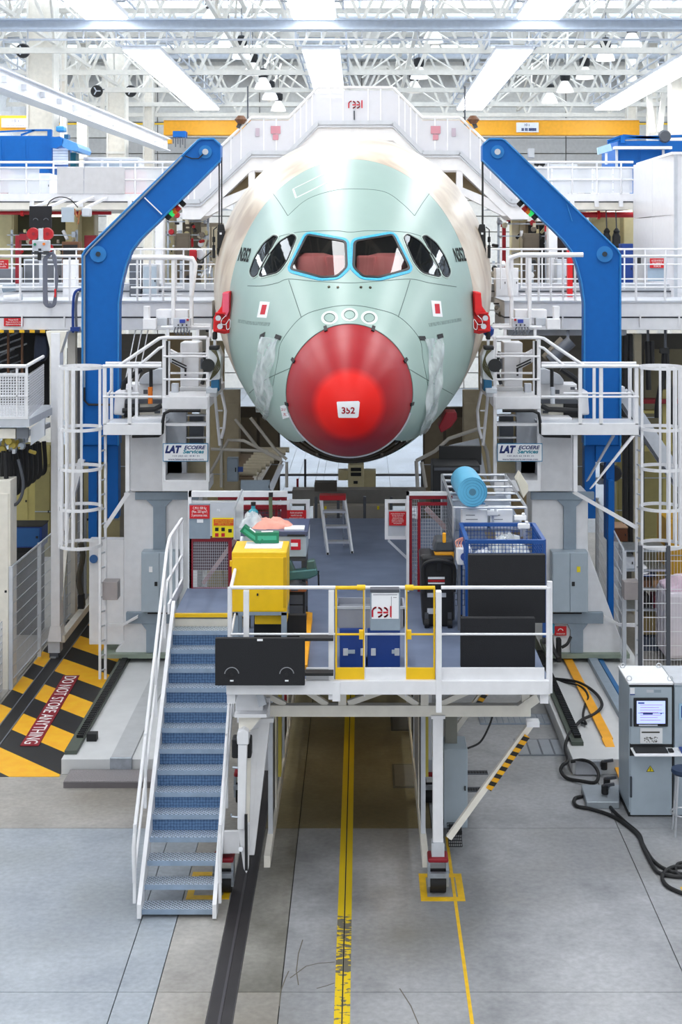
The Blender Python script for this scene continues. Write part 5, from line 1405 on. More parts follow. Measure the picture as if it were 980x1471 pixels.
    t = thing('rail_plinth', 'raised light grey base slab with rack rail at the %s of the platform' % side, 'base', ((x0 + x1) / 2, yf + 4, 0))
    MB().box(x0, x1, yf, 36, 0, .24).build('slab_body', SLAB, t, bevel=.01)
    xr = x0 + .1 if s < 0 else x0 + .16
    MB().box(xr - .09, xr + .1, yf + (.2 if s < 0 else .6), 36, .24, .3).build('rack_bed', mat('rack_green', '#4c554c', .5), t)
    g = MB(); y = yf + .8
    while y < 28.4: g.box(xr - .02, xr + .09, y, y + .045, .3, .345); y += .09
    g.build('rack_teeth', mat('rack_dark', '#232426', .4, metal=.4), t, kind='stuff')
    xm = -3.72 if s < 0 else 4.15
    if s < 0:
        MB().box(xm - .16, xm + .16, yf - .02, 28, .24, .27).build('centre_strip', mat('strip_grey', '#b6b9bc', .45), t)
        MB().box(xm - .17, xm + .17, yf - .05, yf - .0, 0, .275).build('strip_end', STEEL, t, bevel=.01)
        MB().box(xr + .14, xr + .3, yf + .8, yf + .95, .24, .36).build('end_stop', BLK, t)
    else:
        A, B = FL(858, 960, .3), FL(722 + 168, 1127, .0)
        MB().prism([(3.86, 28.2, .27), (4.02, 28.2, .27), (4.02, 23.4, .27), (3.86, 23.4, .27)], (0, 0, 1), .03).build('yellow_guard', YG, t)
        MB().prism([(3.84, 23.4, .3), (4.0, 23.4, .3), (4.04, 22.25, .03), (3.94, 22.25, .03)], (0, 0, -1), .03).build('yellow_ramp', YG, t)
        MB().box(4.32, 4.48, 22.6, 28, .24, .34).build('grey_channel', MG, t); MB().box(4.52, 4.6, 22.6, 28, .24, .3).build('blue_hose', mat('hose_blue', '#2d6ea8', .5), t)
        MB().box(3.3, 3.7, yf - .06, yf, 0.02, .22).build('front_plate', ALU, t)
    if s < 0:
        t3 = thing('step_plate', 'checker plate step at the foot of the left base slab', 'step', (-3.9, 22.4, 0))
        MB().box(-4.5, -3.0, 22.05, 22.55, 0, .1).build('tread', mat('checker_brown', '#8a8587', .45, metal=.3, var=.25, scale=60), t3, bevel=.006)
        MB().box(-4.5, -3.0, 22.03, 22.06, 0, .09).build('front_edge', mat('checker_dark', '#6b676a', .5), t3)
    else:
        t3 = thing('drain_unit', 'flat grey hydraulic plate unit on the floor beside the computer cabinet', 'plate', FL(862, 1148))
        MB().prism([FL(843, 1152, .1), FL(890, 1152, .1), FL(890, 1127, .1), FL(835, 1127, .1)], (0, 0, -1), .1).build('lid', mat('unit_grey', '#a3acb4', .4, metal=.3), t3, bevel=.01)
        for k, (a, b) in enumerate(((868, 1105), (872, 1130), (869, 1140))): c = FL(a, b, .12); MB().tube(c, c + Vector((0, 0, .12)), .05, 10).build('valve', BLK, t3); MB().bar(c + Vector((0, 0, .12)), c + Vector((.14, 0, .14)), .04).build('lever', DG, t3)
    # ---- mast column  (columns in right-hand pixels, offset on the left side)
    sh = 38 if s < 0 else 0
    def k(px): return (2 * AX - px) + sh                      # right-hand pixel -> left-hand column
    Ym = 28.0
    t = thing('mast', 'white mast column with grey cable ducts on the %s base slab' % side, 'mast', P(q(k(815)), 945, Ym))
    if s < 0: poly('column', W, t, [(284, 708), (178, 708), (178, 922), (166, 934), (166, 942), (262, 942), (262, 880), (284, 860)], Ym, .9, .015)
    else: poly('column', W, t, [(k(764), 708), (k(845), 708), (k(845), 790), (k(900), 940), (k(788), 940), (k(788), 880), (k(764), 860)], Ym, .9, .015)
    bx('foot_plate', mat('foot_green', '#8d9a8c', .5), t, k(786), 940, k(905), 946, Ym - .15, 1.1)
    bx('top_duct', MG, t, k(763), 707, k(854), 718, Ym - .1, .1, .008)
    poly('vertical_duct', MG, t, [(k(800), 718), (k(838), 718), (k(828), 728), (k(828), 795), (k(810), 795), (k(810), 728)], Ym - .08, .08, .006)
    bx('lower_duct', MG, t, k(795), 880, k(867), 896, Ym - .1, .1, .008)
    poly('drop_duct', MG, t, [(k(815), 896), (k(845), 896), (k(838), 905), (k(838), 938), (k(820), 938), (k(820), 905)], Ym - .08, .08, .006)
    cb = bx('wall_cabinet', CAB, t, k(793), 793, k(845), 880, Ym - .3, .3, .012)
    for a, b in ((794.5, 818.5), (819.5, 843.5)): rect(MB(), k(a), 795, k(b), 879, Ym - .32, .02).build('cabinet_door', CAB, cb, bevel=.004)
    rect(MB(), k(822), 836, k(826), 842, Ym - .34, .02).build('lock', BLK, cb)
    rect(MB(), k(829), 814, k(834), 822, Ym - .33, .008).build('warning_label', SIGNY if s > 0 else PAPER, cb)
    bx('cable_gap', BLK, t, k(795), 878, k(836), 882, Ym - .2, .2)
    if s > 0:
        bx('notice', SIGNR, t, k(797), 900, k(814), 913, Ym - .06, .03)
        c = P(805.5, 907, Ym - .07); MB().path([c + Vector((.05 * math.cos(a), 0, .05 * math.sin(a))) for a in (.3, 1, 1.6, 2.2, 2.9)], .008, 5).build('notice_mark', TXW, t)
        textfit(t, 'CONSIGNATION', P(805.5, 910.5, Ym - .065), .17, .025, TXW)
        bx('socket', mat('socket_blue', '#2f8fb0', .4), t, k(791), 897, k(797), 910, Ym - .1, .1)
    else:
        bx('side_panel', W, t, 178, 775, 128, 926, Ym + .1, .25, .01)
        MB().tube(P(134.5, 803, Ym + .1), P(134.5, 803, Ym + .06), .08, 18).build('port', mat('port_blue', '#1d5a96', .4), t)
    # arm pieces from the column to the ladder foot
    lo = 148 if s < 0 else 92
    poly('ladder_stay', W, t, [(lo + 4, 896), (lo + 28, 896), (lo + 50, 884), (lo + 50, 888), (lo + 28, 900), (lo + 4, 901)], Ym - .2, .06)
    # ---- upper carriage: frame with the sign and the white box below it
    Yf = 27.2
    t = thing('carriage', 'white carriage frame and railings on the %s mast beside the nose' % side, 'frame', P(q(266), 705, Yf))
    bx('counterweight_box', W, t, 233, 690, 300, 706, Yf, .9, .012)
    bx('main_box', W, t, 188, 600, 236, 706, Yf + .6, .8, .015)
    for a in (233, 296): bx('post', W, t, a, 486, a + 5, 692, Yf, .08, .006)
    bx('landing_beam', W, t, 233, 570, 299, 588, Yf - .02, 1.1, .008)
    bx('cross_rail', W, t, 237, 608, 297, 612, Yf, .05)
    bx('inner_wall', mat('inner_wall', '#c9bf9f', .6), t, 262, 612, 297, 690, Yf + 1.4, .1)
    for (a, b, c, d, m) in ((236, 592, 268, 690, LG), (272, 596, 292, 652, DG), (240, 648, 262, 690, W2)): bx('inner_panel', m, t, a, b, c, d, Yf + .9, .2, .01)
    for z_ in (596, 606, 628, 645): bx('inner_step', W, t, 268, z_, 296, z_ + 2, Yf + .8, .15)
    tb('top_rail', W, t, [(170, 526), (229, 486), (236, 485), (297, 485)], Yf, .032)
    tb('knee_rail', W, t, [(200, 525), (229, 500), (236, 498)], Yf, .028)
    for z_ in (512, 545): tb('mid_rail', W, t, [(235, z_), (298, z_)], Yf, .02)
    tb('back_rail', W, t, [(245, 508), (298, 508)], Yf + 1, .02); tb('back_rail', W, t, [(245, 536), (298, 536)], Yf + 1, .02)
    for a, z0, z1 in ((242, 490, 572), (298, 484, 572)): bx('back_post', W, t, a - 2, z0, a + 2, z1, Yf + 1, .06)
    bx('black_hose', BLK, t, 238, 490, 241, 572, Yf + .3, .08)
    tb('upper_basket_rail', W, t, [(232, 470), (302, 470), (303, 484)], Yf + .1, .03); tb('upper_basket_rail', W, t, [(240, 467), (303, 467)], Yf + 1.0, .03)
    for a in (241, 284, 302): bx('basket_post', W, t, a - 2, 468, a + 2, 486, Yf + .1, .06)
    for a, c in ((240, 8), (262, 7)): bx('mast_tube', W, t, a + (10 if a > 250 else 6), 370 if a < 250 else 368, a + (10 if a > 250 else 6) + 5, 470, Yf + .4, .1, .01)
    if s < 0: pts = [(190, 370), (262, 370), (277, 372), (281, 380), (275, 425)]
    else: pts = [(172, 366), (264, 366), (278, 371), (281, 380), (276, 425)]
    tb('loop_rail', W, t, pts, Yf + .4, .045)
    tb('loop_mid', W, t, [(188, 413), (262, 413)], Yf + .5, .02)
    bx('clevis', W, t, 206, 440, 214, 470, Yf + .2, .2, .01); bx('clevis_foot', W, t, 205, 458, 224, 473, Yf + .15, .2, .01)
    bx('shoulder', W, t, 224, 445, 270, 457, Yf + .5, .5, .01); bx('shoulder', LG, t, 226, 457, 240, 468, Yf + .4, .3, .01)
    # control pendant box
    cb = bx('control_panel', LG, t, 249, 457, 274, 470, Yf - .05, .12, .01)
    rect(MB(), 258, 459, 266, 464, Yf - .07, .02).build('screen', mat('screen_blue', '#3146a8', .3), cb); rect(MB(), 268, 458, 271, 461, Yf - .08, .03).build('stop_button', RED, cb)
    for a in (256, 262, 268): rect(MB(), a - 1, 466, a + 1, 468, Yf - .07, .02).build('button', BLK, cb)
    g = MB()
    for kk in range(5): g.path([P(q(252 + 4 * kk), 470, Yf), P(q(250 + 5 * kk), 476, Yf - .03), P(q(253 + 5 * kk), 481, Yf), P(q(256 + 4 * kk), 474, Yf)], .012, 5)
    g.build('plug_wires', PVC, t)
    # sign
    sg_ = thing('sign_board', 'white blue-edged company sign fixed to the %s carriage frame' % side, 'sign', P(q(266), 663, Yf - .06))
    px0, px1 = (234, 299) if s < 0 else (714.5, 779.5)
    MB().pbox(px0, 637, px1, 663, Yf - .06, .03).build('board', mat('sign_edge', '#1f7fae', .4), sg_)
    MB().pbox(px0 + 1, 638, px1 - 1, 662, Yf - .066, .01).build('face', PAPER, sg_)
    c = lambda a, b: P(px0 + a, b, Yf - .07)
    textfit(sg_, 'LAT', c(15, 645.5), .31, .145, TXN, shear=.3, bold=.06)
    textfit(sg_, 'ECOERE', c(46, 642.8), .4, .07, TXN, shear=.3, bold=.03)
    textfit(sg_, 'Services', c(44, 648.6), .39, .075, TXT, shear=.2, bold=.03)
    textfit(sg_, '+33 (0)5 62 18 81 31', c(33, 655.3), .5, .035, TXN)
    textfit(sg_, 'www.latecoere-services.com', c(33, 659.6), .66, .035, TXN)
    # ---- lower access platform
    Yp = 26.9
    out = 148 if s < 0 else 92
    t = thing('access_platform', 'white railed access landing beside the %s mast above its ladder' % side, 'platform', P(q((out + 232) / 2), 625, Yp))
    bx('landing_beam', W, t, out, 608, 232, 625, Yp, .06, .008); bx('landing_floor', LG, t, out, 611, 232, 614, Yp + .06, 1.1)
    bx('back_beam', LG, t, out, 603, 232, 612, Yp + 1.1, .05)
    posts = (out + 2, out + 38) if s < 0 else (out + 3, out + 54, 176)
    for a in posts: bx('post', W, t, a - 2.5, 524, a + 2.5, 610, Yp, .06)
    for a in (posts[0] + 10, posts[1] + 10): bx('back_post', W, t, a - 2, 522, a + 2, 606, Yp + 1.1, .06)
    tb('top_rail', W, t, [(out, 526), (232, 526)], Yp, .032); tb('top_rail', W, t, [(out + 4, 522), (232, 522)], Yp + 1.1, .032)
    tb('mid_rail', W, t, [(out, 570), (232, 570)], Yp, .02); tb('mid_rail', W, t, [(out + 4, 565), (200, 565)], Yp + 1.1, .02)
    tb('gate_bend', W, t, [(out + 12, 526), (out + 12, 560), (out + 6, 568), (out + 6, 610)], Yp + .5, .025)
    # braces below
    poly('brace', W, t, [(182, 706), (187, 709), (out + 4, 761), (out, 757)], Yp + .3, .08)
    if s > 0:
        poly('brace', W, t, [(158, 700), (162, 703), (out + 10, 626), (out + 5, 626)], Yp, .08); poly('brace', LG, t, [(164, 690), (167, 692), (130, 626), (126, 626)], Yp + .9, .08)
    bx('end_post', W, t, 180, 625, 186, 706, Yp + .1, .08, .006)
    bx('white_wall', W, t, 187, 626, 233, 702, Yp + 1.2, .1)
    # ---- ladder with safety cage
    t = thing('caged_ladder', 'white caged ladder down from the %s access landing' % side, 'ladder', P(q(out), 975, Yp))
    lx = (out - 5, out + 3)
    bt_ = 976 if s < 0 else 962
    for a, dy in ((lx[0], 0), (lx[1], .42)): bx('rail', W, t, a - 1.6, 526 if a == lx[0] else 608, a + 2, bt_, Yp + dy, .05, .004)
    z_ = 628
    while z_ < bt_ - 6:
        MB().tube(P(q(lx[0]), z_, Yp + .03), P(q(lx[1]), z_ - 3, Yp + .45), .016, 6).build('rung', LG, t); z_ += 21
    cx_ = (out - 5 - 57 / 2)
    rx = 30.5 * Yp / F
    C = P(q(cx_), 0, Yp)
    def hoop(py, full=True):
        n = 28; pts = []
        for i in range(n + 1):
            a = PI * .5 + (PI * i / n) * 1.0
            pts.append((a, i))
        cc = Vector((C.x, Yp + .1, Z(py, Yp)))
        m = MB()
        o = [cc + Vector((math.cos(2 * PI * i / 36) * rx, math.sin(2 * PI * i / 36) * .42, 0)) for i in range(36)]
        for i in range(36):
            m.bar(o[i], o[(i + 1) % 36] + (o[(i + 1) % 36] - o[i]) * .05, .012, .06)
        m.build('hoop', W, t)
    for py in (528, 616, 673, 730, 784): hoop(py)
    for i in range(9):
        a = PI * (.16 + 1.68 * i / 8) + (0 if s < 0 else PI); a = a if s < 0 else a
        x = C.x + math.cos(PI / 2 + PI * (i + .5) / 9 if s < 0 else PI / 2 - PI * (i + .5) / 9) * rx; y = Yp + .1 + math.sin(PI / 2 + PI * (i + .5) / 9) * .42
        MB().bar((x, y, Z(528, Yp)), (x, y, Z(786, Yp)), .045, .018).build('cage_strap', W, t)
    bx('mud_box', mat('mud_grey', '#a39c9c', .5), t, lx[0] + 4, 836, lx[0] + 26, 862, Yp + .1, .3, .01)
    # ---- machine bodies behind the railings
    Yk = 28.6
    t = thing('lifting_unit', 'white stepped lifting machine behind the %s landing railings' % side, 'machine', P(q(230), 640, Yk))
    poly('housing', W, t, [(180, 552), (200, 552), (200, 546), (236, 546), (236, 612), (180, 612)], Yk, .6, .02)
    bx('lower_housing', W2, t, 180, 575, 232, 608, Yk - .3, .3, .02)
    poly('shroud', LG, t, [(200, 546), (206, 538), (226, 530), (236, 530), (236, 552), (200, 552)], Yk - .1, .3, .01)
    poly('hood', W, t, [(165, 562), (180, 560), (178, 597), (163, 596)], Yk - .4, .5, .03)
    bx('motor', BLK, t, 178, 575, 200, 600, Yk - .35, .3, .02)
    bx('drive_bar', DG, t, 180, 574, 232, 580, Yk - .36, .2)
    tb('hose', BLK, t, [(177, 560), (178, 550), (186, 542), (204, 530)], Yk - .3, .05)
    tb('hose', BLK, t, [(176, 590), (196, 589), (222, 588), (232, 583)], Yk - .5, .05)
    tb('cylinder', ORG if s < 0 else LG, t, [(216, 556), (216, 580)], Yk - .5, .045); tb('cylinder_rod', BLK, t, [(217, 530), (217, 562)], Yk - .45, .035)
    for a_, b_, c_, d_ in ((184, 556, 190, 560), (206, 560, 212, 566), (222, 590, 230, 594), (288, 515, 292, 530)): bx('inspection_cover', DG, t, a_, b_, c_, d_, Yk - .42, .04)
    tb('hose', BLK, t, [(292, 505), (296, 520), (294, 540), (290, 552)], Yk - .3, .035)
    bx('control_box', LG, t, 246, 551, 256, 569, Yk - .6, .15, .01)
    bx('head', W, t, 259, 492, 286, 556, Yk - .1, .6, .02); bx('head_foot', W, t, 258, 556, 298, 562, Yk - .2, .5, .01); bx('foot_dark', DG, t, 262, 562, 298, 572, Yk, .4)
    poly('arm_plate', W, t, [(244, 502), (262, 512), (262, 530), (244, 520)], Yk - .3, .2, .01)
    for dy in (0, 4): tb('arm_line', BLK, t, [(247, 516 + dy), (268, 526 + dy)], Yk - .35, .014)
    bx('slots', BLK, t, 265, 530, 267.5, 540, Yk - .15, .05)
    tb('cable', BLK, t, [(288, 590), (244, 590), (236, 594), (234, 605), (233, 622), (228, 626), (190, 627)], 27.0, .03)
    # jack head that carries the fuselage bracket
    t = thing('jack_head', 'white jack with black ball head under the %s red bracket' % side, 'jack', P(q(310), 560, 28.3))
    Yj = hit(331 if s < 0 else 680, 450)[0].y
    MB().box(X(q(300), Yj), X(q(310), Yj), Yj + .2, 27.6, Z(572, Yj), Z(560, Yj)).build('carrier_arm', W, t, bevel=.01)
    poly('body', W, t, [(299, 500), (312, 498), (318, 512), (316, 545), (300, 548)], Yj + 0.00, .5, .02)
    bx('ball_cup', BLK, t, 305, 477, 311, 488, Yj + 0.05, .2, .02); bx('rod', ALU, t, 306.5, 486, 310, 500, Yj + 0.10, .12)
    bx('collar', BLK, t, 300, 497, 314, 503, Yj + -0.05, .3, .02)
    MB().tube(P(q(299), 525, Yj - .1), P(q(299), 525, Yj + .05), .12, 18).build('motor', BLK, t)
    bx('base', mat('petrol_blue', '#155e86', .4), t, 303, 545, 315, 562, Yj + 0.00, .4, .02); bx('foot', LG, t, 296, 558, 312, 565, Yj + -0.10, .4, .01)
    g = MB()
    for kk in range(4): g.path(catmull([P(q(304 + 2 * kk), 503, Yj - .1), P(q(313 + kk), 515 + 3 * kk, Yj - .15), P(q(306 + 2 * kk), 535, Yj - .1), P(q(302), 545, Yj - .05)], 5), .012, 5)
    g.build('wires', mat('wire_yellow', '#4d4a2e', .6), t)
    # white tube rail near the fuselage low down
    t = thing('stair_rail', 'white tube hand rail and stringer beside the lower %s of the nose' % side, 'railing', P(q(322), 700, 27.6))
    for pts in ([(318, 540), (318, 560), (324, 590), (322, 615), (318, 630)], [(308, 556), (310, 580), (316, 640)]): tb('tube', W, t, pts, 27.6, .03)
    for z_ in (565, 590, 615): tb('rung', W, t, [(311, z_), (320, z_)], 27.6, .016)
for s_ in (-1, 1): tower(s_)
# ------------------------------------------------------------------ arched docking gangway over the fuselage
MESHP = bpy.data.materials.new('perforated_sheet'); MESHP.use_nodes = True
nt = MESHP.node_tree; b = nt.nodes['Principled BSDF']; b.inputs['Base Color'].default_value = lin('#dfe1e6'); b.inputs['Roughness'].default_value = .45
g_ = nt.nodes.new('ShaderNodeNewGeometry'); vo = nt.nodes.new('ShaderNodeTexVoronoi'); vo.inputs['Scale'].default_value = 20; vo.inputs['Randomness'].default_value = 0; vo.voronoi_dimensions = '2D'
sp = nt.nodes.new('ShaderNodeSeparateXYZ'); nt.links.new(g_.outputs['Position'], sp.inputs[0]); ad = nt.nodes.new('ShaderNodeMath'); nt.links.new(sp.outputs['X'], ad.inputs[0]); nt.links.new(sp.outputs['Y'], ad.inputs[1]); cb = nt.nodes.new('ShaderNodeCombineXYZ'); nt.links.new(ad.outputs[0], cb.inputs[0]); nt.links.new(sp.outputs['Z'], cb.inputs[1]); nt.links.new(cb.outputs[0], vo.inputs['Vector'])
gt = nt.nodes.new('ShaderNodeMath'); gt.operation = 'GREATER_THAN'; gt.inputs[1].default_value = .38; nt.links.new(vo.outputs['Distance'], gt.inputs[0]); nt.links.new(gt.outputs[0], b.inputs['Alpha'])
CLEARP = mat('clear_panel', '#e8ecf2', .15, var=0, alpha=.55)
Yg = 37.0
t = thing('docking_gangway', 'white arched gangway with stair flights stepping over the top of the fuselage', 'gangway', P(511, 300, Yg))
def gm(pts, s): return [(a if s < 0 else 1022 - a, b) for a, b in pts]
FLR = [(511, 178), (457, 178), (415, 221), (361, 221), (288, 291), (262, 291)]
for s in (-1, 1):
    f = gm(FLR, s)
    for (p, q_), nm in zip(zip(f, f[1:]), ('top_landing', 'stair_flight', 'middle_landing', 'stair_flight', 'lower_landing')):
        A, B = P(*p, Yg), P(*q_, Yg)
        A1, B1 = A.copy(), B.copy()
        MB().prism([A, B, B - Vector((0, 0, .42)), A - Vector((0, 0, .42))], (0, 1, 0), 1.6).build(nm, W, t)
        up = Vector((0, 0, .92))
        MB().prism([A + Vector((0, 0, .02)), B + Vector((0, 0, .02)), B + up * .92, A + up * .92], (0, 1, 0), .02).build('panel', mat('gangway_panel', '#dcdee6', .3, var=.02, alpha=.86), t)
        MB().prism([A + Vector((0, 1.6, .02)), B + Vector((0, 1.6, .02)), B + Vector((0, 1.6, .84)), A + Vector((0, 1.6, .84))], (0, 1, 0), .02).build('panel', mat('gangway_panel', '#dcdee6', .3), t)
        MB().tube(A + up, B + up, .035, 8).build('handrail', W, t, smooth=True); MB().tube(A + up + Vector((0, 1.6, 0)), B + up + Vector((0, 1.6, 0)), .035, 8).build('handrail', W, t, smooth=True)
        MB().bar(A - Vector((0, .03, .08)), B - Vector((0, .03, .08)), .06, .03).build('groove_trim', LG, t)
        MB().bar(A + Vector((0, -.03, .03)), B + Vector((0, -.03, .03)), .04, .1).build('kick_plate', LG, t)
        n = 3 if 'landing' in nm else 5
        for k in range(1, n): c = A.lerp(B, k / n); MB().bar(c, c + up, .035).build('baluster', W, t)
        if nm == 'stair_flight':
            for k in range(9): c = A.lerp(B, (k + .5) / 9); MB().box(c.x - .11, c.x + .11, Yg + .05, Yg + 1.55, c.z - .02, c.z + .02).build('step', LG, t)
    MB().pprism(gm([(511, 190), (463, 190), (415, 235), (357, 235), (357, 247), (425, 247), (466, 204), (511, 204)], s), Yg + .06, .3).build('arch_fascia', W, t)
    MB().pprism(gm([(357, 235), (366, 235), (366, 285), (357, 285)], s), Yg + .02, .3).build('arch_post', W, t)
    MB().pprism(gm([(414, 246), (424, 246), (300, 310), (262, 310), (262, 296), (292, 296)], s), Yg + .04, .3).build('arch_rib', W, t)
    MB().pprism(gm([(366, 236), (400, 236), (366, 265)], s), Yg + .5, .1).build('tan_infill', TAN, t)
    MB().pprism(gm([(357, 240), (357, 275), (300, 300)], s), Yg + .5, .1).build('tan_infill', TAN, t)
    MB().pprism(gm([(511, 197), (487, 197), (464, 214), (470, 220), (511, 214)], s), Yg + .7, .1).build('tan_infill', mat('tan_light', '#d8b47a', .6), t)
    MB().pprism(gm([(320, 296), (308, 296), (308, 302), (345, 280)], s), Yg + .8, .1).build('underside', CREAM, t)
    for (a, b_) in ((396, 189), (370, 190)):
        x_ = a if s < 0 else 1022 - a
        if a == 396: MB().pbox(x_ - 7, 181, x_ + 7, 192, Yg - .03, .02).build('notice', mat('sign_pale_red', '#c98a98', .5), t); MB().pbox(x_ - 4, 193, x_ + 4, 201, Yg - .03, .02).build('notice', mat('sign_pale_red', '#c98a98', .5), t)
        else: MB().pbox(x_ - 3, 184, x_ + 3, 196, Yg - .03, .02).build('notice', mat('sign_pale', '#b7a9b8', .5), t)
reel(t, P(511, 150, Yg - .05), .19, TXR)
MB().pbox(508, 159, 510, 172, Yg - .05, .03).build('catch', DG, t)
for px, lb in ((356, 'left'), (668, 'right')):
    t = thing('aerial_mast', 'thin dark aerial rod standing on the %s flight of the gangway' % lb, 'mast', P(px, 180, Yg + .3))
    MB().tube(P(px, 186, Yg + .3), P(px, 124, Yg + .3), .02, 6).build('rod', DG, t); MB().tube(P(px, 184, Yg + .3), P(px, 178, Yg + .3), .05, 8).build('socket', DG, t)
for px, sg_, lb in ((346, 1, 'left'), (680, -1, 'right')):
    t = thing('work_lamp', 'dark folded work lamp clipped to the %s gangway handrail' % lb, 'lamp', P(px, 183, Yg - .1))
    MB().bar(P(px - 4 * sg_, 184, Yg), P(px + 3 * sg_, 168, Yg), .1).build('arm', DG, t); MB().lathe(P(px, 172, Yg - .1), [(.08, -.1), (.16, 0), (.08, .1)], 12).build('head', BROWN, t)

# ------------------------------------------------------------------ generic equipment
def equip(name, label, cat, m, a, b, c, d, Y, dep=.6, doors=1, frame=None, shelves=0, cap=None, feet=False):
    t = thing(name, label, cat, P((a + c) / 2, d, Y))
    MB().pbox(a, b, c, d, Y, dep).build('body', m, t, bevel=.012)
    wd = (c - a) / max(doors, 1); fm = frame or m
    for k in range(doors):
        x0, x1 = a + wd * k + wd * .07, a + wd * (k + 1) - wd * .07
        p = MB().pbox(x0, b + (d - b) * .06, x1, d - (d - b) * .06, Y - .02, .02).build('door_panel', fm, t, bevel=.004)
        MB().pbox(x1 - wd * .12, (b + d) / 2 - 1.5, x1 - wd * .06, (b + d) / 2 + 1.5, Y - .05, .03).build('handle', BLK, p)
    for k in range(shelves):
        z = b + (d - b) * (k + 1) / (shelves + 1); MB().pbox(a, z - .6, c, z + .6, Y - .04, .04).build('shelf_lip', STEEL, t)
    if cap: MB().pbox(a - .6, b - 1.5, c + .6, b, Y - .02, dep + .04).build('cap', cap, t)
    return t
def railing(label, x0, x1, y_, ztop, zbot, npost, m=W, mids=(.5,), toe=0, r=.025):
    t = thing('guard_rail', label, 'railing', ((x0 + x1) / 2, y_, zbot))
    MB().tube((x0, y_, ztop), (x1, y_, ztop), r * 1.25, 8).build('top_rail', m, t, smooth=True)
    for u in mids: MB().tube((x0, y_, zbot + (ztop - zbot) * u), (x1, y_, zbot + (ztop - zbot) * u), r * .8, 8).build('mid_rail', m, t, smooth=True)
    for k in range(npost): x = x0 + (x1 - x0) * (k + .5) / npost; MB().tube((x, y_, zbot), (x, y_, ztop), r, 8).build('post', m, t, smooth=True)
    if toe: MB().box(x0, x1, y_ - .02, y_, zbot, zbot + toe).build('toe_board', m, t)
    return t
# ------------------------------------------------------------------ mid-level walkways beside the nose
Yw = 31.2
HZB = stripes('hazard_edge', .22, 1.0, '#1d1a17', '#e6b414', 0, 'XY')
for s, a, c in ((-1, -60, 305), (1, 725, 1060)):
    side = 'left' if s < 0 else 'right'
    t = thing('walkway', 'white mid-level walkway beam beside the %s flank of the nose' % side, 'walkway', P((a + c) / 2, 475, Yw))
    MB().pbox(a, 434, c, 455, Yw, 2.4).build('upper_beam', W, t, bevel=.01); MB().pbox(a, 457, c, 474, Yw + .04, 2.3).build('lower_beam', W, t, bevel=.01)
    MB().pbox(a, 454.5, c, 457.5, Yw + .06, 2.2).build('groove', DG, t)
    MB().pbox(a, 432, c, 434.5, Yw - .03, 2.5).build('deck_plate', LG, t)
    for k in range(6):
        px = a + (c - a) * (k + .5) / 6; MB().pbox(px - 1, 452, px + 1, 470, Yw - .03, .04).build('rib', W, t)
    if s < 0:
        MB().pbox(a, 474, 66, 478, Yw - .02, .6).build('hazard_edge', HZB, t)
        MB().pbox(68, 463, 118, 478, Yw + .5, .6).build('lower_bracket', LG, t)
        notice(t, 5.5, 457, 33, 468.5, Yw, 'Passage interdit\nRisque de chute lors du\ndéplacement du bardage')
        notice(t, -10, 373, 12, 386, Yw - .03, 'Accès\ninterdit à la\npasserelle')
    else: MB().pbox(730, 474, 900, 482, Yw + .4, .3).build('lower_bracket', LG, t)
zt_, zb_ = Z(368, Yw), Z(433, Yw)
railing('white guard rail on the left walkway, from the frame edge to the blue arm', X(-60, Yw), X(118, Yw), Yw, zt_, zb_, 5, mids=(.31,))
railing('white guard rail on the left walkway between blue arm and nose', X(188, Yw), X(262, Yw), Yw, zt_, zb_, 4, mids=(.31, .14))
railing('white guard rail on the right walkway between nose and blue arm', X(748, Yw), X(835, Yw), Yw, zt_, zb_, 5, mids=(.31, .14))
railing('white guard rail on the right walkway, from the blue arm to the frame edge', X(893, Yw), X(1060, Yw), Yw, zt_, zb_, 4, mids=(.31,))
Yw2 = 33.5
for a, c, lb in ((-60, 310, 'left'), (705, 1060, 'right')):
    railing('thin white guard rail along the far edge of the %s walkway' % lb, X(a, Yw2), X(c, Yw2), Yw2, Z(358, Yw2), Z(415, Yw2), 12, mids=(.62, .25), r=.018)
    t = thing('walkway', 'second lower white walkway ledge behind the %s mid-level walkway' % lb, 'walkway', P((a + c) / 2, 425, 35))
    MB().pbox(a, 408, c if a < 0 else c, 418, 34.6, 1.5).build('beam', LG, t); MB().pbox(a, 419, c, 427, 34.5, 1.5).build('lower_beam', W, t)
    MB().pbox(a, 417.5, c, 419.5, 34.45, .1).build('groove', DG, t)

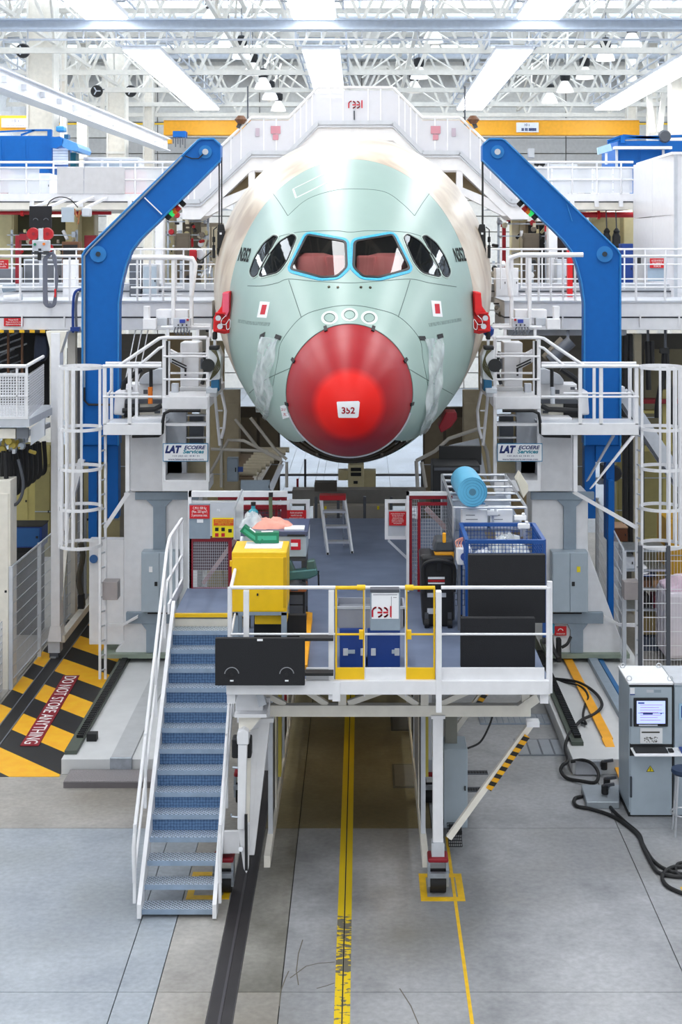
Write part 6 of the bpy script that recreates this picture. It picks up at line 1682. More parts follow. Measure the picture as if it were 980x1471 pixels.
# ------------------------------------------------------------------ upper decks
Yu = 38.5
for s, a, c in ((-1, -60, 292), (1, 735, 910)):
    side = 'left' if s < 0 else 'right'
    t = thing('upper_deck', 'white upper deck edge beam at the %s of the gangway' % side, 'deck', P((a + c) / 2, 300, Yu))
    MB().pbox(a, 278, c, 289, Yu, 9).build('upper_beam', W, t); MB().pbox(a, 291, c, 301, Yu + .05, 4).build('lower_beam', W2, t); MB().pbox(a, 288.5, c, 291.5, Yu + .1, 3).build('groove', PVC, t)
    for k in range(5):
        px = a + (c - a) * (k + .5) / 5; MB().pbox(px - 3, 287, px + 3, 297, Yu - .06, .06).build('bolt_plate', W, t)
    tr_ = railing('white guard rail with clear infill on the %s upper deck' % side, X(a, Yu), X(c, Yu), Yu, Z(233, Yu), Z(279, Yu), 9 if s < 0 else 5, mids=(.45,))
    MB().tube((X(a, Yu), Yu, Z(241, Yu)), (X(c, Yu), Yu, Z(241, Yu)), .025, 8).build('upper_mid_rail', W, tr_)
    n = 6
    for k in range(n):
        x0, x1 = a + (c - a) * k / n, a + (c - a) * (k + 1) / n
        if s < 0 and 82 < (x0 + x1) / 2 < 182: continue
        MB().pbox(x0 + 1, 242, x1 - 1, 277, Yu + .03, .02).build('infill_panel', CLEARP, tr_)
    if s < 0:
        for a2, c2 in ((82, 120), (121, 179)): MB().pbox(a2, 240, c2, 278, Yu - .05, .03).build('perforated_panel', mat('perf_grey', '#c5c5c8', .5, var=.05), tr_)
# railing and handrail lines behind
UL = [('container', 'large blue steel container on the upper left deck', 'container', BLUE, -30, 195, 74, 240, 43, 3, 3, None, 0),
      ('container', 'blue steel hut behind the white cabin on the upper right deck', 'container', BLUE, 888, 202, 1010, 240, 44, 3, 4, None, 0),
      ('machine_cabinet', 'white machine cabinet with slanted cover behind the upper left railing', 'cabinet', W, 12, 252, 42, 282, 41, 1.2, 1, LG, 0),
      ('machine_cabinet', 'white framed cabinet with dark window strip behind the upper left railing', 'cabinet', W, 42, 249, 72, 282, 41.2, 1.2, 2, LG, 0),
      ('crate', 'faded pink crate at the left edge of the upper deck', 'crate', mat('faded_pink', '#c6a3a8', .6), -10, 244, 10, 282, 41.4, 1, 1, None, 2),
      ('bench_cabinet', 'grey instrument bench behind the upper left railing near the gangway', 'cabinet', LG, 120, 226, 200, 240, 44, 1, 3, MG, 0),
      ('crate', 'pale red crate behind the upper left rail, right of the grey panel', 'crate', mat('faded_red', '#c98c8a', .6), 179, 244, 203, 262, 41.5, 1, 1, None, 1),
      ('instrument_rack', 'white instrument rack behind the upper right railing, right one', 'rack', LG, 848, 240, 905, 280, 41, 1, 4, W, 3),
      ('instrument_rack', 'white instrument rack behind the upper right railing, left one', 'rack', LG, 790, 236, 830, 280, 41.3, 1, 3, W, 3),
      ('teal_cabinet', 'small teal cabinet beside the roller shutter on the upper left deck', 'cabinet', mat('teal_paint', '#1c6f7a', .5), 101, 219, 109, 232, 44, .5, 1, None, 0)]
for u in UL:
    u = list(u); u[7] = PY0 - (Z(279, Yu) - CZ) * F / u[8]
    equip(u[0], u[1], u[2], u[3], *u[4:10], doors=u[10], frame=u[11], shelves=u[12])
t = thing('awning_unit', 'blue awning box with a roller shutter beside the upper left container', 'awning', P(93, 240, 42.5))
MB().pprism([(74, 197), (86, 196), (90, 200), (88, 209), (80, 213), (74, 212)], 42.4, .3).build('end_cap', BLUE, t)
MB().pprism([(88, 197), (110, 206), (113, 212), (111, 217), (98, 215), (88, 209)], 42.5, 2).build('cover', mat('awning_blue', '#4d90cc', .4), t)
for k in range(6): MB().pbox(76, 213 + 4 * k, 98, 216.4 + 4 * k, 42.7, .06).build('slat', mat('slat_blue', '#cdd9ea', .4), t)
MB().pbox(98, 216, 100, 240, 42.65, .1).build('jamb', DG, t)
t = thing('roof_tubing', 'blue railing frame on the roof of the upper left container', 'frame', P(30, 195, 43.2))
for p, q_ in (((-20, 190), (50, 187)), ((50, 187), (74, 187)), ((30, 194), (50, 187))): MB().bar(P(*p, 43.1), P(*q_, 43.1), .05).build('tube', BLUE, t)
MB().pbox(68, 186, 74, 240, 42.9, .15).build('corner_post', BLUE, t)
t = thing('signal_box', 'small light blue motor box above the upper left container', 'motor', P(86, 187, 44)); MB().pbox(80, 181, 92, 189, 44, .4).build('body', mat('motor_blue', '#3f9bd4', .4), t, bevel=.04); MB().pbox(92, 193, 98, 199, 44, .3).build('foot', mat('petrol_blue', '#155e86', .4), t)
t = thing('roof_gantry', 'blue beams and pulley on top of the upper right hut', 'frame', P(930, 202, 44.2))
for p, q_ in (((893, 199), (960, 196)), ((873, 206), (893, 199)), ((873, 203), (893, 196)), ((960, 196), (1000, 195)), ((895, 195), (950, 199))): MB().bar(P(*p, 44), P(*q_, 44), .08).build('beam', BLUE, t)
MB().pbox(892, 194, 898, 205, 43.9, .2).build('bracket', BLUE, t); MB().lathe(P(955, 196, 44), [(.16, -.1), (.2, 0), (.16, .1)], 14, 'Y').build('pulley', DG, t)
for a in (885, 952): MB().pbox(a, 214, a + 3, 240, 43.7, .1).build('light_post', LG, t)
MB().pbox(883, 210, 966, 214, 43.6, .3).build('light_bar', W, t)
t = thing('awning_sheet', 'pale blue slanted panel left of the upper right hut', 'panel', P(872, 225, 43.5)); MB().pprism([(859, 212), (877, 206), (880, 216), (860, 222)], 43.5, .2).build('sheet', mat('pale_blue', '#a8cbe8', .4), t); MB().pbox(870, 220, 873, 236, 43.6, .1).build('leg', W, t)
for k, (a, lb) in enumerate(((772, 'left'), (780, 'right'))):
    t = thing('office_chair', 'dark swivel chair back behind the upper right railing, %s one' % lb, 'chair', P(a, 250, 42)); MB().pbox(a - 4, 231, a + 4, 238, 42, .2).build('backrest', BLK, t, bevel=.05); MB().bar(P(a, 238, 42.1), P(a, 262, 42.1), .05).build('stem', DG, t); MB().pbox(a - 4, 246, a + 4, 249, 41.7, .5).build('seat', BLK, t, bevel=.04)
# white cabin at the upper right
t = thing('cabin', 'tall white panelled cabin at the right edge behind the walkway', 'cabin', P(950, 430, 34))
c0 = [P(910, 243, 38.5), P(970, 222, 34.2)]
x0, x1 = X(910, 38.5), X(968, 34.2); zt0 = Z(236, 34.2) ; zt_ = 10.35
zb0 = Z(433, 34.2)
for k in range(2):
    for j in range(2):
        ya, yb = 38.5 - 2.15 * k, 38.5 - 2.15 * (k + 1)
        xa, xb = x0 + (x1 - x0) * k / 2, x0 + (x1 - x0) * (k + 1) / 2
        za, zb_2 = (8.95, zt_) if j else (zb0, 8.93)
        MB().prism([(xa, ya, za), (xb, yb + .03, za), (xb, yb + .03, zb_2), (xa, ya, zb_2)], (1, 0, 0), .1).build('side_panel', mat('cabin_white', '#e9eaef', .25, var=.02), t)
MB().box(x1, x1 + 3, 34.2, 38.5, zb0, zt_).build('front_block', mat('cabin_white', '#e9eaef', .25), t)
MB().box(x1 - .05, x1 + 3, 34.15, 38.6, zt_, zt_ + .06).build('roof_sheet', W, t)
MB().box(x1 + .25, x1 + 1.6, 34.16, 34.2, 7.6, 9.0).build('window', mat('window_blue', '#9cc0d8', .1), t)
MB().box(x1, x1 + .08, 34.15, 34.2, zb0, zt_).build('corner_trim', LG, t)
MB().pbox(913, 370, 921, 380, 34.0, .1).build('socket', BLK, t); MB().pbox(931, 376, 958, 404, 33.9, .05).build('backing_panel', mat('backing_blue', '#9fb2c4', .4), t)
notice(t, 934, 371, 955, 385, 33.85, 'ACCÈS INTERDIT\nEN L\'ABSENCE\nDE BÂCHE')

# ------------------------------------------------------------------ equipment between the decks
KH = mat('khaki_column', '#c2b98f', .6); OLV = mat('olive_board', '#6b6747', .7); BRN = mat('brown_grey', '#8b8274', .6)
EQ = [('partition_column', 'cream column at the left edge under the upper deck', 'column', KH, -20, 300, 20, 440, 41, .6, 1, None, 0),
      ('screen_board', 'dark olive screen behind the left walkway, left of the red reels', 'screen', mat('olive_dark', '#3f3f2a', .7), 20, 304, 58, 372, 41.5, .3, 1, None, 0),
      ('screen_board', 'dark olive screen behind the left walkway, right of the red reels', 'screen', mat('olive_dark', '#3f3f2a', .7), 62, 304, 94, 410, 41.5, .3, 1, None, 0),
      ('partition_column', 'cream column right of the olive screen under the upper left deck', 'column', KH, 94, 300, 112, 440, 41, .6, 1, None, 0),
      ('partition_column', 'cream column just left of the left blue arm', 'column', CREAM, 112, 302, 136, 440, 42, .6, 1, KH, 0),
      ('tool_cabinet', 'dark red cabinet seen left of the blue arm bend', 'cabinet', DRED, 121, 338, 138, 350, 39.5, .4, 1, None, 0),
      ('monitor_box', 'small black and brown box on the left walkway rail', 'box', BROWN, 89, 347, 113, 365, 36.4, .4, 1, BLK, 0),
      ('grey_cabinet', 'grey mesh cabinet behind the left walkway rail at the frame edge', 'cabinet', LG, -15, 384, 26, 432, 36.4, .5, 1, PVC, 0),
      ('grey_cabinet', 'wide light grey cabinet behind the hoses on the left walkway', 'cabinet', LG, 34, 372, 90, 420, 37, .5, 2, PVC, 0),
      ('valve_board', 'white dotted valve panel beside the left blue arm', 'panel', W, 90, 373, 112, 410, 34.3, .1, 1, None, 0),
      ('screen_board', 'dark stand board left of the nose, leaning behind the rail', 'screen', mat('stand_dark', '#5b5246', .6), 252, 335, 272, 358, 37, .2, 1, None, 0),
      ('partition_column', 'wide cream column left of the nose behind the beacon', 'column', CREAM, 228, 305, 250, 440, 41, .6, 1, KH, 0),
      ('partition_column', 'white slim column behind the left loop rail', 'column', W, 223, 310, 235, 440, 36.5, .4, 1, None, 0),
      ('test_machine', 'khaki machine frame behind the left loop rail, near the nose', 'machine', KH, 262, 310, 290, 400, 42, .6, 2, BRN, 2),
      ('test_machine', 'brown grey machine block behind the rails just left of the nose', 'machine', BRN, 288, 320, 318, 420, 41, .8, 2, CREAM, 1),
      ('light_cabinet', 'light grey tall cabinet between the left blue arm and loop rail', 'cabinet', LG, 205, 380, 226, 420, 34.2, .4, 1, CAB, 0),
      ('light_cabinet', 'dark grey motor cabinet right behind the left blue arm', 'cabinet', mat('motor_grey', '#5b606a', .5), 186, 372, 202, 430, 34.3, .4, 1, None, 2),
      ('notice_board', 'red notice panel on the rail left of the nose', 'panel', RED, 272, 359, 282, 380, 33, .05, 1, None, 0),
      ('partition_column', 'white column behind the right walkway rails', 'column', W, 788, 320, 801, 430, 36.5, .4, 1, None, 0),
      ('test_machine', 'khaki machine frame behind the right rails near the nose', 'machine', KH, 735, 312, 758, 410, 42, .6, 2, CREAM, 1),
      ('test_machine', 'brown machine block behind the right rails', 'machine', mat('machine_brown', '#6f6250', .6), 758, 318, 790, 360, 41.5, .6, 2, BLK, 1),
      ('screen_board', 'dark stand board right of the nose behind the rail', 'screen', mat('stand_dark', '#5b5246', .6), 752, 335, 775, 356, 37, .2, 1, None, 0),
      ('light_cabinet', 'white control cabinet behind the right loop rail', 'cabinet', W, 712, 385, 745, 430, 34.2, .5, 2, None, 0),
      ('light_cabinet', 'pale cabinet behind the right walkway rail, left of the red post', 'cabinet', LG, 800, 372, 816, 430, 36, .5, 1, None, 0),
      ('partition_column', 'cream column right of the right blue arm under the deck', 'column', KH, 896, 300, 911, 366, 41, .6, 1, None, 0),
      ('pale_cabinet', 'khaki cabinet with dark shelf lines right of the blue arm', 'cabinet', KH, 850, 312, 894, 366, 42, .5, 2, None, 2),
      ('screen_board', 'dark backdrop board behind the bend of the right blue arm', 'screen', mat('dark_plum', '#33282b', .7), 800, 340, 850, 440, 40, .3, 2, None, 0),
      ('blue_trolley', 'blue trolley cabinet beside the white cabin door', 'cabinet', DBLUE, 893, 350, 910, 362, 37, .4, 1, None, 0)]
MZ = Z(434, Yw)
for sx, xa_, xb_ in (('left', -18.9, -3.5), ('right', 3.1, 19.4)):
    t = thing('mezzanine', 'grey mezzanine floor behind the %s mid-level walkway' % sx, 'floor', ((xa_ + xb_) / 2, 39, MZ))
    MB().box(xa_, xb_, 33.6, 45, MZ - .12, MZ).build('slab', LG, t); MB().box(xa_, xb_, 44.9, 45, MZ - .5, MZ - .12).build('edge_beam', W2, t)
    for xx in (xa_ + 4, (xa_ + xb_) / 2, xb_ - (.6 if sx == 'left' else -0.0) - .2): MB().box(xx - .15, xx + .15, 40, 40.3, 0, MZ - .12).build('column', W2, t)
for u in EQ:
    u = list(u); Y_ = u[8]
    if Y_ >= 33.6 and u[0] != 'notice_board': u[7] = PY0 + (CZ - MZ) * F / Y_
    equip(u[0], u[1], u[2], u[3], *u[4:10], doors=u[10], frame=u[11], shelves=u[12])
for k, (a, c, lb) in enumerate(((843, 852, 'red fire pipe under the upper right deck'),)): pass
t = thing('fire_pipe', 'red pipe running under the upper right deck', 'pipe', P(870, 310, 40)); MB().tube(P(800, 308.5, 40), P(912, 308.5, 40), .08, 10).build('pipe', RED, t, smooth=True); MB().tube(P(858, 309, 40), P(862, 309, 40), .12, 10).build('coupling', BRED, t)
t = thing('fire_pipe', 'red pipe running under the upper left deck', 'pipe', P(60, 310, 40)); MB().tube(P(-20, 306, 40), P(160, 306, 40), .05, 10).build('pipe', RED, t, smooth=True); MB().tube(P(30, 306, 40), P(34, 306, 40), .09, 10).build('coupling', BRED, t)
t = thing('red_post', 'red vertical steel post behind the right walkway', 'post', P(820, 432, 34)); MB().pbox(816, 350, 823, 432, 34, .2).build('post', BRED, t); MB().pbox(814, 428, 825, 432, 33.95, .3).build('foot', BRED, t)
t = thing('red_post', 'dark red steel post with a top arm behind the left walkway', 'post', P(25, 425, 35)); MB().pbox(22, 338, 28, 420, 35, .2).build('post', DRED, t); MB().pbox(28, 336, 38, 345, 35, .2).build('arm', DRED, t)
t = thing('red_post', 'slim red column right of the nose behind the hook', 'post', P(725, 366, 39)); MB().pbox(722, 325, 727, PY0 + (CZ - MZ) * F / 39, 39, .15).build('post', RED, t); MB().pbox(720, 322, 729, 326, 39, .15).build('cap', RED, t)
# tube lamps under the decks
for a, c, py, lb in ((132, 160, 303, 'lit tube lamp under the upper left deck by the blue arm'), (842, 870, 307, 'lit tube lamp under the upper right deck, left one'), (872, 908, 303, 'lit tube lamp under the upper right deck, right one'), (60, 92, 309, 'lit tube lamp under the upper left deck behind the olive screen')):
    t = thing('tube_lamp', lb, 'lamp', P((a + c) / 2, py, 40.5)); MB().tube(P(a, py, 40.5), P(c, py, 40.5), .05, 8).build('tube', mat('tube_glow', '#fff4dc', .4, var=0, emit='#fff0cf', es=5), t, smooth=True); MB().pbox(a - 2, py - 2.5, c + 2, py - 1, 40.4, .2).build('housing', W, t)
# sinks of detail on the left walkway: hung panel, twin reels, control box, hoses
t = black_panel('black foam panel with two finger rings under the upper left deck', 42, 296, 74, 327, 35.5, False)
for a_ in (48, 68): MB().bar(P(a_, 298, 35.6), (X(a_, 35.6), 38.6, 9.5), .06).build('hanger', W, t)
for cx in (51, 66): MB().path([P(cx, 317, 35.49) + Vector((.06 * math.cos(a_), 0, .06 * math.sin(a_))) for a_ in (.2, .8, 1.57, 2.3, 2.9)], .006, 5).build('finger_ring', PVC, t)
t = thing('twin_reel', 'pair of red cable reels on a grey bracket above the left walkway', 'reel', P(58, 345, 34.5))
for cx in (48, 68): MB().lathe(P(cx, 336, 34.5), [(.14, -.08), (.15, 0), (.14, .08)], 20, 'Y').build('reel_disc', RED, t, smooth=True); MB().tube(P(cx, 336, 34.42), P(cx, 336, 34.38), .04, 10).build('hub', DRED, t)
MB().pbox(55, 328, 62, 346, 34.4, .1).build('bracket', LG, t, bevel=.01); MB().bar(P(58, 345, 34.5), (X(58, 34.5), 34.6, MZ), .07).build('stand', LG, t)
t = thing('push_button_box', 'light grey push button box on the left walkway rail', 'control box', P(58, 362, 31.0))
MB().pbox(46, 345, 70, 361, 30.9, .2).build('body', LG, t, bevel=.015); MB().tube(P(50, 351, 30.9), P(50, 351, 30.86), .03, 10).build('button_green', GREEN, t); MB().tube(P(63, 350.5, 30.9), P(63, 350.5, 30.86), .03, 10).build('button_orange', ORG, t); MB().pbox(55, 357, 59, 360, 30.87, .03).build('key_switch', BLK, t); MB().pbox(45, 362, 71, 365, 30.95, .2).build('cradle', DG, t); MB().pbox(54, 363, 58, 374, 30.9, .1).build('plug', BLK, t)
t = thing('hose_bundle', 'grey hose bundle looped over the left walkway rail', 'hose', P(72, 440, 31))
for k in range(5): MB().path(catmull([P(63 + k, 372, 31), P(63 + k, 420, 30.95), P(64 + 1.2 * k, 436 + k, 30.9), P(72, 441 - k * 1.3, 30.9), P(80 - k, 434 + k, 30.9), P(80 + k * .6, 400, 30.95), P(80 - k, 370, 31), P(72 + k, 364 - k * .4, 31), P(63 + k, 372, 31)], 6), .022, 6).build('hose', mat('hose_grey', '#666a78', .5), t, smooth=True)
MB().pbox(78, 415, 80, 427, 30.85, .05).build('red_tag', BRED, t)
t = thing('filter_unit', 'white filter cylinder lying on the left walkway', 'cylinder', P(18, 432, 31.6)); MB().tube(P(6, 429, 31.5), P(31, 427, 31.5), .07, 14).build('body', W, t, smooth=True); MB().tube(P(29, 427.2, 31.5), P(31.5, 427, 31.5), .075, 14).build('cap', MG, t)
t = thing('roll_tube', 'grey rolled canister on the left walkway rail', 'canister', P(12, 418, 31.6)); MB().tube(P(4, 415, 31.7), P(22, 413, 31.7), .08, 14).build('body', MG, t, smooth=True); MB().tube(P(-8, 415, 31.7), P(4, 415, 31.7), .085, 14).build('cap', W, t, smooth=True)
t = thing('cable_drop', 'blue and black cable drop beside the left blue arm', 'cable', P(106, 475, 30.6)); MB().path(catmull([P(118, 415, 30.5), P(108, 420, 30.5), P(105, 440, 30.5), P(105, 478, 30.5)], 6), .03, 6).build('blue_cable', DBLUE, t, smooth=True); MB().path(catmull([P(112, 420, 30.6), P(109, 440, 30.6), P(110, 478, 30.6)], 6), .03, 6).build('grey_cable', PVC, t); MB().pbox(101, 470, 114, 476, 30.4, .15).build('clamp', DBLUE, t)
t = thing('grey_plate', 'light grey square plate hung under the upper left deck', 'plate', P(97, 318, 35.2)); MB().pbox(88, 298, 106, 319, 35.2, .05).build('plate', CAB, t); MB().bar(P(97, 298, 35.2), (X(97, 35.2), 38.6, 9.5), .06).build('hanger', W, t)
t = thing('bracket_motor', 'small grey motor with copper cables under the upper left deck', 'motor', P(122, 312, 35.5)); MB().pbox(117, 298, 129, 311, 35.5, .3).build('body', LG, t, bevel=.03); MB().bar(P(123, 299, 35.6), (X(123, 35.6), 38.6, 9.5), .06).build('hanger', W, t); MB().path(catmull([P(107, 300, 35.6), P(111, 312, 35.5), P(115, 302, 35.5), P(112, 322, 35.5)], 5), .02, 5).build('copper_cable', mat('copper', '#a0673c', .4, metal=.5), t)
MB_ = MB().path(catmull([P(68, 296, 35.6), P(73, 288, 35.6), P(85, 283, 35.6), P(100, 286, 35.6), P(112, 298, 35.6)], 6), .014, 6)
tag(MB_.build('arched_cable', BLK, None, smooth=True), 'thin black cable arching above the grey plate, upper left', 'cable')
# clusters of small fittings between the rails
def cluster(name, label, cat, px0, py0, px1, py1, Y, n, mats, seed):
    rr = random.Random(seed); t = thing(name, label, cat, P((px0 + px1) / 2, py1, Y))
    if Y > 33.6:
        for px in (px0 + 3, px1 - 3): MB().box(X(px, Y) - .03, X(px, Y) + .03, Y + .3, Y + .36, MZ, Z(py0, Y)).build('stand_post', STEEL, t)
        for u_ in (.2, .6): MB().pbox(px0, py0 + (py1 - py0) * u_, px1, py0 + (py1 - py0) * u_ + 1.5, Y + .3, .05).build('stand_bar', STEEL, t)
    for k in range(n):
        a, b_ = rr.uniform(px0, px1), rr.uniform(py0, py1); w_, h_ = rr.uniform(2, 7), rr.uniform(2, 9); m = rr.choice(mats); y = Y + rr.uniform(0, .5)
        if k % 3 == 0: MB().tube(P(a, b_, y), P(a + rr.uniform(-8, 8), b_ + rr.uniform(-12, 12), y + .1), rr.uniform(.015, .05), 8).build('rod', m, t, smooth=True)
        elif k % 3 == 1: MB().pbox(a - w_ / 2, b_ - h_ / 2, a + w_ / 2, b_ + h_ / 2, y, .12).build('fitting', m, t, bevel=.01)
        else: MB().lathe(P(a, b_, y), [(.06, -.05), (.08, 0), (.06, .06)], 10, 'Y').build('fitting_disc', m, t)
    return t
CL = [CREAM, BRN, BLK, STEEL, W, RED, KH]
cluster('fitting_cluster', 'brackets, valves and rods beyond the rail left of the nose', 'fittings', 236, 308, 300, 356, 38, 26, CL, 1)
cluster('fitting_cluster', 'brackets, valves and rods beyond the rail right of the nose', 'fittings', 715, 312, 790, 356, 38, 26, CL, 2)
cluster('fitting_cluster', 'small fittings below the left loop rail, near the red bracket', 'fittings', 255, 375, 305, 440, 36, 24, [W, STEEL, BLK, LG, BRN], 3)
cluster('fitting_cluster', 'small fittings below the right loop rail, near the red bracket', 'fittings', 708, 375, 770, 440, 36, 24, [W, STEEL, BLK, LG, BRN], 4)
cluster('fitting_cluster', 'small fittings behind the rail at the left of the blue arm', 'fittings', 10, 330, 110, 365, 39, 20, CL, 5)
cluster('fitting_cluster', 'small fittings under the left walkway beside the jack', 'fittings', 262, 440, 306, 470, 32, 14, [BLK, DG, STEEL, BRN], 6)
cluster('fitting_cluster', 'small fittings under the right walkway beside the jack', 'fittings', 708, 430, 735, 470, 32, 14, [BLK, DG, STEEL, BRN], 7)
t = thing('hose_reel', 'grey and red hose reel on the rail left of the nose', 'reel', P(287, 375, 33.2)); MB().lathe(P(287, 365, 33.2), [(.1, -.08), (.12, 0), (.1, .1)], 18, 'Y').build('drum', LG, t, smooth=True); MB().pbox(279, 360, 283, 372, 33.1, .1).build('side', RED, t); MB().path(catmull([P(282, 370, 33.1), P(288, 374, 33.1), P(296, 368, 33.1), P(303, 362, 33.1)], 5), .015, 5).build('hose', BLK, t)
# people seen dimly at the right, under the deck: dark hooded jackets on hooks
for k, (a, lb) in enumerate(((872, 'left'), (886, 'right'))):
    t = thing('hanging_jacket', 'black hooded jacket hanging right of the blue arm, %s one' % lb, 'jacket', P(a, 356, 39)); MB().pprism([(a - 5, 356), (a - 5, 340), (a - 2, 331), (a + 2, 331), (a + 6, 340), (a + 6, 356)], 39, .2).build('body', BLK, t, bevel=.04); MB().lathe(P(a, 332, 39.05), [(.07, -.06), (.09, 0), (.03, .08)], 10).build('hood', BLK, t, smooth=True); MB().bar(P(a, 331, 39.1), (X(a, 39.1), 39.3, 9.5), .03).build('hook_rod', DG, t)
# tan and grey back panels behind the masts, under the walkways
for s in (-1, 1):
    f = (lambda a: a) if s < 0 else (lambda a: 1010 - a)
    side = 'left' if s < 0 else 'right'
    for k, (a, b_, c, d, Y, m, lb) in enumerate(((240, 478, 275, 705, 33.5, TAN, 'tan vertical board behind the %s carriage frame'), (298, 490, 322, 705, 33.2, mat('beige_wall', '#b9ab86', .6), 'beige wall strip between the %s mast and the nose'),
                                               (172, 480, 236, 560, 34, mat('grey_wall', '#77746c', .6), 'grey slanted-line screen behind the %s landing railings'), (322, 560, 345, 700, 33, mat('beige_wall2', '#a89d84', .6), 'beige grey column under the %s flank of the nose'))):
        x0, x1 = sorted((f(a), f(c)))
        equip('back_panel', lb % side, 'panel', m, x0, b_, x1, PY0 + CZ * F / Y, Y, .15, 1, m, 1)
    equip('back_panel', 'dark brown stand board low behind the %s flank of the nose' % side, 'panel', mat('brown_dark', '#5a5348', .7), *sorted((f(340), f(402)))[:1], 585, sorted((f(340), f(402)))[1], PY0 + CZ * F / 36, 36, .2, 2, mat('brown_mid', '#7b7160', .7), 2)
    t = thing('gas_struts' if s < 0 else 'tilted_tube', 'thin white slanted rods behind the left landing' if s < 0 else 'thick grey slanted tube behind the right landing', 'rod' if s < 0 else 'tube', P(f(190), 540, 31))
    if s < 0:
        for k in range(3): MB().tube(P(180 + 9 * k, 548, 31), P(196 + 9 * k, 468, 31.4), .014, 6).build('rod', W, t)
    else: MB().tube(P(790, 518, 31), P(821, 490, 31), .13, 18).build('tube', PVC, t, smooth=True); MB().tube(P(782, 515, 31.1), P(809, 488, 31.1), .09, 14).build('inner_tube', BRN, t); MB().bar(P(816, 496, 31.2), P(816, 465, 31.4), .06).build('hanger', PVC, t)
# ------------------------------------------------------------------ below the nose
t = thing('keel_fixture', 'cream slotted fixture pillar standing under the nose', 'fixture', P(512, 720, 33))
MB().pbox(500, 668, 523, 713, 33, .5).build('pillar', mat('fixture_cream', '#cfc6a0', .5), t, bevel=.02)
MB().pbox(502, 713, 521, PY0 + CZ * F / 33, 33.1, .3).build('pillar_base', DG, t)
for a, b_, c, d in ((504, 672, 519, 677), (504, 679, 519, 684), (508, 691, 514, 695), (504, 703, 519, 711)): MB().pbox(a, b_, c, d, 32.98, .03).build('slot', BLK, t)
MB().pbox(486, 676, 500, 690, 33.2, .3).build('side_arm', mat('fixture_cream', '#cfc6a0', .5), t); MB().pbox(523, 676, 540, 700, 33.3, .3).build('side_arm', mat('fixture_cream', '#cfc6a0', .5), t)
t = thing('gear_well_fixture', 'wide dark grey fixture block across the back of the platform', 'fixture', P(520, 760, 28.6))
MB().pbox(420, 704, 612, 727, 30.5, .4).build('upper_beam', mat('fixture_grey', '#7b7a77', .5), t); MB().pbox(450, 727, 560, 752, 29.6, .3).build('panel', mat('fixture_panel', '#a9a49c', .5), t)
MB().pbox(420, 752, 600, 760, 29, .3).build('lower_beam', mat('fixture_dark', '#4a4a48', .5), t)
for a in (452, 484, 522, 560): MB().pbox(a, 714, a + 4, 786, 28.9, .12).build('post', DG, t)
MB().pbox(452, 693, 484, 706, 30.4, .3).build('dark_block', mat('block_brown', '#4f4a45', .6), t); MB().pbox(470, 742, 500, 750, 29.4, .3).build('pipe_tray', STEEL, t)
for a in (466, 542): MB().pbox(a, 728, a + 3, 732, 29.5, .1).build('lamp', SIGNY, t)
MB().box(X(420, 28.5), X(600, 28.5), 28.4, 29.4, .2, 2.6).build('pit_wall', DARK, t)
t = thing('far_rail', 'dark grey rail across the bright floor under the nose', 'railing', P(510, 735, 40))
for py in (681, 706): MB().pbox(400, py, 620, py + 3, 40, .1).build('bar', PVC, t)
for a in (437, 605): MB().pbox(a, 660, a + 3, PY0 + CZ * F / 40, 40, .1).build('post', DG, t)
MB().pbox(426, 688, 429, 706, 39.9, .1).build('red_post', RED, t)
t = thing('roller_stand', 'cream roller conveyor stand left below the nose', 'conveyor', P(372, 690, 30))
MB().prism([P(340, 690, 29), P(345, 655, 33), P(382, 655, 33), P(365, 690, 29)], (0, 0, 1), .05).build('bed', mat('conveyor_brown', '#7a6650', .6), t)
for k in range(9):
    y = 29.2 + .42 * k; MB().tube((X(341, 29) + .02 * k, y, Z(690, 29) + .12 + .0 * k), (X(368, 29) + .06 * k, y, Z(690, 29) + .12), .06, 10).build('roller', CREAM, t, smooth=True)
for p, q_ in ((P(366, 688, 29), P(384, 655, 32)), (P(373, 688, 29), P(391, 658, 32))): MB().bar(p, q_, .08).build('side_rail', W2, t)
t = cabinet('blue grey electric box on the guard tube left below the nose', 326, 658, 342, 692, 28.4, .2, MG, 'electric box', 'junction_box'); MB().pbox(342, 671, 349, 678, 28.4, .1).build('plug', DBLUE, t)
t = thing('guard_tubes', 'bent grey guard tubes and plate left below the nose', 'railing', P(360, 700, 28))
for pts in ([(296, 690), (318, 650), (328, 632), (350, 633), (405, 660)], [(338, 602), (372, 645), (405, 662)], [(360, 600), (395, 645), (412, 660)], [(303, 645), (385, 648)], [(318, 632), (318, 700)], [(388, 700), (405, 662), (412, 664), (412, 700)]):
    MB().path([P(a, b_, 28) for a, b_ in pts], .03, 8).build('tube', mat('tube_grey', '#b4b0a8', .45), t, smooth=True)
MB().pbox(346, 690, 388, 706, 27.9, .05).build('plate', MG, t, bevel=.005); MB().pprism([(385, 700), (402, 668), (408, 668), (392, 706)], 27.9, .1).build('flat_bar', LG, t)
t = thing('guard_tubes', 'bent grey guard tubes right below the nose', 'railing', P(650, 700, 28))
for pts in ([(598, 662), (625, 648), (645, 630), (690, 615)], [(598, 662), (600, 700)], [(606, 664), (612, 700)], [(688, 618), (700, 650), (705, 690)]): MB().path([P(a, b_, 28) for a, b_ in pts], .035, 8).build('tube', mat('tube_grey', '#b4b0a8', .45), t, smooth=True)
MB().prism([P(688, 630, 28), P(645, 640, 28), P(700, 690, 28)], (0, 1, 0), .05).build('grey_sheet', LG, t)
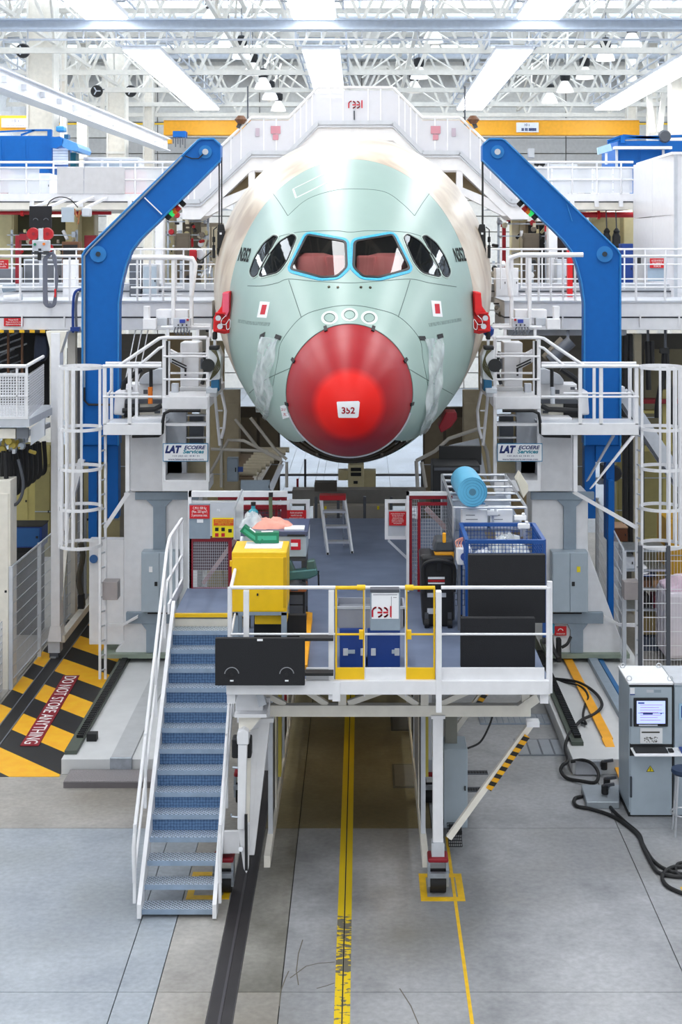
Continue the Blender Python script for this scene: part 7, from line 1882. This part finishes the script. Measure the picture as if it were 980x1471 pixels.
# ------------------------------------------------------------------ left bay below the walkway
t = thing('support_gantry', 'white gantry leg frame with foot at the left of the striped floor', 'frame', P(77, 950, 29))
Yq = 29.0
MB().pbox(73, 478, 86, 900, Yq, .35).build('post', W, t, bevel=.01); MB().pprism([(66, 476), (96, 476), (86, 508), (73, 508)], Yq + .02, .3).build('head_gusset', W2, t)
MB().pprism([(72, 900), (87, 900), (88, 922), (68, 922)], Yq, .35).build('shoe', W, t); MB().pbox(69, 922, 86, 938, Yq + .05, .3).build('foot_block', LG, t); MB().pbox(71, 938, 84, 946, Yq + .05, .25).build('foot_base', DG, t); MB().pbox(72, 944, 80, 956, Yq, .1).build('jaw', ALU, t)
MB().bar(P(88, 918, Yq + .1), (X(88, Yq) + .0, 33.5, Z(918, Yq)), .14).build('sill_beam', W2, t); MB().pbox(97, 478, 108, 890, 32, .25).build('rear_post', W2, t)
MB().bar(P(87, 860, Yq + .2), P(100, 720, 32), .1).build('brace', W2, t); MB().bar(P(90, 760, Yq), P(118, 660, Yq), .2, .12).build('upper_brace', W, t); MB().pbox(87, 735, 92, 770, Yq - .03, .1).build('brace_shoe', W, t)
t = thing('basket_platform', 'white perforated basket platform under the left walkway', 'platform', P(15, 620, 27))
Yz = 27.0
MB().pbox(-60, 538, 40, 600, Yz, .02).build('perforated_front', MESHP, t); MB().frame(X(-60, Yz), X(40, Yz), Yz - .01, Z(602, Yz), Z(536, Yz), .05, .04).build('front_frame', W, t)
MB().pbox(23, 537, 25, 600, Yz - .02, .03).build('upright', W, t); MB().pbox(-60, 568, 40, 570, Yz - .02, .03).build('cross_bar', W, t)
A, B = P(40, 538, Yz), Vector((X(62, 29.5), 29.5, Z(538, Yz))); h_ = Vector((0, 0, Z(600, Yz) - Z(538, Yz)))
MB().prism([A, B, B + h_, A + h_], (1, 0, 0), .02).build('perforated_side', MESHP, t)
MB().tube(P(-60, 526, Yz), P(38, 526, Yz), .035, 8).build('top_rail', W, t, smooth=True); MB().tube(P(38, 526, Yz), B + Vector((0, 0, .15)), .035, 8).build('side_rail', W, t, smooth=True)
for a in (24, 38): MB().pbox(a - 1.5, 526, a + 1.5, 540, Yz, .04).build('rail_post', W, t)
MB().pbox(-60, 602, 42, 613, Yz, 2.5).build('floor_beam', LG, t); MB().pbox(-60, 616, 22, 630, Yz + .1, .2).build('lower_beam', W2, t); MB().pprism([(44, 615), (64, 600), (64, 626), (44, 640)], Yz + .2, .08).build('end_plate', LG, t); MB().pbox(24, 615, 40, 630, Yz + .1, .1).build('end_block', PVC, t)
t = thing('cable_festoon', 'black festoon cables hanging in loops under the basket platform', 'cable', P(20, 725, 27.5))
for k in range(9):
    a = -2 + 7 * k; y = 27.2 + .28 * k; dep_ = 95 - 7 * k
    MB().path(catmull([P(a, 650 - k * 2, y), P(a - 2, 650 + dep_ * .6, y), P(a + 2, 650 + dep_ * .78, y), P(a + 9, 650 + dep_ * .72, y), P(a + 11, 650 + dep_ * .4, y), P(a + 9, 650 - k * 2, y)], 6), .045, 6).build('cable_loop', BLK, t, smooth=True)
MB().path(catmull([P(26, 660, 27.3), P(33, 690, 27.3), P(31, 712, 27.3), P(22, 725, 27.3), P(12, 720, 27.3)], 6), .03, 6).build('loose_cable', DG, t)
MB().bar(P(-20, 648, 27.3), P(70, 610, 30), .08, .1).build('trolley_rail', LG, t)
cluster('valve_cluster', 'yellow brass valves and brackets under the basket platform', 'fittings', 0, 632, 44, 652, 27.3, 16, [mat('brass', '#c9b458', .4, metal=.4), LG, STEEL], 11)
t = thing('pipe_rack', 'rack of thin bright pipes in the dark under the left walkway', 'rack', P(20, 530, 32))
for k in range(12): MB().tube(P(-30, 492 + 8 * k, 31.5), P(20 + 6 * (k % 4), 470 + 8 * k, 33.5), .02, 6).build('pipe', ALU, t)
for a in (10, 30): MB().pbox(a, 476, a + 2.5, 540, 31.8, .1).build('upright', BROWN, t)
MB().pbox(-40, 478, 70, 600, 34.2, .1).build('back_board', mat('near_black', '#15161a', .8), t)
tag(MB().pprism([(50, 480), (66, 482), (68, 510), (62, 520), (48, 520), (48, 500)], 31.4, .3).build('draped_jacket', NAVY, None, bevel=.06), 'dark navy jacket draped under the left walkway by the white post', 'jacket')
equip('storage_cabinet', 'tall olive cream cabinet behind the left mesh fence', 'cabinet', OLIVE, 12, 640, 72, 800, 33.5, .6, 2, None, 0)
equip('storage_cabinet', 'darker olive cabinet further behind the left support post', 'cabinet', mat('olive_mid', '#8f8757', .6), 50, 670, 73, 800, 33.2, .5, 1, None, 1)
equip('tool_trolley', 'blue and black tool trolley behind the left mesh fence', 'trolley', DBLUE, 14, 757, 60, 787, 30.6, .6, 1, mat('trolley_blue', '#12538f', .4), 0, BLK)
equip('crate', 'black crate under the blue trolley behind the left fence', 'crate', BLK, 15, 786, 55, PY0 + CZ * F / 30.8, 30.8, .6, 1, None, 0)
equip('white_pillar', 'white flat pillar at the left frame edge in front of the fence', 'pillar', W2, -30, 690, 15, 1010, 27.0, .5, 1, None, 0)
def fence(label, p, q_, z0, z1, npost, nv, nh, m=LG, pm=LG, wire=.004):
    p, q_ = Vector((p[0], p[1], 0)), Vector((q_[0], q_[1], 0))
    t = thing('mesh_fence', label, 'fence', ((p.x + q_.x) / 2, (p.y + q_.y) / 2, z0))
    for k in range(npost):
        c = p.lerp(q_, k / (npost - 1)); MB().bar((c.x, c.y, 0), (c.x, c.y, z1 + .02), .07).build('post', pm, t)
    for k in range(npost - 1):
        a, b_ = p.lerp(q_, k / (npost - 1)), p.lerp(q_, (k + 1) / (npost - 1))
        MB().wires((a.x, a.y, z0), b_ - a, (0, 0, z1 - z0), nv, 1, wire).wires((a.x, a.y, z0), b_ - a, (0, 0, z1 - z0), 1, nh, .01).build('mesh_panel', m, t, kind='stuff')
        for zz in (z0, z1): MB().bar((a.x, a.y, zz), (b_.x, b_.y, zz), .03).build('rail', m, t)
    return t
fence('grey wire mesh fence along the left side of the striped floor', (-6.48, 27.0), (-6.35, 33.5), .15, 2.25, 4, 40, 9)
t = thing('wire_crate', 'grey wire crate with papers at the left frame edge', 'crate', (-6.75, 26.2, 0)); MB().wires((-7.3, 25.9, .1), (.75, 0, 0), (0, 0, 1.25), 8, 10, .012).build('front_mesh', LG, t, kind='stuff'); MB().wires((-6.55, 25.9, .1), (0, .7, 0), (0, 0, 1.25), 7, 10, .012).build('side_mesh', LG, t, kind='stuff'); MB().frame(-7.3, -6.55, 25.88, .05, 1.38, .04).build('frame', LG, t); MB().box(-7.25, -6.6, 26.0, 26.5, .15, .9).build('paper_load', PAPER, t)
t = thing('corrugated_hose', 'black corrugated hose hanging behind the left ladder cage', 'hose', P(118, 870, 31)); MB().path([P(116 + 3 * math.sin(k * .8), 780 + 9 * k, 31) for k in range(11)], .06, 8).build('hose', mat('hose_brown', '#4e4a40', .6), t, smooth=True); MB().pbox(112, 855, 120, 875, 30.9, .15).build('socket', BLK, t)
equip('back_panel', 'dark grey panel behind the left ladder cage', 'panel', mat('panel_slate', '#5d6068', .6), 96, 500, 118, PY0 + CZ * F / 33, 33, .2, 1, None, 0)
equip('back_panel', 'khaki wall panel behind the left support gantry', 'panel', KH, 86, 640, 182, PY0 + CZ * F / 34.5, 34.5, .2, 2, None, 1)
# ------------------------------------------------------------------ right bay below the walkway
equip('storage_cabinet', 'olive cream cabinet with rail behind the right ladder cage', 'cabinet', OLIVE, 886, 640, 990, 780, 35, .6, 3, mat('olive_mid', '#8f8757', .6), 2)
equip('back_panel', 'dark board behind the upper right ladder cage', 'panel', mat('board_dark', '#4a4844', .7), 893, 480, 985, PY0 + CZ * F / 35.5, 35.5, .3, 3, mat('board_khaki', '#76705a', .7), 2)
equip('back_panel', 'light cream column behind the right blue arm', 'panel', CREAM, 911, 480, 922, PY0 + CZ * F / 32.5, 32.5, .3, 1, None, 0)
for k, (a, lb) in enumerate(((899, 'left'), (907, 'right'))):
    t = thing('duct_pipe', 'tall black duct right of the right blue arm, %s one' % lb, 'duct', P(a, 900, 31.6)); MB().pbox(a - 3, 480, a + 3, 800, 31.6, .2).build('duct', BLK, t, bevel=.02); MB().pbox(a - 4, 600, a + 4, 604, 31.55, .25).build('clamp', PVC, t)
t = thing('hanging_hoses', 'black hoses hanging from the right walkway in an inverted V', 'hose', P(950, 600, 31.5))
for pts in ([(930, 490), (931, 520), (932, 560)], [(936, 490), (937, 530)], [(955, 502), (952, 540), (945, 580), (944, 600)], [(957, 502), (960, 540), (966, 580), (967, 610)]): MB().path(catmull([P(a, b_, 31.5) for a, b_ in pts], 5), .06, 7).build('hose', BLK, t, smooth=True)
MB().pbox(950, 500, 962, 508, 31.4, .2).build('hanger', BLK, t); [MB().bar(P(a, 505, 31.5), P(a, 470, 31.5), .05).build('drop_rod', DG, t) for a in (931, 956)]
t = thing('slanted_beam', 'light grey slanted beam crossing behind the right ladder cage', 'beam', P(940, 640, 30)); MB().bar(P(893, 565, 30), P(985, 705, 30), .3, .3).build('beam', LG, t); MB().bar(P(893, 580, 29.8), P(985, 720, 29.8), .05, .05).build('edge_line', DG, t); MB().pbox(890, 556, 898, 580, 29.9, .3).build('end_plate', W, t)
t = thing('red_shelf', 'red edged shelf with yellow bars behind the right ladder cage', 'shelf', P(940, 600, 33)); MB().pbox(922, 574, 978, 580, 33, .4).build('shelf', DRED, t); [MB().pbox(a, 574, a + 3, PY0 + CZ * F / 33.1, 33.1, .1).build('upright', DG, t) for a in (923, 974)]; MB().pbox(922, 590, 950, 594, 33, .3).build('yellow_bar', OLIVE, t); MB().pbox(952, 560, 966, 640, 33.2, .2).build('yellow_post', OLIVE, t)
t = thing('blue_post', 'blue square post standing behind the right mast', 'post', P(878, 930, 28.9)); MB().pbox(874, 690, 882, 935, 28.9, .2).build('post', BLUE, t, bevel=.01); MB().pbox(871, 930, 885, 936, 28.85, .4).build('foot', BLUE, t)
equip('parcel', 'brown cardboard parcel on the shelf behind the right blue post', 'parcel', mat('parcel_brown', '#6b3f28', .7), 882, 759, 902, 778, 31.2, .6, 1, None, 0, mat('parcel_top', '#c7a487', .7))
fence('grey wire mesh fence running back beside the right mast', (X(897, 27.2), 27.2), (X(858, 33), 33), .2, 2.5, 3, 30, 9)
fence('white wire mesh fence behind the computer cabinets', (X(920, 26.4), 26.4), (X(1000, 26.4), 26.4), .2, 2.75, 3, 9, 10, W, DG)
t = thing('parts_shelf', 'grey parts shelf with boxes behind the white mesh fence', 'shelf', P(925, 930, 29.5))
for py in (790, 818, 845, 875): MB().pbox(890, py, 960, py + 3, 29.5, .8).build('shelf_board', STEEL, t)
for a in (890, 957): MB().pbox(a, 780, a + 3, 945, 29.5, .1).build('upright', DG, t)
for k, (a, b_, c, d, m, nm, lb) in enumerate(((893, 800, 912, 818, LG, 'parts_tray', 'light grey tray on the parts shelf behind the right ladder'), (925, 826, 943, 828.5, DBLUE, 'parts_tray', 'flat navy tray on the parts shelf'),
        (922, 834, 936, 845, BROWN, 'parts_box', 'brown box on the parts shelf, left one'), (938, 834, 952, 845, CARD, 'parts_box', 'cardboard box on the parts shelf, right one'),
        (921, 856, 934, 875, BLK, 'tool_bag', 'black tool bag on the lower parts shelf'), (939, 856, 952, 875, mat('maroon', '#6f2238', .7), 'tool_bag', 'maroon bag on the lower parts shelf'), (922, 885, 948, 912, mat('tan_box', '#8d7a50', .7), 'parts_box', 'tan carton on the floor under the parts shelf'), (922, 915, 960, 945, mat('slate', '#4c5668', .6), 'parts_box', 'slate grey crate on the floor under the parts shelf'))):
    equip(nm, lb, 'box' if 'b' in nm else 'tray', m, a, b_, c, d, 29.6, .4, 1, m, 0)
t = thing('safety_helmet', 'white safety helmet on the parts shelf behind the ladder', 'helmet', P(922, 820, 29.6)); MB().lathe(P(922, 820, 29.65), [(.12, -.02), (.12, .05), (.09, .11), (.03, .14)], 16).build('shell', PAPER, t, smooth=True); MB().lathe(P(922, 820, 29.6), [(.15, -.03), (.14, -.01)], 16).build('brim', PAPER, t)
equip('yellow_tank', 'large yellow machine at the right edge behind the mesh fence', 'machine', mat('ochre', '#c99a1c', .5), 958, 746, 1000, 850, 30, 1, 1, mat('ochre2', '#b58914', .5), 1)
t = thing('cloth_bale', 'white wrapped bale at the right edge behind the mesh fence', 'bale', P(972, 945, 28.5)); MB().pbox(957, 852, 1000, 948, 28.5, 1).build('body', mat('bale_white', '#d6d0da', .6), t, bevel=.08); MB().pprism([(957, 852), (958, 846), (972, 842), (982, 836), (1000, 836), (1000, 853)], 28.6, .8).build('top_fold', mat('bale_pink', '#dcc3d4', .6), t, bevel=.05)
t = thing('motor_unit', 'dark motor with pulley under the right blue arm', 'motor', P(876, 690, 29.6)); MB().lathe(P(882, 680, 29.6), [(.14, -.1), (.17, 0), (.14, .12)], 16, 'Y').build('pulley', BLK, t, smooth=True); MB().pbox(866, 668, 884, 690, 29.8, .4).build('body', DG, t, bevel=.03); MB().pbox(860, 690, 882, 696, 29.6, .4).build('shelf', STEEL, t)

# ------------------------------------------------------------------ computer cabinets at the right, with cables
Yk = 20.9
t = thing('control_cabinet', 'tall grey control cabinet with a built-in monitor and keyboard shelf', 'cabinet', P(935, 1175, Yk))
zb2, zt2 = 0.0, Z(984, Yk)
xa, xb = X(904, Yk), X(967, Yk)
MB().box(xa, xb, Yk + .02, Yk + .85, 0.06, zt2).build('body', CAB, t, bevel=.008)
MB().box(xa - .005, xb + .005, Yk + .03, Yk + .86, 0, .06).build('plinth', BLK, t)
MB().box(xa - .01, xb + .01, Yk, Yk + .87, zt2, zt2 + .03).build('roof_plate', PAPER, t, bevel=.006)
MB().pbox(904.5, 985, 966.5, 986.5, Yk - .005, .03).build('roof_gap', BLK, t)
MB().pbox(906, 987, 965.5, 1069, Yk, .025).build('upper_door', CAB, t, bevel=.004); ld = MB().pbox(906, 1086, 965.5, 1171, Yk, .025).build('lower_door', CAB, t, bevel=.004)
MB().pbox(966, 986, 967.5, 1175, Yk - .003, .02).build('edge_seal', BLK, t)
m_ = MB().pbox(911, 1003, 960, 1044, Yk - .03, .03).build('monitor_bezel', BLK, t, bevel=.006)
SCR = mat('monitor_glow', '#aebcf0', .2, var=0, emit='#a9b8f4', es=.85)
MB().pbox(915, 1007, 956, 1039.5, Yk - .034, .004).build('screen', SCR, m_)
g = MB()
for k, (a, b_, c, d) in enumerate(((917, 1009, 926, 1011), (924, 1024, 938, 1026.5), (917, 1024, 954, 1024.6), (949, 1024, 951, 1026))): g.pbox(a, b_, c, d, Yk - .036, .002)
g.build('screen_bars', mat('screen_ink', '#2a50a8', .4), m_)
g = MB()
for k in range(7): g.pbox(920, 1012.5 + 3.6 * k, 952 - (k * 5) % 9, 1013.1 + 3.6 * k, Yk - .036, .002)
g.build('screen_lines', mat('screen_red', '#c98fb4', .4), m_)
MB().pbox(918, 1041, 945, 1043, Yk - .034, .005).build('bezel_label', LG, m_)
MB().pbox(920, 1046, 952, 1068, Yk - .012, .012).build('paper_sheet', PAPER, t)
g = MB(); g.pbox(922, 1051, 948, 1053, Yk - .015, .003)
rr = random.Random(4)
for k in range(46): a, b_ = rr.uniform(925, 944), rr.uniform(1058, 1066); g.pbox(a, b_, a + 1.2, b_ + .9, Yk - .015, .003)
g.build('printed_marks', mat('print_ink', '#3c3d34', .6), t)
MB().pbox(905, 1068, 966, 1086, Yk + .01, .02).build('keyboard_bay', BLK, t)
sh_ = MB().box(X(906, Yk), X(972, Yk) + .02, Yk - .32, Yk + .02, Z(1084, Yk) - .02 + .1, Z(1084, Yk) + .1).build('keyboard_shelf', PAPER, t, bevel=.006)
MB().box(X(909, Yk), X(955, Yk), Yk - .24, Yk - .04, Z(1084, Yk) + .1, Z(1084, Yk) + .125).build('keyboard', BLK, sh_); MB().box(X(957, Yk), X(964, Yk), Yk - .22, Yk - .1, Z(1084, Yk) + .1, Z(1084, Yk) + .13).build('mouse', BLK, sh_, bevel=.01)
for b_, c_ in ((1018, 1044), (1116, 1146)): MB().pbox(905.5, b_, 908.5, c_, Yk - .03, .03).build('swing_handle', mat('handle_dark', '#3c444e', .4), t, bevel=.008)
MB().add([P(929, 1108.5, Yk - .004), P(940, 1108.5, Yk - .004), P(934.5, 1100, Yk - .004)], [(0, 1, 2)]).build('warning_triangle', SIGNY, t)
g = MB()
for p, q_ in (((929, 1108.5), (940, 1108.5)), ((940, 1108.5), (934.5, 1100)), ((934.5, 1100), (929, 1108.5)), ((935, 1102.5), (933.6, 1105)), ((933.6, 1105), (935.4, 1105)), ((935.4, 1105), (934, 1107.6))): g.bar(P(*p, Yk - .007), P(*q_, Yk - .007), .008, .004)
g.build('warning_outline', TXK, t)
MB().pbox(905.5, 988, 912, 997, Yk - .004, .004).build('side_label', PAPER, t); MB().pbox(905.5, 997, 912.5, 998.5, Yk - .005, .004).build('label_band', DBLUE, t)
for a in (929, 940): MB().pbox(a, 991, a + 10, 995, Yk - .004, .004).build('name_plate', LG if a < 935 else MG, t)
for a, y in ((906, .1), (965, .1), (962, .75), (908, .75)): c = Vector((X(a, Yk), Yk + y, zt2 + .03)); MB().path([c + Vector((.035 * math.cos(k * PI / 6), 0, .035 + .035 * math.sin(k * PI / 6))) for k in range(12)], .008, 5, True).build('lifting_eye', ALU, t)
t = thing('control_cabinet', 'second tall grey cabinet at the right frame edge beside the monitor cabinet', 'cabinet', P(995, 1175, Yk))
x2 = X(1034, Yk)
MB().box(xb + .02, x2, Yk + .02, Yk + .85, .06, zt2).build('body', CAB, t, bevel=.008); MB().box(xb + .02, x2, Yk, Yk + .87, zt2, zt2 + .03).build('roof_plate', LG, t); MB().box(xb + .02, x2, Yk + .03, Yk + .86, 0, .06).build('plinth', BLK, t)
d_ = MB().pbox(969.5, 987, 1032, 1171, Yk, .025).build('door', CAB, t, bevel=.004)
MB().pbox(976, 1011, 1010, 1034, Yk - .02, .02).build('display_frame', mat('display_cyan', '#9fc4dc', .3), d_); MB().pbox(979, 1014, 1008, 1031, Yk - .025, .01).build('display', DBLUE, d_)
t = thing('folding_shelf', 'small shelf with a dark blue pad beside the keyboard tray', 'shelf', P(980, 1086, Yk - .3)); MB().box(xb + .05, xb + .5, Yk - .3, Yk - .01, Z(1084, Yk) + .08, Z(1084, Yk) + .1).build('board', PAPER, t); MB().box(xb + .07, xb + .5, Yk - .25, Yk - .05, Z(1084, Yk) + .1, Z(1084, Yk) + .13).build('pad', DBLUE, t)
t = thing('stool', 'tall steel stool with a dark blue seat at the right frame edge', 'stool', FL(985, 1185))
Ys = 20.3; cx = X(983, Ys)
MB().lathe((cx, Ys, Z(1108, Ys)), [(.16, -.03), (.18, 0), (.17, .04), (.1, .05)], 20).build('seat', mat('stool_blue', '#1f3350', .6), t, smooth=True)
for k in range(4):
    a_ = k * PI / 2 + .7; MB().tube((cx + .13 * math.cos(a_), Ys + .13 * math.sin(a_), Z(1110, Ys)), (cx + .2 * math.cos(a_), Ys + .2 * math.sin(a_), 0), .016, 8).build('leg', ALU, t, smooth=True)
MB().path([(cx + .18 * math.cos(k * PI / 9), Ys + .18 * math.sin(k * PI / 9), .3) for k in range(18)], .012, 6, True).build('foot_ring', ALU, t, smooth=True)
def floor_cable(label, pts, r, z=None):
    w_ = catmull([FL(a, b_) + Vector((0, 0, r + (z[i] if z else 0))) for i, (a, b_) in enumerate(pts)], 8)
    return tag(MB().path(w_, r, 8).build('floor_cable', BLK, None, smooth=True), label, 'cable')
floor_cable('thick black cable snaking from the hydraulic plate to the lower right corner', [(838, 1146), (826, 1150), (828, 1160), (850, 1165), (880, 1175), (905, 1192), (918, 1205), (925, 1222), (940, 1250), (950, 1258), (970, 1262), (990, 1262)], .027)
floor_cable('second black cable crossing beside the thick one on the right floor', [(870, 1140), (876, 1160), (895, 1180), (918, 1200), (924, 1215), (938, 1238), (958, 1252), (990, 1260)], .024)
floor_cable('black cable loop curling out of the right frame edge', [(995, 1250), (970, 1248), (955, 1256), (952, 1266), (962, 1278), (995, 1292)], .027)
floor_cable('thin black cable coil at the right frame edge', [(992, 1240), (974, 1243), (972, 1255), (980, 1262), (995, 1268)], .02)
def slab_cable(label, pts, r):
    w_ = catmull([P(*p) for p in pts], 8); return tag(MB().path(w_, r, 8).build('hanging_cable', BLK, None, smooth=True), label, 'cable')
slab_cable('black cable loop lying over the right base slab and rack rail', [(796, 975, 26.8), (830, 980, 26.4), (855, 995, 25.8), (865, 1012, 25.0), (855, 1025, 24.6), (835, 1035, 24.2), (818, 1055, 23.6), (812, 1075, 23.1), (816, 1092, 22.6), (808, 1100, 22.5), (806, 1108, 22.45), (815, 1118, 22.35), (835, 1122, 22.2), (855, 1124, 22.1), (860, 1112, 22.2), (852, 1098, 22.35), (838, 1092, 22.55), (820, 1094, 22.6)], .027)
slab_cable('thin black cable draped across the yellow guard bar', [(798, 978, 26.8), (832, 985, 26.2), (845, 1000, 25.6), (840, 1015, 25.1), (838, 1030, 24.4), (842, 1040, 24.1), (832, 1036, 24.3)], .02)
t = thing('cable_socket', 'black cable plug cluster at the foot of the right mast', 'plug', P(805, 950, 27.6)); MB().pbox(800, 918, 807, 952, 27.5, .15).build('plug', BLK, t, bevel=.02); MB().path(catmull([P(792, 912, 27.6), P(794, 930, 27.5), P(802, 945, 27.4)], 5), .04, 6).build('cable', BLK, t); MB().path(catmull([P(807, 930, 27.5), P(815, 925, 27.5), P(820, 915, 27.6)], 5), .03, 6).build('cable', BLK, t)

# repeats share a group phrase
grp = {}
for o in list(bpy.data.objects):
    if o.parent is None and o.get('category') and not o.get('group'): grp.setdefault(o.name.split('.')[0], []).append(o)
for k, v in grp.items():
    if len(v) > 1:
        for o in v: o['group'] = k.replace('_', ' ') + 's around the aircraft nose'
